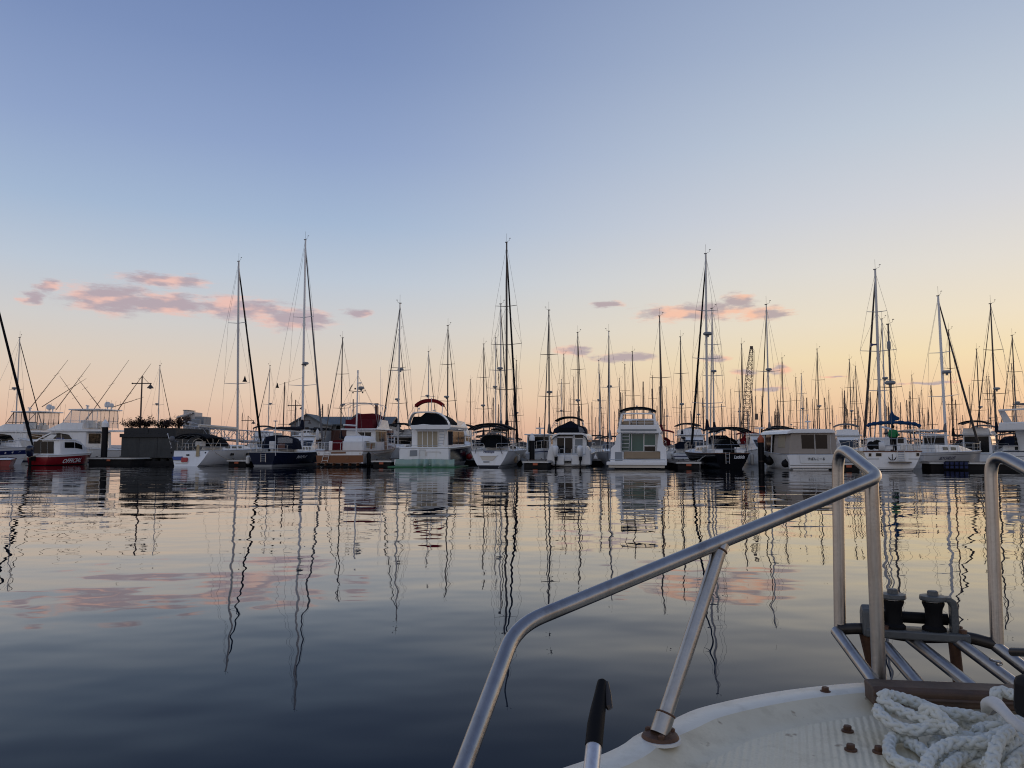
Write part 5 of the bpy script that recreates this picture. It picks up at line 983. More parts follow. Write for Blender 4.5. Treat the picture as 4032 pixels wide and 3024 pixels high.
# ---------------------------------------------------------------- motor yacht cut by the right edge
def yacht_right():
    F = Frame(4015, Y=54.5, yaw=-72, ox=3332); t = F.thing('motor_yacht', 'white flybridge yacht with clear screens cut by the right edge', 'motor yacht', G_ROW)
    h = Hull(12, 3.9, 1.25, 1.9, .92, p=.25, tm=.4); h.build(t, M['gelcoat']); h.deck(t, M['deck_white'], .03); h.rub(t, M['letter_dark'], .03); h.band(t, M['letter_dark'], -.35, -.32, .006, rel=True)
    r = [V3(-1.6, 1.6, 1.2), V3(1.6, 1.6, 1.2), V3(1.45, 1.1, 2.75), V3(-1.45, 1.1, 2.75)]; f1 = fwd(r, 6, .97); f2 = fwd(r, 8.6, .65, .25, 1.2); secloft([r, f1, f2], 'cabin', M['gelcoat'], t, .06)
    for sg in (-1, 1):
        q = [V3(sg * 1.6, 1.6, 1.2), V3(sg * 1.55, 6, 1.2), V3(sg * 1.4, 6, 2.75), V3(sg * 1.45, 1.4, 2.75)]; sidepane(t, M['curtain'], q, .12, .4, .32, .8); sidepane(t, M['glass'], q, .42, .96, .32, .8)
        for k in range(3): sidepane(t, M['glass'], q, -.08 + .0 * k, -.01, .1 + .22 * k, .26 + .22 * k, name='side_step')
    r = [V3(-1.75, -.2, 2.75), V3(1.75, -.2, 2.75), V3(1.65, -.2, 3.35), V3(-1.65, -.2, 3.35)]; secloft([r, fwd(r, 4.5, 1, 1, 2.75), fwd(r, 6.8, .85, .3, 2.75)], 'flybridge', M['gelcoat'], t, .08)
    r = [V3(-1.45, 1.0, 3.3), V3(1.45, 1.0, 3.3), V3(1.25, 1.0, 4.65), V3(-1.25, 1.0, 4.65)]; f1 = fwd(r, 3.8, 1, 1, 3.3); secloft([r, f1, fwd(r, 4.8, .95, .55, 3.3)], 'clear_screens', M['vinyl'], t); b = MB(); b.bx((-1.4, .9, 4.65), (1.4, 4.0, 4.74)); b.build('hard_top', M['grey_canvas'], t, bevel=.04)
    b = MB()
    for sg in (-1, 1):
        b.tube([V3(sg * 1.47, 1.0, 3.3), V3(sg * 1.27, 1.0, 4.65), V3(sg * 1.27, 3.8, 4.65), V3(sg * 1.47, 3.8, 3.3)], .025, 6); b.tube([V3(sg * 1.37, 2.4, 3.3), V3(sg * 1.27, 2.4, 4.65)], .02, 6)
    b.tube([V3(-1.27, 1.0, 4.64), V3(1.27, 1.0, 4.64)], .02, 6); b.tube([V3(-1.27, 3.8, 4.64), V3(1.27, 3.8, 4.64)], .02, 6); b.build('screen_frame', M['steel'], t)
    b = MB(); [b.slab([V3(sg * 1.68, .6, 3.0), V3(sg * 1.68, 1.5, 3.0), V3(sg * 1.5, .25, 4.25), V3(sg * 1.5, -.25, 4.25)], V3(sg * .08, 0, 0)) for sg in (-1, 1)]; b.bx((-1.55, -.25, 4.2), (1.55, .25, 4.3)); b.build('radar_arch', M['gelcoat'], t); h.lines(t, M['steel'], .5, .98, 5, .7); h.pulpit(t, M['steel'], .7)
yacht_right()

# ---------------------------------------------------------------- red rescue boat at the left
def red_boat():
    F = Frame(146, 1833, -14, 0, 1200, 2.37); t = F.thing('patrol_boat', 'red and white patrol boat with white capital lettering', 'patrol boat', G_ROW)
    h = Hull(6.0, 2.4, .88, 1.1, .92, p=.2, tm=.45, stem=.13); h.build(t, M['red_paint']); h.deck(t, M['deck_white'], .02); h.rub(t, M['gelcoat'], .035); h.band(t, M['gelcoat'], -.17, .0, .01, rel=True, name='gunwale'); h.band(t, M['black_paint'], -.1, .06, .006)
    hulltext('OFFICIAL', M['letter_white'], t, h, 1, .27, .63, -.76, -.38, .3)
    z = lambda y, yl, x=400: F.p(x, y, yl).z
    r = [V3(-1.05, 1.3, .85), V3(1.05, 1.3, .85), V3(.95, 1.3, 2.5), V3(-.95, 1.3, 2.5)]; r = [V3(v.x, 1.3, v.z) for v in r]; zr = z(1262, 1.3); r[2].z = r[3].z = zr
    f1 = fwd(r, 2.9); f2 = fwd(r, 3.6, .95, .93, .85); f3 = fwd(r, 4.6, .8, .42, .85); f4 = fwd(r, 5.1, .6, .2, .85); secloft([r, f1, f2, f3, f4], 'cabin', M['gelcoat'], t, .04)
    for x0, x1 in ((315, 380), (384, 440), (444, 502)): panel(F, t, M['glass'], [(x0, 1275), (x1, 1275), (x1, 1388), (x0, 1388)], 1.3, 'rear_door', .02, -.004)
    for sg in (-1, 1):
        q = [V3(sg * 1.05, 1.3, .85), V3(sg * 1.05, 2.9, .85), V3(sg * .95, 2.9, zr), V3(sg * .95, 1.3, zr)]; q2 = [V3(sg * 1.05, 2.9, .85), V3(sg * .93, 4.3, .85), V3(sg * .85, 4.0, 1.8), V3(sg * .95, 2.9, zr)]
        sidepane(t, M['glass'], q, .3, .95, .48, .86); sidepane(t, M['glass'], q2, .0, .75, .48, .86)
    b = MB(); b.add([f2[3] + V3(0.03, .02, -.05), f2[2] + V3(-.03, .02, -.05), f3[2] + V3(-.05, .02, .02), f3[3] + V3(.05, .02, .02)], [(0, 1, 2, 3)]); b.build('windshield', M['glass_green'], t)
    b = MB(); b.bx((-1.0, 1.1, zr), (1.0, 3.3, zr + .06)); b.build('roof', M['gelcoat'], t, bevel=.025); b = MB(); b.bx((-.3, 2.1, zr + .06), (.3, 2.4, zr + .2)); b.build('blue_lamp', M['blue_stripe'], t, bevel=.03); b = MB(); b.tube([V3(.4, 2, zr), V3(.35, 2, zr + .5)], .02, 6); b.tube([V3(-.7, 2.6, zr), V3(-.75, 2.3, zr + 1.6)], .012, 5); b.build('antenna', M['steel'], t)
    outboard_engine(t, V3(-.25, -.5, .70), M['navy_paint'], 1.1)
    h.pulpit(t, M['steel'], .45, .75); fender(F.w(F.p(798, 1425, 5.0) + V3(.05, 0, 0)), M['gelcoat'], 'white fender on the bow of the red patrol boat', .17, .62)
    # small red boat to its left
    F = Frame(-8, 1836, 24, 0, 1200, 2.37); t = F.thing('speed_boat', 'low red open boat with a covered white engine at the left edge', 'motor boat', G_ROW)
    h = Hull(4, 1.9, .5, .68, .92, p=.2, tm=.45, stem=.12); h.build(t, M['red_paint']); h.deck(t, M['deck_white'], .05); h.rub(t, M['black_rubber'], .03); outboard_engine(t, V3(0, -.35, .5), M['gelcoat_old'], .6); b = MB(); b.bx((-.85, 1.5, .42), (.85, 1.85, .56)); b.build('bench_seat', M['gelcoat'], t, bevel=.03)
    mooring([F.w(V3(.9, 0, .55)), F.w(V3(2.6, .9, .9))], .1, 'rope between the two red boats')
red_boat()
# ---------------------------------------------------------------- sport fishing boats at the left
def fisher(F, label, riggers, frame_m, rods=True):
    t = F.thing('sport_fishing_boat', label, 'fishing boat', 'sport fishing boats behind the pier'); h = Hull(13.5, 4.6, 1.25, 2.5, .93, p=.27, tm=.4, stem=.14); h.build(t, M['gelcoat']); h.deck(t, M['deck_white'], .05); h.rub(t, M['alu_white'], .04); h.band(t, M['blue_stripe'], -.1, .1, .008)
    r = [V3(-1.95, 3.9, 1.3), V3(1.95, 3.9, 1.3), V3(1.85, 3.9, 3.1), V3(-1.85, 3.9, 3.1)]; f1 = fwd(r, 8.0, .97); f2 = fwd(r, 11.2, .55, .38, 1.3, 0); secloft([r, f1, f2], 'cabin', M['gelcoat'], t, .1)
    for sg in (-1, 1):
        b = MB(); g = lambda y, z: V3(sg * (1.95 - .07 * (y - 3.9) / 4 - (.1 * (z - 1.3) / 1.8) - max(0, y - 8) * .24 + .03), y, z); pts = [g(5.2, 2.05), g(8.0, 2.05), g(10.2, 2.0), g(9.4, 2.45), g(8.0, 2.9), g(7, 2.97), g(5.9, 2.8)]; b.slab(pts, V3(sg * .02, 0, 0)); b.build('cabin_window', M['glass'], t)
    b = MB(); b.bx((-1.5, 3.86, 1.9), (.2, 3.9, 2.9)); b.build('salon_window', M['glass'], t); b = MB(); b.bx((.6, 3.86, 1.4), (1.3, 3.9, 2.9)); b.build('salon_door', M['glass'], t)
    r = [V3(-2.0, 2.2, 3.1), V3(2.0, 2.2, 3.1), V3(2.0, 2.2, 3.3), V3(-2.0, 2.2, 3.3)]; secloft([r, fwd(r, 8.2, .97)], 'flybridge_deck', M['gelcoat'], t, .04)
    r = [V3(-1.9, 4.4, 3.3), V3(1.9, 4.4, 3.3), V3(1.75, 4.4, 4.0), V3(-1.75, 4.4, 4.0)]; secloft([r, fwd(r, 7.0, .95, 1, 3.3), fwd(r, 8.9, .7, .1, 3.3)], 'flybridge_coaming', M['gelcoat'], t, .08)
    r = [V3(-1.6, 3.0, 3.5), V3(1.6, 3.0, 3.5), V3(1.5, 3.0, 5.3), V3(-1.5, 3.0, 5.3)]; f1 = fwd(r, 6.0); f2 = fwd(r, 7.1, .9, .3, 3.5); secloft([r, f1, f2], 'clear_screens', M['vinyl'], t)
    b = MB(); e = [(r[0], r[3]), (r[1], r[2]), (f1[0], f1[3]), (f1[1], f1[2]), (f1[3], f2[3]), (f1[2], f2[2])]; mid = lambda y, x: V3(x, y, 4.3)
    for a, c in e: b.tube([a, c], .035, 6)
    for y in (4.0, 5.0):
        for sg in (-1, 1): b.tube([V3(sg * 1.6, y, 3.5), V3(sg * 1.5, y, 5.3)], .03, 5)
    for sg in (-1, 1): b.tube([V3(sg * 1.57, 3.0, 4.2), V3(sg * 1.57, 6.6, 4.2)], .03, 5)
    b.tube([r[3], r[2]], .03, 5); b.tube([f1[3], f1[2]], .03, 5); b.tube([f2[3], f2[2]], .03, 5); b.build('screen_frame', frame_m, t); b = MB(); b.bx((-1.75, 2.6, 5.3), (1.75, 6.2, 5.42)); b.build('hard_top', M['gelcoat'], t, bevel=.05)
    b = MB(); b.bx((-.6, 5.0, 3.5), (.6, 5.7, 4.3)); b.build('helm_console', M['gelcoat'], t, bevel=.08); b = MB(); [b.bx((x, 4.0, 3.5), (x + .5, 4.5, 4.2)) for x in (-.9, .4)]; b.build('helm_chair', M['deck_white'], t, bevel=.06)
    ladder(t, M['steel'], V3(.35, 3.2, 1.3), V3(.35, 3.5, 3.3), .45, 6, .025); b = MB(); [b.tube([V3(x, 2.4, 3.3), V3(x, 2.4, 4.0)], .02, 5) for x in (-1.8, -.9, 0, .9, 1.8)]; b.tube([V3(-1.8, 2.4, 4.0), V3(1.8, 2.4, 4.0)], .02, 5); b.build('aft_rail', M['steel'], t)
    b = MB(); b.tube([V3(0, 5.4, 5.4), V3(0, 5.4, 5.75)], .1, 8); b.box((0, 5.4, 5.82), (1.2, .14, .12), .5); b.build('radar_scanner', M['white_plastic'], t, bevel=.02)
    for x, y, s in ((1.2, 4.0, .3), (.8, 3.2, .2)):
        b = MB(); b.lathe([(s * .5, 0), (s, s * .3), (s, s * 1.2), (s * .7, s * 1.8), (.02, s * 2)], (x, y, 5.7), 12); b.tube([V3(x, y, 5.4), V3(x, y, 5.72)], .06, 6); b.build('satellite_dome', M['white_plastic'], t, True)
    for (x0, y0, x1, y1) in riggers:
        Yd = F.o.y + 2; b = MB(); a = F.inv @ P(x0, y0, Yd); c = F.inv @ P(x1, y1, Yd); b.tube([a, a.lerp(c, .5), c], [.045, .035, .015], 6)
        for k in (.35, .7): q = a.lerp(c, k); b.tube([q + V3(0, .35, -.15), q - V3(0, .35, -.15)], .012, 4)
        b.build('outrigger', M['wood_mast'], t)
    if rods:
        for i in range(5): b = MB(); b.tube([V3(-1.4 + .7 * i, 2.35, 3.9), V3(-1.4 + .7 * i, 2.3, 4.6)], .03, 5); b.tube([V3(-1.4 + .7 * i, 2.3, 4.6), V3(-1.4 + .7 * i, 2.1, 6.3)], .012, 4); b.build('fishing_rod', M['dark_mast'], t)
    b = MB()
    for sg in (-1, 1):
        pts = [h.pt(q, sg, 1, -.1) + V3(0, 0, .6) for q in (.5, .65, .8, .97)]; b.tube(pts, .02, 5); [b.tube([p, p - V3(0, 0, .6)], .016, 4) for p in pts]
    b.build('bow_rail', M['steel'], t); return t
fisher(Frame(532, Y=79, yaw=80, ox=0, oy=1200, k=2.37), 'white sport fishing boat beside the black pile, pale flybridge screens', [(278, 1740, 508, 1417), (462, 1618, 595, 1431), (438, 1605, 567, 1563), (395, 1607, 310, 1495)], M['alu_white'])
fisher(Frame(292, Y=84, yaw=80, ox=0, oy=1200, k=2.37), 'white sport fishing boat with black-framed flybridge screens at the far left', [(115, 1612, 268, 1417), (221, 1613, 357, 1431), (165, 1602, 340, 1490), (327, 1611, 235, 1480)], M['black_rubber'])

def stripe_sloop():
    L = 11; hd = R(70); bow = P(120, 1745, 70); o = V3(bow.x - L * math.sin(hd), 70 - L * math.cos(hd), 0); F = Frame(0, o=o, Y=60, yaw=-70)
    F.o = o; F.inv = (Matrix.Translation(o) @ Matrix.Rotation(F.yaw, 4, 'Z')).inverted(); F.c = F.inv @ V3(0, 0, CAMH)
    t = F.thing('sailing_yacht', 'white sloop with broad blue stripe and black furled jib cut by left edge', 'sailing yacht', G_ROW); h = Hull(L, 3.6, 1.2, 1.55, .8, p=.36, tm=.5, stem=.08); h.build(t, M['gelcoat']); h.deck(t, M['deck_white'], .02); h.rub(t, M['alu'], .025); h.band(t, M['blue_stripe'], -.62, -.25, .006, rel=True)
    r = [V3(-1, 2.6, 1.2), V3(1, 2.6, 1.2), V3(.85, 2.6, 1.75), V3(-.85, 2.6, 1.75)]; secloft([r, fwd(r, 6.6, .85, .9, 1.2), fwd(r, 8.8, .4, .35, 1.2)], 'coachroof', M['gelcoat'], t, .05); h.pulpit(t, M['alu_white']); h.lines(t, M['steel'], .2, .95, 7, .6); h.pushpit(t, M['steel'])
    for sg in (-1, 1): sidepane(t, M['glass'], [V3(sg, 2.8, 1.2), V3(sg * .85, 6.6, 1.2), V3(sg * .75, 6.6, 1.7), V3(sg * .85, 2.8, 1.75)], .2, .9, .4, .75)
    tw = P(-85, 870, F.w(V3(0, 6.2, 1)).y); rig(t, V3(0, 6.2, 1.7), F.inv @ tw, .1, 1.5, h.pt(1, 0, 1) + V3(0, .2, 0), V3(0, 0, 1.2), [(.35, 1.1), (.67, .9)], M['alu'], (M['black_canvas'], .12), (4.5, 2.7, M['navy_canvas'], .16))
    b = MB(); b.tube([h.pt(.9, -1, 1), h.pt(.9, -1, 1) + V3(0, .1, 1.4)], .03, 6); b.tube([h.pt(.9, 1, 1), h.pt(.9, 1, 1) + V3(0, .1, 1.6)], .03, 6); b.build('bow_post', M['gelcoat'], t)
stripe_sloop()

# ---------------------------------------------------------------- piles, pier block, planters, lamps, gangway
def pile(px, Y, ytop, ycap, r, cm, label):
    o = P(px, 1756, Y); t = thing('mooring_pile', label, 'pile', (o.x, Y, 0), 0, 'capped mooring piles'); zt = P(px, ytop, Y).z; zc = P(px, ycap, Y).z
    b = MB(); b.lathe([(r, -1), (r, zc)], (0, 0, 0), 20); b.build('shaft', M['pile_black'], t, True); b = MB(); b.lathe([(r * 1.08, zc - .02), (r * 1.08, zc + (zt - zc) * .5), (.03, zt)], (0, 0, 0), 20); b.build('cap', cm, t, True)
    b = MB(); b.lathe([(r * 1.05, .5), (r * 1.05, .56)], (0, 0, 0), 20); b.build('guide_ring', M['rust_steel'], t, True)
pile(411, 70, 1651, 1681, .27, M['gelcoat'], 'black mooring pile with white cone cap beside the concrete pier block')
pile(2095, 63, 1706, 1734, .21, M['gelcoat'], 'black mooring pile with white cone cap in the middle of the row')
pile(2996, 57.5, 1711, 1741, .22, M['orange_plastic'], 'black mooring pile with faded orange cone cap near the lattice crane')
def pier_block():
    Y0 = 71; a = P(477, 1756, Y0).x; c = P(688, 1756, Y0).x; z = lambda py: P(600, py, Y0).z; o = V3((a + c) / 2, Y0, 0); t = thing('concrete_pier', 'dark grey concrete pier block with planted parapet', 'pier', o); w = (c - a) / 2
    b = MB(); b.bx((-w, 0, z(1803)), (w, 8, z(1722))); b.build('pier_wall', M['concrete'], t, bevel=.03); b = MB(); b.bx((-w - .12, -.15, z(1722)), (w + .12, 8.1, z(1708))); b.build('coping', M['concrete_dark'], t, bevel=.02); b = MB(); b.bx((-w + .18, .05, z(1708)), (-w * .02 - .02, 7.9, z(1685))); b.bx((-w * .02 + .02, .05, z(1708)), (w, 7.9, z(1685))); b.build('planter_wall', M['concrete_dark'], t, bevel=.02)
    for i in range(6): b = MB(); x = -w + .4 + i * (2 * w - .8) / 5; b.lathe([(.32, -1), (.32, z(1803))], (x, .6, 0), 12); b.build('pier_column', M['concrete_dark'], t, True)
    b = MB(); b.bx((-w - .2, -.5, .0), (w + .1, 7, .28)); b.build('pier_base', M['dock_side'], t); b = MB(); [b.box((x, -.012, z(1760)), (.02, .02, z(1722) - z(1800))) for x in (-w * .33, w * .35)]; b.build('wall_joint', M['concrete_dark'], t)
    return o, w, z(1690)
PO, PW, PZT = pier_block()
def shrub(seed, m, w=1.35, hgt=1.05, n=900):
    rnd = random.Random(seed); t = thing('shrub', '', 'shrub', (0, 0, 0), 0, 'shrubs planted on the pier block'); b = MB(); tips = []
    for i in range(12):
        a = rnd.uniform(0, 6.28); l = rnd.uniform(.5, 1); e = V3(math.cos(a) * w * .6 * l, math.sin(a) * .5 * l, hgt * rnd.uniform(.5, 1)); mid = e * .5 + V3(0, 0, .12); b.tube([V3(0, 0, 0), mid, e], [.025, .015, .006], 4); tips += [mid, e, e.lerp(mid, .5)]
    b.build('branches', M['twig'], t); b = MB()
    for i in range(n):
        p = rnd.choice(tips) + V3(rnd.gauss(0, .15), rnd.gauss(0, .13), rnd.gauss(0, .10)); u = V3(rnd.gauss(0, 1), rnd.gauss(0, 1), rnd.gauss(0, .6)).normalized(); v = u.cross(V3(rnd.random(), rnd.random(), 1)).normalized(); s = rnd.uniform(.04, .10); b.add([p - u * s, p + v * s * .5, p + u * s, p - v * s * .5], [(0, 1, 2, 3)])
    b.build('leaves', m, t); return t
sh = [shrub(1, M['leaf']), shrub(2, M['leaf'], 1.6, .95), shrub(3, M['leaf_green'], 1.1, .8)]
SL = ['leftmost reddish shrub on the pier block parapet', 'second reddish shrub from left on the pier block', 'third shrub, just left of the pier lamp post base', 'low greenish shrub right of the pier lamp post', 'tall reddish shrub, second from right on the pier block', 'rightmost reddish shrub on the pier block parapet']
used = set()
for i, u in enumerate((-.85, -.55, -.28, .2, .5, .85)):
    k = (0, 1, 0, 2, 1, 0)[i]; loc = PO + V3(PW * u, .9 + .5 * (i % 2), PZT - .05)
    if k not in used: sh[k].location = loc; sh[k]['label'] = SL[i]; used.add(k)
    else: dup(sh[k], loc, i * 1.3, 1.0 + .1 * (i % 3), SL[i])
def lamp(px, ytop, Y, zb, label):
    q = P(px, ytop, Y); t = thing('lamp_post', label, 'street lamp', (q.x, Y, zb), 0, 'harbour lamp posts'); H_ = q.z - zb
    b = MB(); b.lathe([(.14, 0), (.14, .12), (.085, .2), (.075, H_ * .6), (.06, H_)], (0, 0, 0), 10); b.build('post', M['rust_steel'], t, True); zc = H_ - .75
    b = MB(); b.tube([V3(-.95, 0, zc), V3(.95, 0, zc)], .05, 8); b.ball((-.95, 0, zc), .08, 8, 6); b.tube([V3(0, 0, H_ - .05), V3(.7, 0, zc)], .02, 5); b.build('cross_arm', M['rust_steel'], t, True)
    b = MB(); b.lathe([(.03, 0), (.07, -.12), (.12, -.2), (.3, -.42), (.31, -.48), (.28, -.48)], (.85, 0, zc), 14); b.build('lamp_shade', M['dark_mast'], t, True); b = MB(); b.ball((.85, 0, zc - .46), .12, 10, 6); b.build('lamp_glass', M['white_plastic'], t, True)
lamp(560, 1480, 76, PZT - .1, 'tall lamp post with hanging bell lamp on the pier block'); lamp(977, 1637, 120, 1.2, 'small far lamp post left of the navy yacht bimini'); lamp(1164, 1574, 100, 1.2, 'lamp post with cross arm just left of the navy yacht mast'); lamp(1198, 1636, 118, 1.2, 'small far lamp post by the warehouse gable')
def gangway():
    a = P(716, 1735, 78); c = P(1068, 1748, 78); a.z = 2.6; c.z = 1.9; t = thing('gangway', 'long grey truss gangway sloping down behind the open-transom yacht', 'gangway', a); d = c - a; b = MB(); n = 12
    b.slab([V3(0, -.6, -.1), d + V3(0, -.6, -.1), d + V3(0, .6, -.1), V3(0, .6, -.1)], V3(0, 0, .12)); b.build('walkway', M['dock_wood'], t)
    for y in (-.6, .6):
        b = MB(); b.tube([V3(0, y, 1.1), d + V3(0, y, 1.1)], .06, 6); b.tube([V3(0, y, .1), d + V3(0, y, .1)], .05, 6)
        for i in range(n + 1):
            q = d * (i / n) + V3(0, y, 0); b.tube([q, q + V3(0, 0, 1.1)], .04, 5)
            if i < n: b.tube([q + V3(0, 0, 1.1 if i % 2 else .1), d * ((i + 1) / n) + V3(0, y, .1 if i % 2 else 1.1)], .03, 5)
        b.tube(fillet([V3(0, y, 0), V3(-.2, y, .3), V3(0.15, y, 1.6), V3(1.3, y, 1.25)], .3), .06, 6); b.build('side_truss', M['alu'], t)
    b = MB(); [b.tube([V3(u * d.x, 0, -.1 + d.z * u), V3(u * d.x, 0, -3)], .12, 8) for u in (0.02, .98)]; b.build('support', M['dock_side'], t)
gangway()
# ---------------------------------------------------------------- docks
def dock(p0, p1, w, label, end=True, group='floating docks', zt=.5):
    p0 = Vector(p0); p1 = Vector(p1); d = p1 - p0; L = d.length; t = thing('floating_dock', label, 'dock', (p0.x, p0.y, 0), math.atan2(-d.x, d.y), group)
    b = MB(); n = int(L / .5); [b.bx((-w / 2, i * L / n + .012, zt - .05), (w / 2, (i + 1) * L / n - .012, zt)) for i in range(n)]; b.build('planking', M['dock_wood'], t); b = MB(); b.bx((-w / 2 + .06, .06, -.4), (w / 2 - .06, L - .06, zt - .055)); b.build('float', M['dock_side'], t)
    b = MB(); b.bx((-w / 2 - .05, -.06, zt - .14), (w / 2 + .05, .0, zt - .03)); [b.bx((s * w / 2 - .03 + s * .035, 0, zt - .14), (s * w / 2 + .03 + s * .035, L, zt - .03)) for s in (-1, 1)]; b.build('fender_strip', M['gelcoat_old'], t)
    for y in (.5, 3.5, 7):
        if y < L and end: [MB().tube([V3(s * w * .38, y - .15, zt + .08), V3(s * w * .38, y + .15, zt + .08)], .03, 6).tube([V3(s * w * .38, y, zt), V3(s * w * .38, y, zt + .08)], .03, 6).build('cleat', M['dark_mast'], t) for s in (-1, 1)]
    if end: b = MB(); b.bx((-.18, -.07, zt - .32), (.18, -.065 + .01, zt - .16)); b.build('reflector', M['orange_plastic'], t)
    return t
def fdock(px, py, w, yaw, L, label, zt=.5): o = PZ(px, py, 0); dock(o, o + V3(math.sin(R(yaw)) * L, math.cos(R(yaw)) * L, 0), w, label, zt=zt)
fdock(932, 1834, 1.7, 12, 12.5, 'finger dock between the open-transom yacht and the navy yacht'); fdock(1502, 1837, 1.6, 12, 12.5, 'finger dock between the wooden-transom trawler and red-bimini cruiser'); fdock(2108, 1841, 1.9, 12, 12, 'finger dock with white-capped pile between middle yacht and outboard cruiser'); fdock(2712, 1845, 1.7, 4, 12, 'finger dock between the green-curtain yacht and the black yacht'); fdock(3342, 1851, 1.6, 2, 10, 'finger dock right of the beige canvas boat')
fdock(428, 1829, 4.4, 12, 5, 'low dark dock in front of the pier block by the white-capped pile', .62)
dock((-43, 80.2, 0), (17, 67.6, 0), 2.4, 'long main floating dock behind the front row of boats', False); dock((29.2, 54.6, 0), (40, 52.6, 0), 2.0, 'low floating dock in front of the side-on sloop', False, zt=.55)
def netbox():
    a = P(3683, 1845, 54.2); c = P(3766, 1815, 54.2); t = thing('net_crate', 'blue mesh crates hung along the dock under the side-on sloop', 'crate', (a.x, 53.15, 0), R(-10)); L = c.x - a.x; b = MB()
    for i in range(5):
        for j in range(2): b.bx((i * L / 5 + .03, -.25, .1 + j * .25), ((i + 1) * L / 5 - .03, .1, .32 + j * .25))
    b.build('crate_body', M['net_blue'], t, bevel=.03); b = MB(); [b.tube([V3(0, -.28, z), V3(L, -.28, z)], .025, 5) for z in (.1, .35, .6)]; [b.tube([V3(i * L / 5, -.28, .05), V3(i * L / 5, -.28, .62)], .025, 5) for i in range(6)]; b.build('crate_frame', M['black_rubber'], t)
netbox()
def drum():
    q = P(3838, 1836, 53.6); t = thing('drum', 'blue plastic drum lying at the dock edge on the right', 'drum', q); b = MB(); b.lathe([(.25, -.45), (.29, -.4), (.29, -.1), (.27, -.05), (.29, 0), (.29, .4), (.25, .45)], (0, 0, 0), 14, (1, 0, 0)); b.build('drum_body', M['blue_plastic'], t, True); b = MB(); b.lathe([(.05, .45), (.05, .48)], (0, 0, 0), 10, (1, 0, 0)); b.build('bung', M['black_rubber'], t, True)
drum()
# ---------------------------------------------------------------- buildings on the quay
def warehouse():
    Y = 150; a = P(1205, 1756, Y).x; c = P(1536, 1756, Y).x; z = lambda py: P(1370, py, Y).z; t = thing('warehouse', 'long grey-roofed quayside warehouse with brown brick end behind the trawler', 'building', (a, Y, 0)); L = c - a; ze = z(1668); zr = z(1636)
    b = MB(); b.bx((.3, 0, z(1694)), (L - .3, 12, ze)); b.build('wall', M['wall_grey'], t); b = MB(); b.bx((.25, -.06, 0), (L - .25, 12.06, z(1694))); b.build('brick_base', M['brick'], t)
    b = MB(); b.rings([[V3(-.3, -.8, ze - .1), V3(-.3, 6, zr), V3(-.3, 12.8, ze - .1), V3(-.3, 12.8, ze - .35), V3(-.3, 6, zr - .25), V3(-.3, -.8, ze - .35)], [V3(L + .3, -.8, ze - .1), V3(L + .3, 6, zr), V3(L + .3, 12.8, ze - .1), V3(L + .3, 12.8, ze - .35), V3(L + .3, 6, zr - .25), V3(L + .3, -.8, ze - .35)]]); b.build('roof', M['roof_ribs'], t)
    b = MB()
    for x in (.4, L - .4): b.slab([V3(x, .2, ze - .2), V3(x, 6, zr - .3), V3(x, 11.8, ze - .2)], V3(.1, 0, 0))
    b.build('gable', M['brick'], t)
    for i in range(9): b = MB(); x = 1 + i * (L - 2) / 9; b.bx((x, -.05, ze - 1.1), (x + .9, .02, ze - .4)); b.build('window', M['glass'], t)
    b = MB(); b.rings([[V3(8, 2, zr - .6), V3(11, 2, zr - .6), V3(9.5, 2, zr + .6)], [V3(8, 8, zr - .6), V3(11, 8, zr - .6), V3(9.5, 8, zr + .6)]]); b.build('dormer', M['roof_grey'], t)
    b = MB(); b.bx((L - 3.4, 2, zr - .3), (L - 2.9, 2.5, zr + 2.2)); b.bx((L - 3.5, 1.9, zr + 2.2), (L - 2.8, 2.6, zr + 2.5)); b.build('chimney', M['brick'], t)
    # lattice sign frame on the left part of the roof
    b = MB(); [b.tube([V3(x, 3, zr - .8), V3(x, 3, zr + 2.1)], .06, 5) for x in (1.6, 2.4)]; [b.tube([V3(1.6, 3, zr + k), V3(2.4, 3, zr + k + .35)], .05, 5) for k in (-.6, 0, .6, 1.2)]; b.build('roof_lattice', M['dark_mast'], t)
    # second gabled house to the left
    t = thing('warehouse', 'small pale gabled shed left of the long warehouse', 'building', (a - .5, Y - 8, 0)); b = MB(); b.bx((-.2, 0, 0), (5.6, 7, z(1672))); b.build('wall', M['wall_grey'], t); zg = z(1635); zz = z(1672)
    b = MB(); b.rings([[V3(-.5, y, zz - .1), V3(2.7, y, zg), V3(5.9, y, zz - .1), V3(5.9, y, zz - .35), V3(2.7, y, zg - .3), V3(-.5, y, zz - .35)] for y in (-.5, 7.5)]); b.build('roof', M['roof_grey'], t); b = MB(); b.slab([V3(0, -.02, zz - .1), V3(5.4, -.02, zz - .1), V3(2.7, -.02, zg - .3)], V3(0, .1, 0)); b.build('gable', M['wall_grey'], t)
    for x in (.8, 2.4, 4.0): b = MB(); b.bx((x, -.05, zz - 1.6), (x + .7, .02, zz - .7)); b.build('window', M['glass'], t)
warehouse()
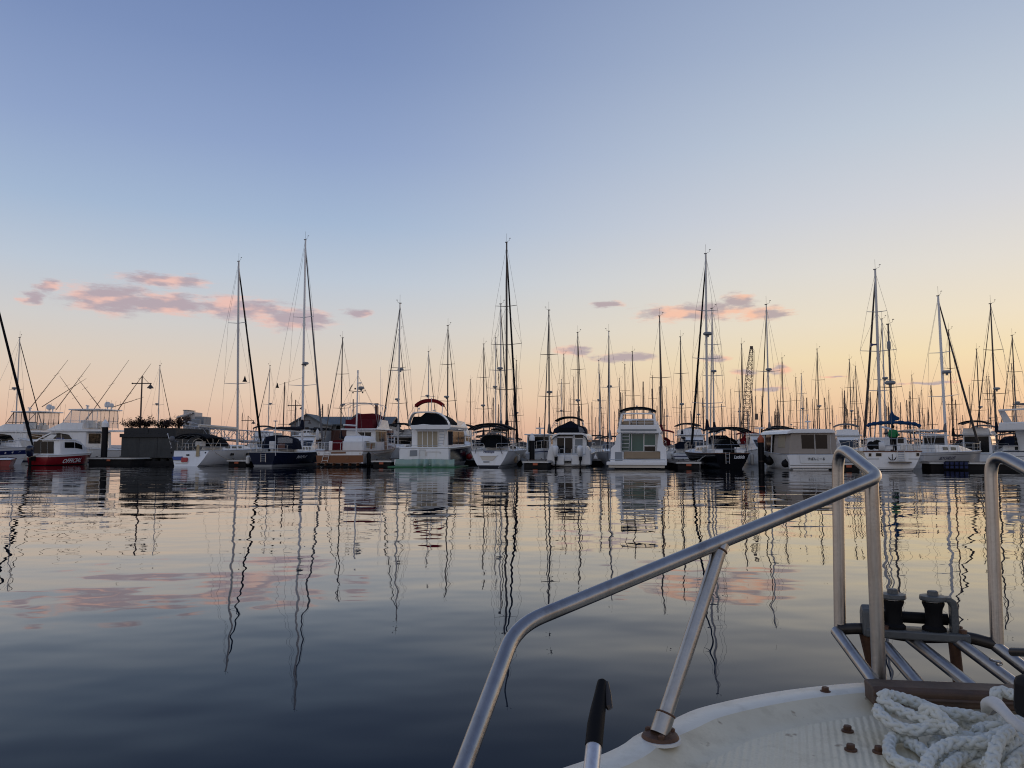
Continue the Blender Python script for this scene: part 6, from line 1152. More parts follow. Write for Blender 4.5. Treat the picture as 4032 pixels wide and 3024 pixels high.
def plant():
    Y = 330; f = lambda x, y: P(600 + x / 3.16, 1400 + y / 3.16, Y); o = f(300, 830); o.z = 0; t = thing('silo_plant', 'distant pale industrial plant with silo tower and conveyor at left', 'industrial plant', o); L = lambda x, y: f(x, y) - o; z0 = -o.z
    def bx(x0, y0, x1, y1, nm, m, d=8): b = MB(); a = L(x0, y1); c = L(x1, y0); b.bx((a.x, 0, max(a.z, 0) if y1 < 830 else 0), (c.x, d, c.z)); b.build(nm, m, t)
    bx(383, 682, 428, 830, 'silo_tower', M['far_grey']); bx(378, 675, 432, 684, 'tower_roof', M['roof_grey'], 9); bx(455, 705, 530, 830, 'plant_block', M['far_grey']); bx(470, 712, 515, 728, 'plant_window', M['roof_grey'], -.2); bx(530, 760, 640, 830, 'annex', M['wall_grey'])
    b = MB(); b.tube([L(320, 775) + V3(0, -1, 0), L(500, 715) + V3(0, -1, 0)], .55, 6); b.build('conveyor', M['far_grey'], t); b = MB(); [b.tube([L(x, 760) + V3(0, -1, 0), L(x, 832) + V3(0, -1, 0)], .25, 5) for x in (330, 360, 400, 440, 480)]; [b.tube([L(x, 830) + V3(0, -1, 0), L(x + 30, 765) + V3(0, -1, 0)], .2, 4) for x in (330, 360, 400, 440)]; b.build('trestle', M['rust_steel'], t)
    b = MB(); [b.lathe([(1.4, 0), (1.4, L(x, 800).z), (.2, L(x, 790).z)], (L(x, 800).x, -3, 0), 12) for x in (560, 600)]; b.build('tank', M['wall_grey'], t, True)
plant()
def crane():
    Y = 260; top = P(2959, 1372, Y); base = P(2930, 1735, Y); base.z = 2.5; t = thing('lattice_crane', 'tall rusty lattice boom crane rising among the masts', 'crane', (base.x, Y, 0)); a = base - V3(base.x, Y, 0); c = top - V3(base.x, Y, 0)
    d = (c - a).normalized(); u = d.cross(V3(0, 1, 0)).normalized(); v = V3(0, 1, 0); n = 24
    def w(k): return 1.0 if k < .72 else 1.0 - .6 * (k - .72) / .28
    def q(k, su, sv): return a.lerp(c, k) + u * su * w(k) + v * sv * w(k)
    b = MB(); cs = [(-1, -1), (1, -1), (1, 1), (-1, 1)]
    for su, sv in cs: b.tube([q(k / n, su, sv) for k in range(n + 1)], .085, 5)
    for k in range(n):
        for i in range(4): p, r = cs[i], cs[(i + 1) % 4]; b.tube([q(k / n, *(p if k % 2 else r)), q((k + 1) / n, *(r if k % 2 else p))], .06, 4); b.tube([q(k / n, *p), q(k / n, *r)], .05, 4)
    b.build('boom', M['crane'], t); b = MB(); b.tube([c, V3(c.x + .9, 0, c.z - 1.5)], .05, 4); b.tube([c, c + V3(.9, 0, -.5), V3(c.x + 1.1, 0, 12.5)], .05, 4); b.box((c.x + 1.1, 0, 11.5), (.9, .7, 2.0)); b.build('hook_block', M['rust_steel'], t); b = MB(); b.bx((-2.5, -2, 1.2), (3, 2, 3.6)); b.bx((-3, -2.6, 0), (3, 2.6, 1.2)); b.build('crane_house', M['rust_steel'], t, bevel=.1); b = MB(); b.box(c + V3(0, 0, .3), (.9, .5, 1.0)); b.build('boom_head', M['rust_steel'], t)
crane()
def breakwater():
    b = MB(); rg = []
    for i in range(60):
        x = -420 + 900 * i / 59; hh = 2.4 + .5 * math.sin(i * 1.3) + .3 * math.sin(i * 3.1); rg.append([V3(x, 420 - .06 * x, -1), V3(x, 423 - .06 * x, hh), V3(x, 428 - .06 * x, hh), V3(x, 433 - .06 * x, -1)])
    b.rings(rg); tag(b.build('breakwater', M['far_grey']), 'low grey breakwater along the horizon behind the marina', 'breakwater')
breakwater()
# ---------------------------------------------------------------- boats behind the front row
def bg_proto(hm, mm, cm, spr, stripe=None, bim=None, furl=None):
    t = thing('sailboat', '', 'sailboat', (0, 0, 0)); h = Hull(10.4, 3.3, 1.1, 1.4, .8, p=.36, tm=.5, stem=.09); h.build(t, hm, nt=12, nv=5); h.deck(t, M['deck_white'], .02)
    if stripe: h.band(t, stripe, -.32, -.22, .01, rel=True)
    r = [V3(-.95, 2.6, 1.1), V3(.95, 2.6, 1.1), V3(.8, 2.6, 1.65), V3(-.8, 2.6, 1.65)]; secloft([r, fwd(r, 6.3, .85, .92, 1.1), fwd(r, 8.3, .4, .35, 1.1)], 'coachroof', M['gelcoat'], t, .04)
    b = MB()
    for sg in (-1, 1):
        for y in (3.2, 4.4, 5.5): b.box((sg * (.9 - .02 * y), y, 1.4), (.06, .7, .18))
    b.build('cabin_window', M['glass'], t); r = [V3(-1, 2.0, 1.6), V3(1, 2.0, 1.6), V3(.95, 2.0, 2.1), V3(.6, 2.0, 2.35), V3(-.6, 2.0, 2.35), V3(-.95, 2.0, 2.1)]; secloft([r, fwd(r, 3.0, .95, .95, 1.6), fwd(r, 3.8, .8, .1, 1.6)], 'spray_hood', cm, t)
    if bim: arch_canvas(t, bim, .1, 1.7, 1.35, 3.0, .22, .08); bows(t, M['steel'], .1, 1.7, 1.35, 3.0, .22, 1.2)
    if mm is M['alu'] or stripe is M['blue_stripe']: radar(t, M['wall_grey'], V3(0, 5.35, 6.4 if stripe else 8.1), .27, .2)
    h.lines(t, M['steel'], .06, .95, 6, .6, .014); h.pulpit(t, M['steel']); rig(t, V3(0, 5.8, 1.6), V3(0, 5.72, 14), .068, 1.4, h.pt(1, 0, 1), V3(0, 0, 1.1), spr, mm, furl, (4.2, 2.5, cm, .16), rr=.0095); return t
A2 = [(.36, 1.05), (.67, .8)]; A1 = [(.52, 1.0)]; A3 = [(.27, 1.05), (.5, .95), (.73, .75)]
PR = [bg_proto(M['gelcoat'], M['dark_mast'], M['navy_canvas'], A2, M['blue_stripe'], None, (M['dark_mast'], .05)), bg_proto(M['gelcoat'], M['alu'], M['grey_canvas'], A1, None, M['black_canvas'], (M['black_canvas'], .055)), bg_proto(M['gelcoat_old'], M['wood_mast'], M['black_canvas'], A2, M['burgundy'], None, None),
      bg_proto(M['navy_paint'], M['alu'], M['navy_canvas'], A3, None, M['navy_canvas'], (M['gelcoat_old'], .07)), bg_proto(M['gelcoat'], M['dark_mast'], M['burgundy'], A1, None, M['red_canvas'], (M['wood_mast'], .05))]
PDES = ['white sailboat, dark mast, navy canvas', 'white sailboat, silver mast', 'aged white sailboat, brownish mast', 'navy-hulled sailboat, silver mast', 'white sailboat, dark mast, burgundy canvas']
# (top px, top py, type, stern-to?, optional distance)
BG = [(78, 1330, 1, 1, 86), (630, 1440, 1, 1, 100), (1063, 1440, 1, 0, 112), (1148, 1548, 2, 1, None), (1349, 1331, 0, 0, 76), (1575, 1195, 1, 0, 76), (1572, 1300, 0, 1, None), (1688, 1385, 1, 1, None), (1764, 1283, 0, 1, None), (1853, 1495, 2, 1, None), (1905, 1355, 0, 1, None), (1952, 1331, 1, 1, None), (1972, 1198, 1, 1, 82), (2033, 1420, 0, 0, None),
      (2161, 1222, 0, 0, 73), (2194, 1540, 0, 1, None), (2211, 1495, 1, 1, None), (2220, 1395, 2, 1, None), (2246, 1570, 2, 1, None), (2259, 1485, 2, 0, None), (2275, 1310, 0, 1, None), (2317, 1590, 4, 1, None), (2358, 1420, 1, 1, None), (2362, 1473, 1, 0, None), (2374, 1565, 0, 1, None), (2397, 1305, 1, 0, 70), (2439, 1490, 0, 1, None), (2451, 1550, 2, 1, None), (2460, 1435, 2, 0, None), (2490, 1385, 4, 1, None),
      (2536, 1560, 2, 1, None), (2569, 1480, 2, 0, None), (2597, 1245, 4, 1, 77), (2625, 1528, 1, 0, None), (2664, 1560, 2, 1, None), (2679, 1327, 0, 1, 74), (2746, 1438, 0, 1, None), (2768, 1525, 2, 1, None), (2803, 1215, 3, 1, 80), (2877, 1535, 2, 1, None), (2909, 1495, 1, 0, None), (2920, 1355, 4, 1, None), (2974, 1562, 2, 1, None), (2999, 1562, 0, 0, None), (3017, 1200, 1, 1, 73), (3061, 1575, 2, 1, None), (3079, 1410, 4, 1, None), (3111, 1550, 0, 1, None), (3133, 1487, 2, 0, None), (3155, 1472, 3, 1, None), (3162, 1550, 2, 1, None), (3199, 1572, 4, 1, None), (3217, 1375, 0, 1, None), (3263, 1537, 0, 1, None),
      (3316, 1532, 2, 0, None), (3344, 1415, 0, 1, None), (3360, 1497, 0, 1, None), (3368, 1442, 4, 0, None), (3420, 1560, 2, 1, None), (3472, 1257, 1, 1, 74), (3590, 1477, 2, 1, None), (3618, 1557, 0, 0, None), (3629, 1537, 2, 1, None), (3735, 1300, 2, 1, 78), (3751, 1560, 4, 1, None), (3816, 1517, 2, 1, None), (3845, 1375, 0, 1, None), (3885, 1482, 2, 1, None), (3893, 1483, 0, 0, None), (3900, 1197, 0, 1, 72), (3912, 1540, 4, 1, None), (3983, 1433, 2, 1, None), (3985, 1321, 0, 1, None), (3735, 1590, 2, 1, None), (2890, 1590, 0, 1, None), (2700, 1590, 2, 1, None), (2510, 1600, 0, 1, None), (3480, 1580, 2, 1, None), (3525, 1570, 0, 1, None)]
HERO = [(30, 'the red open boat'), (240, 'the red patrol boat'), (580, 'the pier block'), (750, 'the open-transom yacht'), (1100, 'the navy yacht'), (1340, 'the trawler'), (1690, 'the red-bimini cruiser'), (1950, 'the black-biminied yacht'), (2240, 'the twin-outboard cruiser'), (2510, 'the green-curtain yacht'), (2850, 'the black-hulled yacht'), (3170, 'the canvas-enclosed boat'), (3510, 'the ketch'), (3720, 'the side-on sloop'), (3990, 'the right-edge yacht')]
ORD = ['first', 'second', 'third', 'fourth', 'fifth', 'sixth', 'seventh', 'eighth', 'ninth', 'tenth', 'eleventh', 'twelfth', 'thirteenth', 'fourteenth', 'fifteenth']
def near(px): return min(HERO, key=lambda q: abs(q[0] - px))[1]
groups = {}
for i, (px, py, k, s, Y) in enumerate(BG): groups.setdefault(near(px), []).append((px, i))
rank = {}
for kx, v in groups.items():
    for n, (px, i) in enumerate(sorted(v)): rank[i] = (n, len(v), kx)
placed = []; usedp = set(); rng = random.Random(5)
def yrow(X): return 79 - .219 * (X + 42) + 2.0
order = sorted(range(len(BG)), key=lambda i: (BG[i][4] is None, BG[i][1]))
for i in order:
    px, py, k, s, Y = BG[i]; best = None
    cand = [Y] if Y else None
    if not cand:
        cand = []
        for Hm in [11.5 + .35 * j for j in range(20)]: cand.append((Hm - CAMH) * FPX / (HZ - py))
        rng.shuffle(cand)
    for Yc in cand:
        q = P(px, py, Yc); sc = q.z / 14.0; a = R(-11 + rng.uniform(-3, 3)); along = 5.72 * sc
        f = V3(-math.sin(a), math.cos(a), 0) * (1 if s else -1); o = V3(q.x, q.y, 0) - f * along; ctr = o + f * 5.2 * sc
        bad = 0
        if not Y and ctr.y - 5.2 * sc < yrow(ctr.x): bad += 50
        for (c2, s2) in placed:
            dd = ctr - c2; lat = abs(dd.x * math.cos(a) + dd.y * math.sin(a)); lon = abs(-dd.x * math.sin(a) + dd.y * math.cos(a))
            if lat < 1.65 * (sc + s2) and lon < 5.2 * (sc + s2): bad += 10
        if best is None or bad < best[0]: best = (bad, o, a, sc, ctr)
        if bad == 0: break
    bad, o, a, sc, ctr = best; placed.append((ctr, sc)); rz = a if s else a + math.pi
    n, tot, kx = rank[i]
    lab = PDES[k] + ', ' + (('only mast' if tot == 1 else (ORD[n] + ' mast from left')) + ' behind ' + kx)
    g = 'sailboats moored behind the front row'
    if k not in usedp: usedp.add(k); t = PR[k]; t.location = o; t.rotation_euler = (0, 0, rz); t.scale = (sc,) * 3; t['label'] = lab; t['group'] = g
    else: dup(PR[k], o, rz, sc, lab, g)
# generic motor boats in the second row
def mproto(kind):
    t = thing('motor_boat', '', 'motor boat'); h = Hull(8.5, 3.0, .95, 1.5, .92, p=.22, tm=.4); h.build(t, M['gelcoat'], nt=12, nv=5); h.deck(t, M['deck_white'], .03); h.rub(t, M['alu'], .025)
    r = [V3(-1.2, 2.0, 1.0), V3(1.2, 2.0, 1.0), V3(1.05, 2.0, 2.65), V3(-1.05, 2.0, 2.65)]; f1 = fwd(r, 4.6); f2 = fwd(r, 6.4, .75, .3, 1.0); secloft([r, f1, f2], 'cabin', M['gelcoat'], t, .05)
    for sg in (-1, 1): sidepane(t, M['glass'], [V3(sg * 1.2, 2, 1), V3(sg * 1.2, 4.6, 1), V3(sg * 1.05, 4.6, 2.65), V3(sg * 1.05, 2, 2.65)], .1, .95, .5, .88)
    b = MB(); b.bx((-.95, 1.96, 1.1), (.95, 2.0, 2.5)); b.build('rear_door', M['glass'], t); b = MB(); b.add([f1[3] + V3(.06, .06, -.1), f1[2] + V3(-.06, .06, -.1), f2[2] + V3(-.06, .06, .08), f2[3] + V3(.06, .06, .08)], [(0, 1, 2, 3)]); b.build('windshield', M['glass'], t)
    b = MB(); b.bx((-1.25, 1.5, 2.65), (1.25, 4.9, 2.75)); b.build('roof', M['gelcoat'], t, bevel=.04); b = MB(); b.tube([V3(0, 3, 2.75), V3(0, 3, 3.3)], .06, 6); b.box((0, 3, 3.3), (.8, .12, .12)); b.tube([V3(.9, 2.5, 2.75), V3(.9, 2.2, 4.8)], .014, 4); b.build('radar_mast', M['white_plastic'], t); h.pulpit(t, M['steel'], .6, .5)
    if kind: arch_canvas(t, M['black_canvas' if kind == 1 else 'grey_canvas'], .3, 2.6, 1.15, 3.9, .25, .1); bows(t, M['steel'], .3, 2.6, 1.15, 3.9, .25, 2.7); r = [V3(-1.1, 1.8, 2.75), V3(1.1, 1.8, 2.75), V3(1, 1.8, 3.25), V3(-1, 1.8, 3.25)]; secloft([r, fwd(r, 4.0, .95, 1, 2.75)], 'flybridge_coaming', M['gelcoat'], t, .05)
    return t
MP = [mproto(0), mproto(1), mproto(2)]; used = set()
ML = [(810, 90, 2, 50, 'white boat with grey canopy above the gangway'), (905, 96, 0, 60, 'white cabin boat just beyond the gangway, left of the white mast'), (1035, 88, 1, -160, 'white boat with dark canopy directly behind the navy yacht'), (1120, 93, 2, 55, 'white boat with grey canopy behind the navy yacht stern'), (1215, 84, 0, -170, 'white cabin boat between the navy yacht and the trawler'), (1290, 96, 1, 60, 'white boat with dark canopy left of the trawler wheelhouse'), (1560, 75.5, 1, -14, 'white flybridge boat with dark bimini between trawler and red-bimini cruiser'),
      (1835, 82, 1, 170, 'white boat with dark canopy right of the red-bimini cruiser'), (2105, 69, 0, -12, 'white cabin boat with dark rear windows behind the white-capped middle pile'), (2700, 78, 1, 175, 'white boat with dark canopy right of the green-curtain yacht'), (2735, 92, 2, -10, 'white boat with grey canopy left of the black yacht mast'), (2975, 74, 0, 170, 'white cabin boat behind the orange-capped pile'), (3075, 86, 1, -8, 'white boat with dark canopy left behind the beige canvas boat'), (3330, 80, 2, 160, 'white boat with grey canopy between the canvas boat and the ketch'), (3680, 76, 0, -30, 'white cabin boat behind the side-on sloop cabin'), (3830, 68, 1, -40, 'white boat with dark canopy right of the side-on sloop'), (3880, 82, 2, -30, 'white boat with grey canopy left of the right-edge yacht'), (720, 104, 0, 70, 'small white cabin boat right of the pier block shrubs'), (330, 118, 2, 70, 'white boat with grey canopy far behind the sport fishing boats')]
for px, Y, k, yaw, lab in ML:
    o = P(px, 1756, Y); o.z = 0
    if k not in used: used.add(k); t = MP[k]; t.location = o; t.rotation_euler = (0, 0, R(yaw)); t['label'] = lab; t['group'] = 'motor boats behind the front row'
    else: dup(MP[k], o, R(yaw), 1.0, lab, 'motor boats behind the front row')
# tiny far sailboats: one mesh each
def far_boat(seed):
    r = random.Random(seed); b = MB(); h = Hull(10, 3.2, 1.1, 1.4, .8, p=.4); rg = []
    for i in range(7): t = i / 6; rg.append([h.pt(t, -1, 1), h.pt(t, -1, .3), h.pt(t, 1, .3), h.pt(t, 1, 1)])
    b.rings(rg); b.bx((-.9, 2.5, 1.1), (.9, 6.5, 1.8)); b.tube([V3(0, 5.5, 1), V3(0, 5.5, 13)], [.13, .10], 6); b.tube([V3(0, 5.4, 2.6), V3(0, 1.3, 2.7)], .2, 6)
    for z, w in ((5.5, 1.0), (9, .8))[: r.choice((1, 2))]: b.tube([V3(-w, 5.5, z), V3(w, 5.5, z)], .045, 4)
    for e in (V3(-1.4, 5.3, 1), V3(1.4, 5.3, 1), V3(0, 9.9, 1.3), V3(0, .1, 1)): b.tube([e, V3(0, 5.5, 12.8)], .015, 3)
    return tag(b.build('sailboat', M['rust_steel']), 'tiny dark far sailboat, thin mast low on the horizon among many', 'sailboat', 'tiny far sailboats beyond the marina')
FB = [far_boat(1), far_boat(2), far_boat(3)]; rng = random.Random(11)
for i in range(105):
    px = rng.choice((rng.uniform(1880, 4060), rng.uniform(2250, 4060))) if i > 8 else rng.uniform(760, 1560); Y = rng.uniform(140, 330); q = P(px, 1756, Y); o = FB[i] if i < 3 else FB[i % 3].copy()
    if i >= 3: C.objects.link(o)
    s = rng.uniform(.8, 1.2); o.location = (q.x, Y, 0); o.rotation_euler = (R(rng.uniform(-.6, .6)), R(rng.uniform(-1.2, 1.2)), R(rng.choice((0, 180)) + rng.uniform(-14, -8))); o.scale = (s, s, s)
# ---------------------------------------------------------------- the boat we stand on
def stainless():
    m = mat('stainless_tube', (.40, .385, .37), .30, metal=1, var=.16, vs=22, bump=.0003, bs=160, dirt=(.19, .155, .13), ds=5); return m
def deckmat(name, ridges):
    m = mat(name, (.67, .61, .46), .40, var=.12, vs=5, bump=.0008, bs=70, dirt=(.36, .31, .21), ds=3.5)
    if ridges:
        t = m.node_tree; b = t.nodes['Principled BSDF']; c = t.nodes.new('ShaderNodeTexCoord'); mp = t.nodes.new('ShaderNodeMapping'); mp.inputs['Rotation'].default_value = (0, 0, R(20)); t.links.new(c.outputs['Object'], mp.inputs[0])
        w = t.nodes.new('ShaderNodeTexWave'); w.bands_direction = 'X'; w.inputs['Scale'].default_value = 24; w.inputs['Distortion'].default_value = 1.2; w.inputs['Detail'].default_value = 1; w.inputs['Detail Scale'].default_value = 5; t.links.new(mp.outputs[0], w.inputs[0])
        v = t.nodes.new('ShaderNodeTexNoise'); v.inputs['Scale'].default_value = 160; t.links.new(mp.outputs[0], v.inputs[0]); ad = t.nodes.new('ShaderNodeMath'); ad.operation = 'ADD'; t.links.new(w.outputs['Fac'], ad.inputs[0]); t.links.new(v.outputs['Fac'], ad.inputs[1])
        bp = t.nodes.new('ShaderNodeBump'); bp.inputs['Distance'].default_value = .0013; t.links.new(ad.outputs[0], bp.inputs['Height']); t.links.new(bp.outputs[0], b.inputs['Normal']); b.inputs['Roughness'].default_value = .55
    # small rust-brown specks and scuffs in the old gelcoat
    t = m.node_tree; b = t.nodes['Principled BSDF']; src = b.inputs['Base Color'].links[0].from_socket; c = t.nodes.new('ShaderNodeTexCoord'); n = t.nodes.new('ShaderNodeTexNoise'); n.inputs['Scale'].default_value = 34; n.inputs['Detail'].default_value = 3; t.links.new(c.outputs['Object'], n.inputs[0])
    g = t.nodes.new('ShaderNodeMapRange'); g.inputs[1].default_value = .69; g.inputs[2].default_value = .76; g.inputs[4].default_value = .75; t.links.new(n.outputs['Fac'], g.inputs[0]); x = t.nodes.new('ShaderNodeMix'); x.data_type = 'RGBA'; t.links.new(g.outputs[0], x.inputs[0]); t.links.new(src, x.inputs[6]); x.inputs[7].default_value = (.20, .13, .07, 1)
    n2 = t.nodes.new('ShaderNodeTexNoise'); n2.inputs['Scale'].default_value = 4.5; n2.inputs['Detail'].default_value = 7; n2.inputs['Roughness'].default_value = .7; t.links.new(c.outputs['Object'], n2.inputs[0]); g2 = t.nodes.new('ShaderNodeMapRange'); g2.inputs[1].default_value = .50; g2.inputs[2].default_value = .72; g2.inputs[4].default_value = .55; t.links.new(n2.outputs['Fac'], g2.inputs[0])
    x2 = t.nodes.new('ShaderNodeMix'); x2.data_type = 'RGBA'; t.links.new(g2.outputs[0], x2.inputs[0]); t.links.new(x.outputs[2], x2.inputs[6]); x2.inputs[7].default_value = (.50, .43, .29, 1); t.links.new(x2.outputs[2], b.inputs['Base Color'])
    return m
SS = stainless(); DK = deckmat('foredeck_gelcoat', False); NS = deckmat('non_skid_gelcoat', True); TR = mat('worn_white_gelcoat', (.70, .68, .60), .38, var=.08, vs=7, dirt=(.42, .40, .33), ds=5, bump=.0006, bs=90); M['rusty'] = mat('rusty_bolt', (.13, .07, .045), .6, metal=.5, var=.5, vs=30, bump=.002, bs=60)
M['rust_beam'] = mat('rust_stained_beam', (.085, .046, .026), .55, var=.6, vs=16, bump=.002, bs=40, dirt=(.03, .02, .015), ds=6); M['cast_grey'] = mat('grey_painted_casting', (.075, .082, .086), .45, var=.2, vs=20, bump=.002, bs=60); M['dark_tube'] = mat('tarnished_tube', (.045, .04, .038), .35, metal=.6, var=.4, vs=20)
M['rope'] = mat('white_rope', (.60, .62, .585), .9, var=.12, vs=18, bump=.0006, bs=260, dirt=(.48, .47, .40), ds=9); M['sleeve'] = mat('white_rope_sleeve', (.62, .61, .58), .8, var=.1, vs=12, bump=.001, bs=150)
S2 = lambda x, y: (3232 + x / 2.0138, 2200 + y / 2.0138)          # reading from one enlarged view of the bow
S1 = lambda x, y: (1700 + x / .9485, 1700 + y / .9485)
ZD = 1.098; ZR = 1.125
BOAT = thing('foreground_boat', 'white fibreglass bow of the boat in front, with stainless rails and roller', 'boat', (0, 0, 0))
HA = R(12.5); ax = V3(math.sin(HA), math.cos(HA), 0); rx = V3(math.cos(HA), -math.sin(HA), 0)
def uv(p): return p.dot(rx), p.dot(ax)
def world(u, v, z): q = rx * u + ax * v; q.z = z; return q
# port edge from the photograph, laid on the plane of the toe rail
edge = [uv(PZ(*S1(x, y), ZR)) for x, y in ((640, 1200), (760, 1130), (890, 1075), (1000, 1030), (1200, 985), (1400, 955), (1640, 935), (1900, 938))]
UC = .56; tip = (UC, edge[-1][1] + .015)
port = [(-.75, -4.2), (-.85, -2.6), (-.83, -1.0), (-.70, .0), (-.52, .7), (-.33, 1.12)] + [e for e in edge if e[0] < UC - .04] + [tip]
pc = smooth_path([V3(u, v, 0) for u, v in port], 5); out = [(p.x, p.y) for p in pc]; out = out + [(2 * UC - u, v) for u, v in out[-2::-1]]
def inset(poly, d):
    r = []; n = len(poly)
    for i in range(n):
        a = Vector(poly[max(i - 1, 0)]); c = Vector(poly[min(i + 1, n - 1)]); t = (c - a).normalized(); nn = Vector((t.y, -t.x)); r.append((poly[i][0] + nn.x * d, poly[i][1] + nn.y * d))
    return r
def loop(d, z): return [world(u, v, z) for u, v in inset(out, d)]
b = MB()
b.rings([loop(.42, -.25), loop(.26, .1), loop(.10, .7), loop(.012, 1.08), loop(0.0, ZR - .004)], True, False); b.build('hull', DK, BOAT, True, ang=50)
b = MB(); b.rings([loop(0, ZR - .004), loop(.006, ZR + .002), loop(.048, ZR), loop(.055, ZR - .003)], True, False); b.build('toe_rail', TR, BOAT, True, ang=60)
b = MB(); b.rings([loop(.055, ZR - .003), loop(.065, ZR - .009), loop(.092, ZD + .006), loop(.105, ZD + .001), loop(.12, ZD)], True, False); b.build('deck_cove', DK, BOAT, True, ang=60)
b = MB(); lp = loop(.12, ZD); b.v += lp; b.f.append(list(range(len(lp)))); b.build('deck', DK, BOAT)
b = MB(); lp = loop(.128, ZD + .004); b.v += lp; b.f.append(list(range(len(lp)))); b.build('non_skid_panel', NS, BOAT)
# tubes of the bow rail
def TUBE(pts, r, name='rail_tube', m=None, fil=.06, n=16):
    b = MB(); b.tube(fillet(pts, fil, 8), r, n); return b.build(name, m or SS, BOAT, True, ang=60)
RT = .0142
c0 = P(*S1(1668, 168), 1.74); bend = P(*S1(312, 728), 1.40); low = P(*S1(70, 1380), 1.14); low2 = P(*S1(-60, 1680), 1.02)
ltop = P(*S1(1522, 62), 1.95); lbot = P(*S1(1525, 738), 1.94); post = P(*S1(1672, 940), 1.74)
TUBE([low2, low, bend, c0, ltop + V3(-.0, .01, .012), lbot + V3(0, .0, 0)], RT, 'bow_rail', None, [.12, .055, .028, .075])
TUBE([c0 + (bend - c0).normalized() * .014 + (ltop - c0).normalized() * .014 - V3(0, 0, .008), post - V3(0, 0, .02)], RT * 1.04, 'rail_post')
def rail_at(px):
    best = None
    for i in range(400):
        q = bend.lerp(c0, i / 399); dpt = q.y * math.cos(PITCH) + (q.z - CAMH) * math.sin(PITCH); e = abs(2016 + FPX * q.x / dpt - px)
        if best is None or e < best[0]: best = (e, q)
    return best[1] - V3(0, 0, .004)
d0 = c0.lerp(bend, .0); st = rail_at(S1(1083, 398)[0]); sb = PZ(*S1(853, 1118), ZR + .012); TUBE([st, sb], RT * .98, 'rail_stanchion')
b = MB(); q = (st - sb).normalized(); b.tube([sb - q * .005, sb + q * .03], .0175, 16); b.build('stanchion_socket', SS, BOAT, True)
b = MB(); b.lathe([(.033, -.012), (.034, -.004), (.031, .001), (.02, .004)], sb - V3(0, 0, .006), 20); b.build('base_plate', M['rusty'], BOAT, True); [MB().lathe([(.006, -.006), (.006, .0), (.004, .002)], sb + V3(.025 * math.cos(a), .025 * math.sin(a), .0), 6).build('plate_screw', M['rusty'], BOAT) for a in (.4, 2.4, 4.6)]; b = MB(); b.lathe([(.038, -.016), (.0365, -.011), (.03, -.010)], sb, 20); b.build('sealant_ring', M['gelcoat_old'], BOAT, True)
def weld(p, d, r, nm='weld_bead'):
    d = d.normalized(); u = d.orthogonal().normalized(); w = d.cross(u); b = MB(); b.tube([p + (u * math.cos(a) + w * math.sin(a)) * r for a in [2 * math.pi * i / 18 for i in range(18)]], .0022, 6, True); return b.build(nm, M['rusty'], BOAT, True)
weld(st - (st - sb).normalized() * .0165, st - sb, .0137); weld(post + V3(0, 0, .002), V3(0, 0, 1), .0146); weld(sb + (st - sb).normalized() * .031, st - sb, .0165)
# starboard loop
rtop = P(*S1(2085, 82), 1.86); rbot = P(*S1(2112, 795), 1.83); rc = P(*S1(2330, 200), 1.66); rb2 = P(*S1(2330, 960), 1.66); TUBE([rbot, rtop + V3(0, 0, .01), rc, rc + V3(.25, -.35, -.1), rc + V3(.5, -1.0, -.3)], RT, 'bow_rail', None, .07); TUBE([rc, rb2], RT, 'rail_post')
# bow platform: cross tube, slats, supports
cross = [P(*S1(1515, 738), 1.935), P(*S1(1610, 733), 1.925), P(*S1(1800, 770), 1.90), P(*S1(2000, 765), 1.85), P(*S1(2110, 797), 1.83)]
TUBE(cross, .0135, 'cross_tube', M['dark_tube'], .05)
def slat(a, c, Ya): p = P(*S2(*a), Ya); q = PZ(*S2(*c), ZR + .012); d = (q - p); TUBE([p, q + d * .04], .0135, 'platform_slat')
slat((122, 575), (420, 975), 1.935); slat((520, 700), (790, 1010), 1.86); slat((700, 625), (1235, 1045), 1.90); slat((1085, 655), (1570, 1015), 1.85); slat((1385, 690), (1720, 950), 1.83)
for a, c, Y in (((345, 590), (395, 800), 1.93), ((1055, 655), (1095, 1000), 1.86)): p = P(*S2(*a), Y); e = P(*S2(*c), Y + .01); TUBE([p, e + (e - p) * .5], .0125, 'platform_support', M['rusty'])
# stained beam across the stem
e0 = PZ(*S2(405, 1010), ZR + .03); e1 = PZ(*S2(1560, 1055), ZR + .03); d = (e1 - e0).normalized(); e1 = e1 + d * .25; up = V3(0, 0, 1); bk = V3(-d.y, d.x, 0); b = MB()
b.rings([[p + bk * y + up * z for y, z in ((0, 0), (-.012, -.006), (-.012, -.034), (.0, -.038), (.05, -.038), (.055, 0))] for p in (e0, e0.lerp(e1, .5), e1)]); b.build('stem_beam', M['rust_beam'], BOAT, bevel=.004)
b = MB(); b.tube([e0 + up * -.020 - bk * .013, e1 + up * -.020 - bk * .013], .004, 6); b.build('beam_moulding', M['rust_beam'], BOAT)
# roller fairlead
fa = P(*S2(405, 575), 1.90); fb = P(*S2(1165, 628), 1.84); xd = (fb - fa); xd.z = 0; LF = xd.length; xd.normalize(); yd = V3(-xd.y, xd.x, 0); FO = (fa + fb) / 2; fr = thing('roller_fairlead', '', '', (0, 0, 0)); fr.parent = BOAT
for k in ('label', 'category'): del fr[k]
fr.location = FO; fr.rotation_euler = (0, 0, math.atan2(xd.y, xd.x)); hl = LF / 2
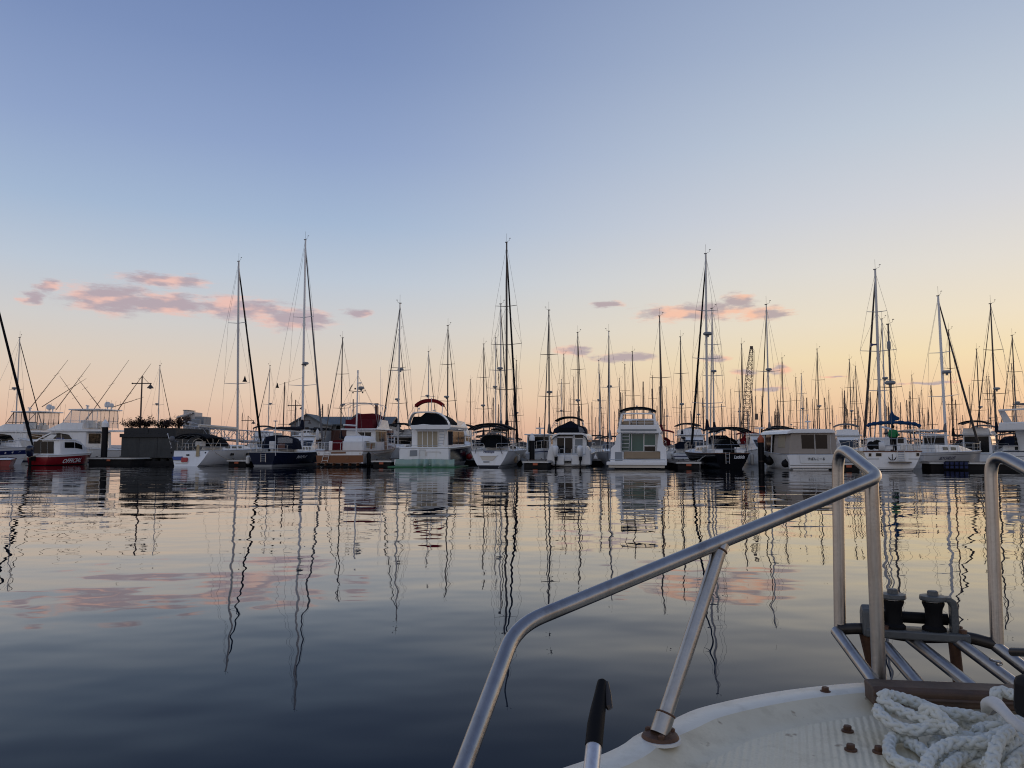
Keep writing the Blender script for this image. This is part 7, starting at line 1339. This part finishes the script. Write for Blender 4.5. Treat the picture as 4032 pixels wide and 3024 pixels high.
# the fairlead is a part of the boat: its casting is one mesh, its rollers are sub-parts
def flp(b, name, m, smooth=True, bevel=0): return b.build(name, m, fr, smooth, bevel)
b = MB(); b.bx((-hl - .015, -.012, -.012), (hl + .005, .055, .008)); flp(b, 'fairlead_base', M['cast_grey'], False, .004)
b = MB(); b.slab([V3(-hl - .02, -.008, -.012), V3(-hl - .02, .05, -.012), V3(-hl - .02, .055, .04), V3(-hl - .02, .03, .06), V3(-hl - .02, .0, .05)], V3(.032, 0, 0)); flp(b, 'fairlead_cheek', M['cast_grey'], False, .006)
for x in (-hl * .49, hl * .36):
    b = MB(); b.lathe([(.0265, .0), (.0265, .006), (.020, .012), (.0185, .03), (.0195, .05), (.0245, .062), (.0245, .066)], (x, .02, .008), 20); flp(b, 'roller', M['black_rubber']); b = MB(); b.lathe([(.016, 0), (.016, .003)], (x, .02, .0745), 16); flp(b, 'washer', M['alu_white'])
    b = MB(); b.lathe([(.028, .0), (.030, .003), (.029, .011), (.013, .013), (.012, .021), (.010, .023)], (x, .02, .078), 20); flp(b, 'roller_cap', M['cast_grey'])
b = MB(); x = hl * .36; pr = [(x, .078), (x, .0895), (hl * .72, .088), (hl * .83, .08), (hl * .86, .066), (hl * .86, .0), (hl * .70, .0), (hl * .70, .066), (hl * .66, .076)]; b.slab([V3(px_, .006, pz_) for px_, pz_ in pr], V3(0, .030, 0)); flp(b, 'roller_bracket', M['cast_grey'], False, .003)
b = MB(); b.tube([V3(-hl, .045, .03), V3(hl * .7, .045, .03)], .0135, 14); flp(b, 'horizontal_roller', M['black_rubber']); b = MB(); [b.lathe([(.009, 0), (.009, .007), (.005, .009)], (xx, yy, .008), 6) for xx, yy in ((hl - .008, .005), (hl - .008, .045), (-hl + .03, .0))]; flp(b, 'fairlead_bolt', M['rusty'], False)
# deck bolts, small hook
for x, y in ((1470, 962), (1553, 1108), (1565, 1178), (1670, 1186)):
    q = PZ(*S1(x, y + 8), ZD + .006 if y > 1000 else ZR); b = MB(); b.lathe([(.011, -.003), (.0112, .001), (.009, .002)], q, 16); b.lathe([(.0078, .001), (.0080, .008), (.0066, .0095)], q, 6); b.build('deck_bolt', M['rusty'], BOAT)
b = MB(); b.tube(smooth_path([P(*S2(x, y), 1.72) for x, y in ((1340, 795), (1385, 812), (1425, 818), (1432, 835), (1410, 842), (1390, 828))], 5), .0028, 8); b.build('wire_hook', SS, BOAT, True)
q0 = P(*S2(1515, 738), 1.5); q1 = P(*S2(1700, 745), 1.45); b = MB(); b.tube([q0, q1], .008, 12); b.build('pin', M['dark_tube'], BOAT, True)
q = P(*S2(1805, 1150), 1.22); b = MB(); b.rings([[q + V3(x, y, z) for x, y, z in ((-.030, -.02, -.032), (.1, -.02, -.036), (.1, .05, -.036), (-.030, .05, -.032))], [q + V3(x, y, z) for x, y, z in ((-.036, -.02, .045), (-.02, -.02, .064), (-.02, .05, .064), (-.036, .05, .045))][0:0] or [q + V3(x, y, z) for x, y, z in ((-.026, -.02, .034), (.1, -.02, .04), (.1, .05, .04), (-.026, .05, .034))]]); b.tube([q + V3(.05, .01, -.06), q + V3(.06, .01, -.25)], .02, 10); b.build('windlass_grip', M['black_rubber'], BOAT, True, .014)
# boat hook leaning on the rail
tipp = P(*S1(637, 935), 1.30); mid = P(*S1(612, 1098), 1.235); bot = P(*S1(597, 1256), 1.18); dn = (bot - mid).normalized(); HK = thing('boat_hook', 'white boat hook pole with worn black tip standing upright by the rail', 'boat hook', (0, 0, 0)); foot = bot + dn * .42
HK.location = foot; L = lambda p: p - foot
b = MB(); b.tube([L(foot), L(bot), L(mid) - dn * .0], .0122, 18); b.build('pole', mat('scuffed_aluminium', (.62, .63, .66), .3, metal=.75, var=.12, vs=25, dirt=(.35, .33, .33), ds=12), HK, True)
b = MB(); u = (tipp - mid); b.tube([L(mid + dn * .035), L(mid), L(mid + u * .35), L(mid + u * .7), L(mid + u * .93), L(tipp), L(tipp + u * .05)], [.0134, .0134, .0122, .0098, .0086, .008, .004], 16); b.build('hook_tip', M['black_rubber'], HK, True)
b = MB(); b.tube([L(mid + u * .98) + V3(.006, 0, 0), L(mid + u * .7) + V3(.0125, -.002, 0), L(mid + u * .42) + V3(.0165, -.002, 0), L(mid + u * .36) + V3(.019, 0, 0)], [.005, .0055, .006, .004], 8); b.build('hook_claw', M['dark_tube'], HK, True)
# the rope heap
def rope_path(pts): return smooth_path([PZ(*S2(x, y), ZD + h) for x, y, h in pts], 10)
def strands(mb, path, R0=.0096, pitch=.070, n=3):
    d = [0]
    for i in range(1, len(path)): d.append(d[-1] + (path[i] - path[i - 1]).length)
    total = d[-1]; N_ = max(int(total / .0045), 4); pts = []; j = 0
    for k in range(N_ + 1):
        s = total * k / N_
        while j < len(d) - 2 and d[j + 1] < s: j += 1
        f = (s - d[j]) / max(d[j + 1] - d[j], 1e-9); pts.append(path[j].lerp(path[j + 1], min(f, 1)))
    fr_ = []; pu = V3(0, 0, 1)
    for i in range(len(pts)):
        t = (pts[min(i + 1, len(pts) - 1)] - pts[max(i - 1, 0)]).normalized(); u = (pu - t * pu.dot(t)); u = u.normalized() if u.length > 1e-6 else V3(1, 0, 0); pu = u; fr_.append((u, t.cross(u)))
    # plaited: three strands wind each way round the core, passing over and under in turn
    for sg in (-1, 1):
        for q in range(n):
            ph = 2 * math.pi * q / n; line = []
            for i, p in enumerate(pts):
                a = ph + sg * 2 * math.pi * total * i / N_ / pitch; rr = R0 * (.62 + .16 * sg * math.cos(n * 2 * math.pi * total * i / N_ / pitch)); line.append(p + (fr_[i][0] * math.cos(a) + fr_[i][1] * math.sin(a)) * rr)
            mb.tube(line, R0 * .50, 7)
RP = [[(480, 1100, .07), (500, 1078, .075), (540, 1082, .07), (600, 1095, .065), (700, 1122, .06), (800, 1155, .055), (900, 1200, .05), (1000, 1218, .05), (1150, 1238, .05), (1280, 1268, .045), (1360, 1330, .03)],
      [(480, 1100, .07), (500, 1130, .065), (570, 1170, .06), (650, 1215, .055), (760, 1255, .055), (870, 1290, .055), (960, 1315, .055), (1050, 1375, .05), (1140, 1430, .04), (1200, 1480, .03)],
      [(520, 1200, .04), (480, 1185, .05), (452, 1200, .05), (470, 1235, .05), (540, 1290, .045), (620, 1335, .04), (740, 1360, .04), (860, 1345, .045), (960, 1350, .045), (1060, 1390, .045), (1180, 1425, .04), (1300, 1430, .04), (1420, 1430, .05)],
      [(760, 1440, .02), (650, 1415, .02), (575, 1415, .02), (540, 1480, .018), (550, 1555, .016), (620, 1615, .016), (720, 1645, .016), (800, 1680, .016)],
      [(820, 1700, .03), (840, 1630, .035), (880, 1560, .04), (960, 1500, .045), (1060, 1462, .05), (1180, 1460, .05), (1300, 1450, .055), (1400, 1400, .06), (1490, 1365, .065), (1580, 1330, .06)],
      [(1510, 1370, .075), (1440, 1420, .075), (1390, 1490, .07), (1365, 1580, .06), (1355, 1700, .05)], [(830, 1260, .05), (825, 1205, .07), (880, 1190, .075), (930, 1235, .07), (1000, 1300, .06), (1080, 1370, .055)],
      [(1400, 1140, .06), (1380, 1080, .075), (1420, 1052, .08), (1480, 1065, .08), (1540, 1085, .08), (1620, 1120, .08)], [(900, 1640, .016), (1050, 1590, .018), (1200, 1625, .018), (1350, 1660, .018)],
      [(690, 1455, .016), (780, 1500, .018), (850, 1560, .018), (960, 1580, .02), (1100, 1545, .02), (1250, 1560, .025), (1400, 1605, .03), (1560, 1560, .03)], [(980, 1680, .03), (1120, 1570, .03), (1280, 1525, .035), (1450, 1500, .04), (1640, 1450, .05)],
      [(900, 1420, .018), (1040, 1440, .02), (1100, 1500, .02), (1050, 1560, .02), (940, 1540, .018), (900, 1470, .016), (960, 1420, .018)],
      [(1300, 1640, .04), (1430, 1560, .05), (1520, 1470, .06), (1640, 1400, .06)], [(1480, 1700, .04), (1540, 1600, .05), (1640, 1520, .05)], [(1220, 1380, .045), (1300, 1340, .05), (1400, 1340, .055), (1500, 1300, .06), (1600, 1280, .06)], [(1000, 1250, .03), (1120, 1290, .03), (1240, 1330, .03), (1340, 1300, .035), (1450, 1260, .04)]]
b = MB()
for pts in RP: strands(b, rope_path(pts))
RO = b.build('rope_coil', M['rope'], None, True, ang=80); tag(RO, 'loose heap of thick white braided rope on the foredeck', 'rope')
b = MB(); pth = rope_path([(1300, 1250, .03), (1325, 1165, .06), (1370, 1140, .075), (1440, 1200, .085), (1530, 1290, .08), (1660, 1390, .07)]); b.tube(pth, [(.0125 + .003 * math.sin(i * .13)) * min(1, .35 + i * .05) for i in range(len(pth))], 14, flat=.75); o = b.build('rope_sleeve', M['sleeve'], RO, True)
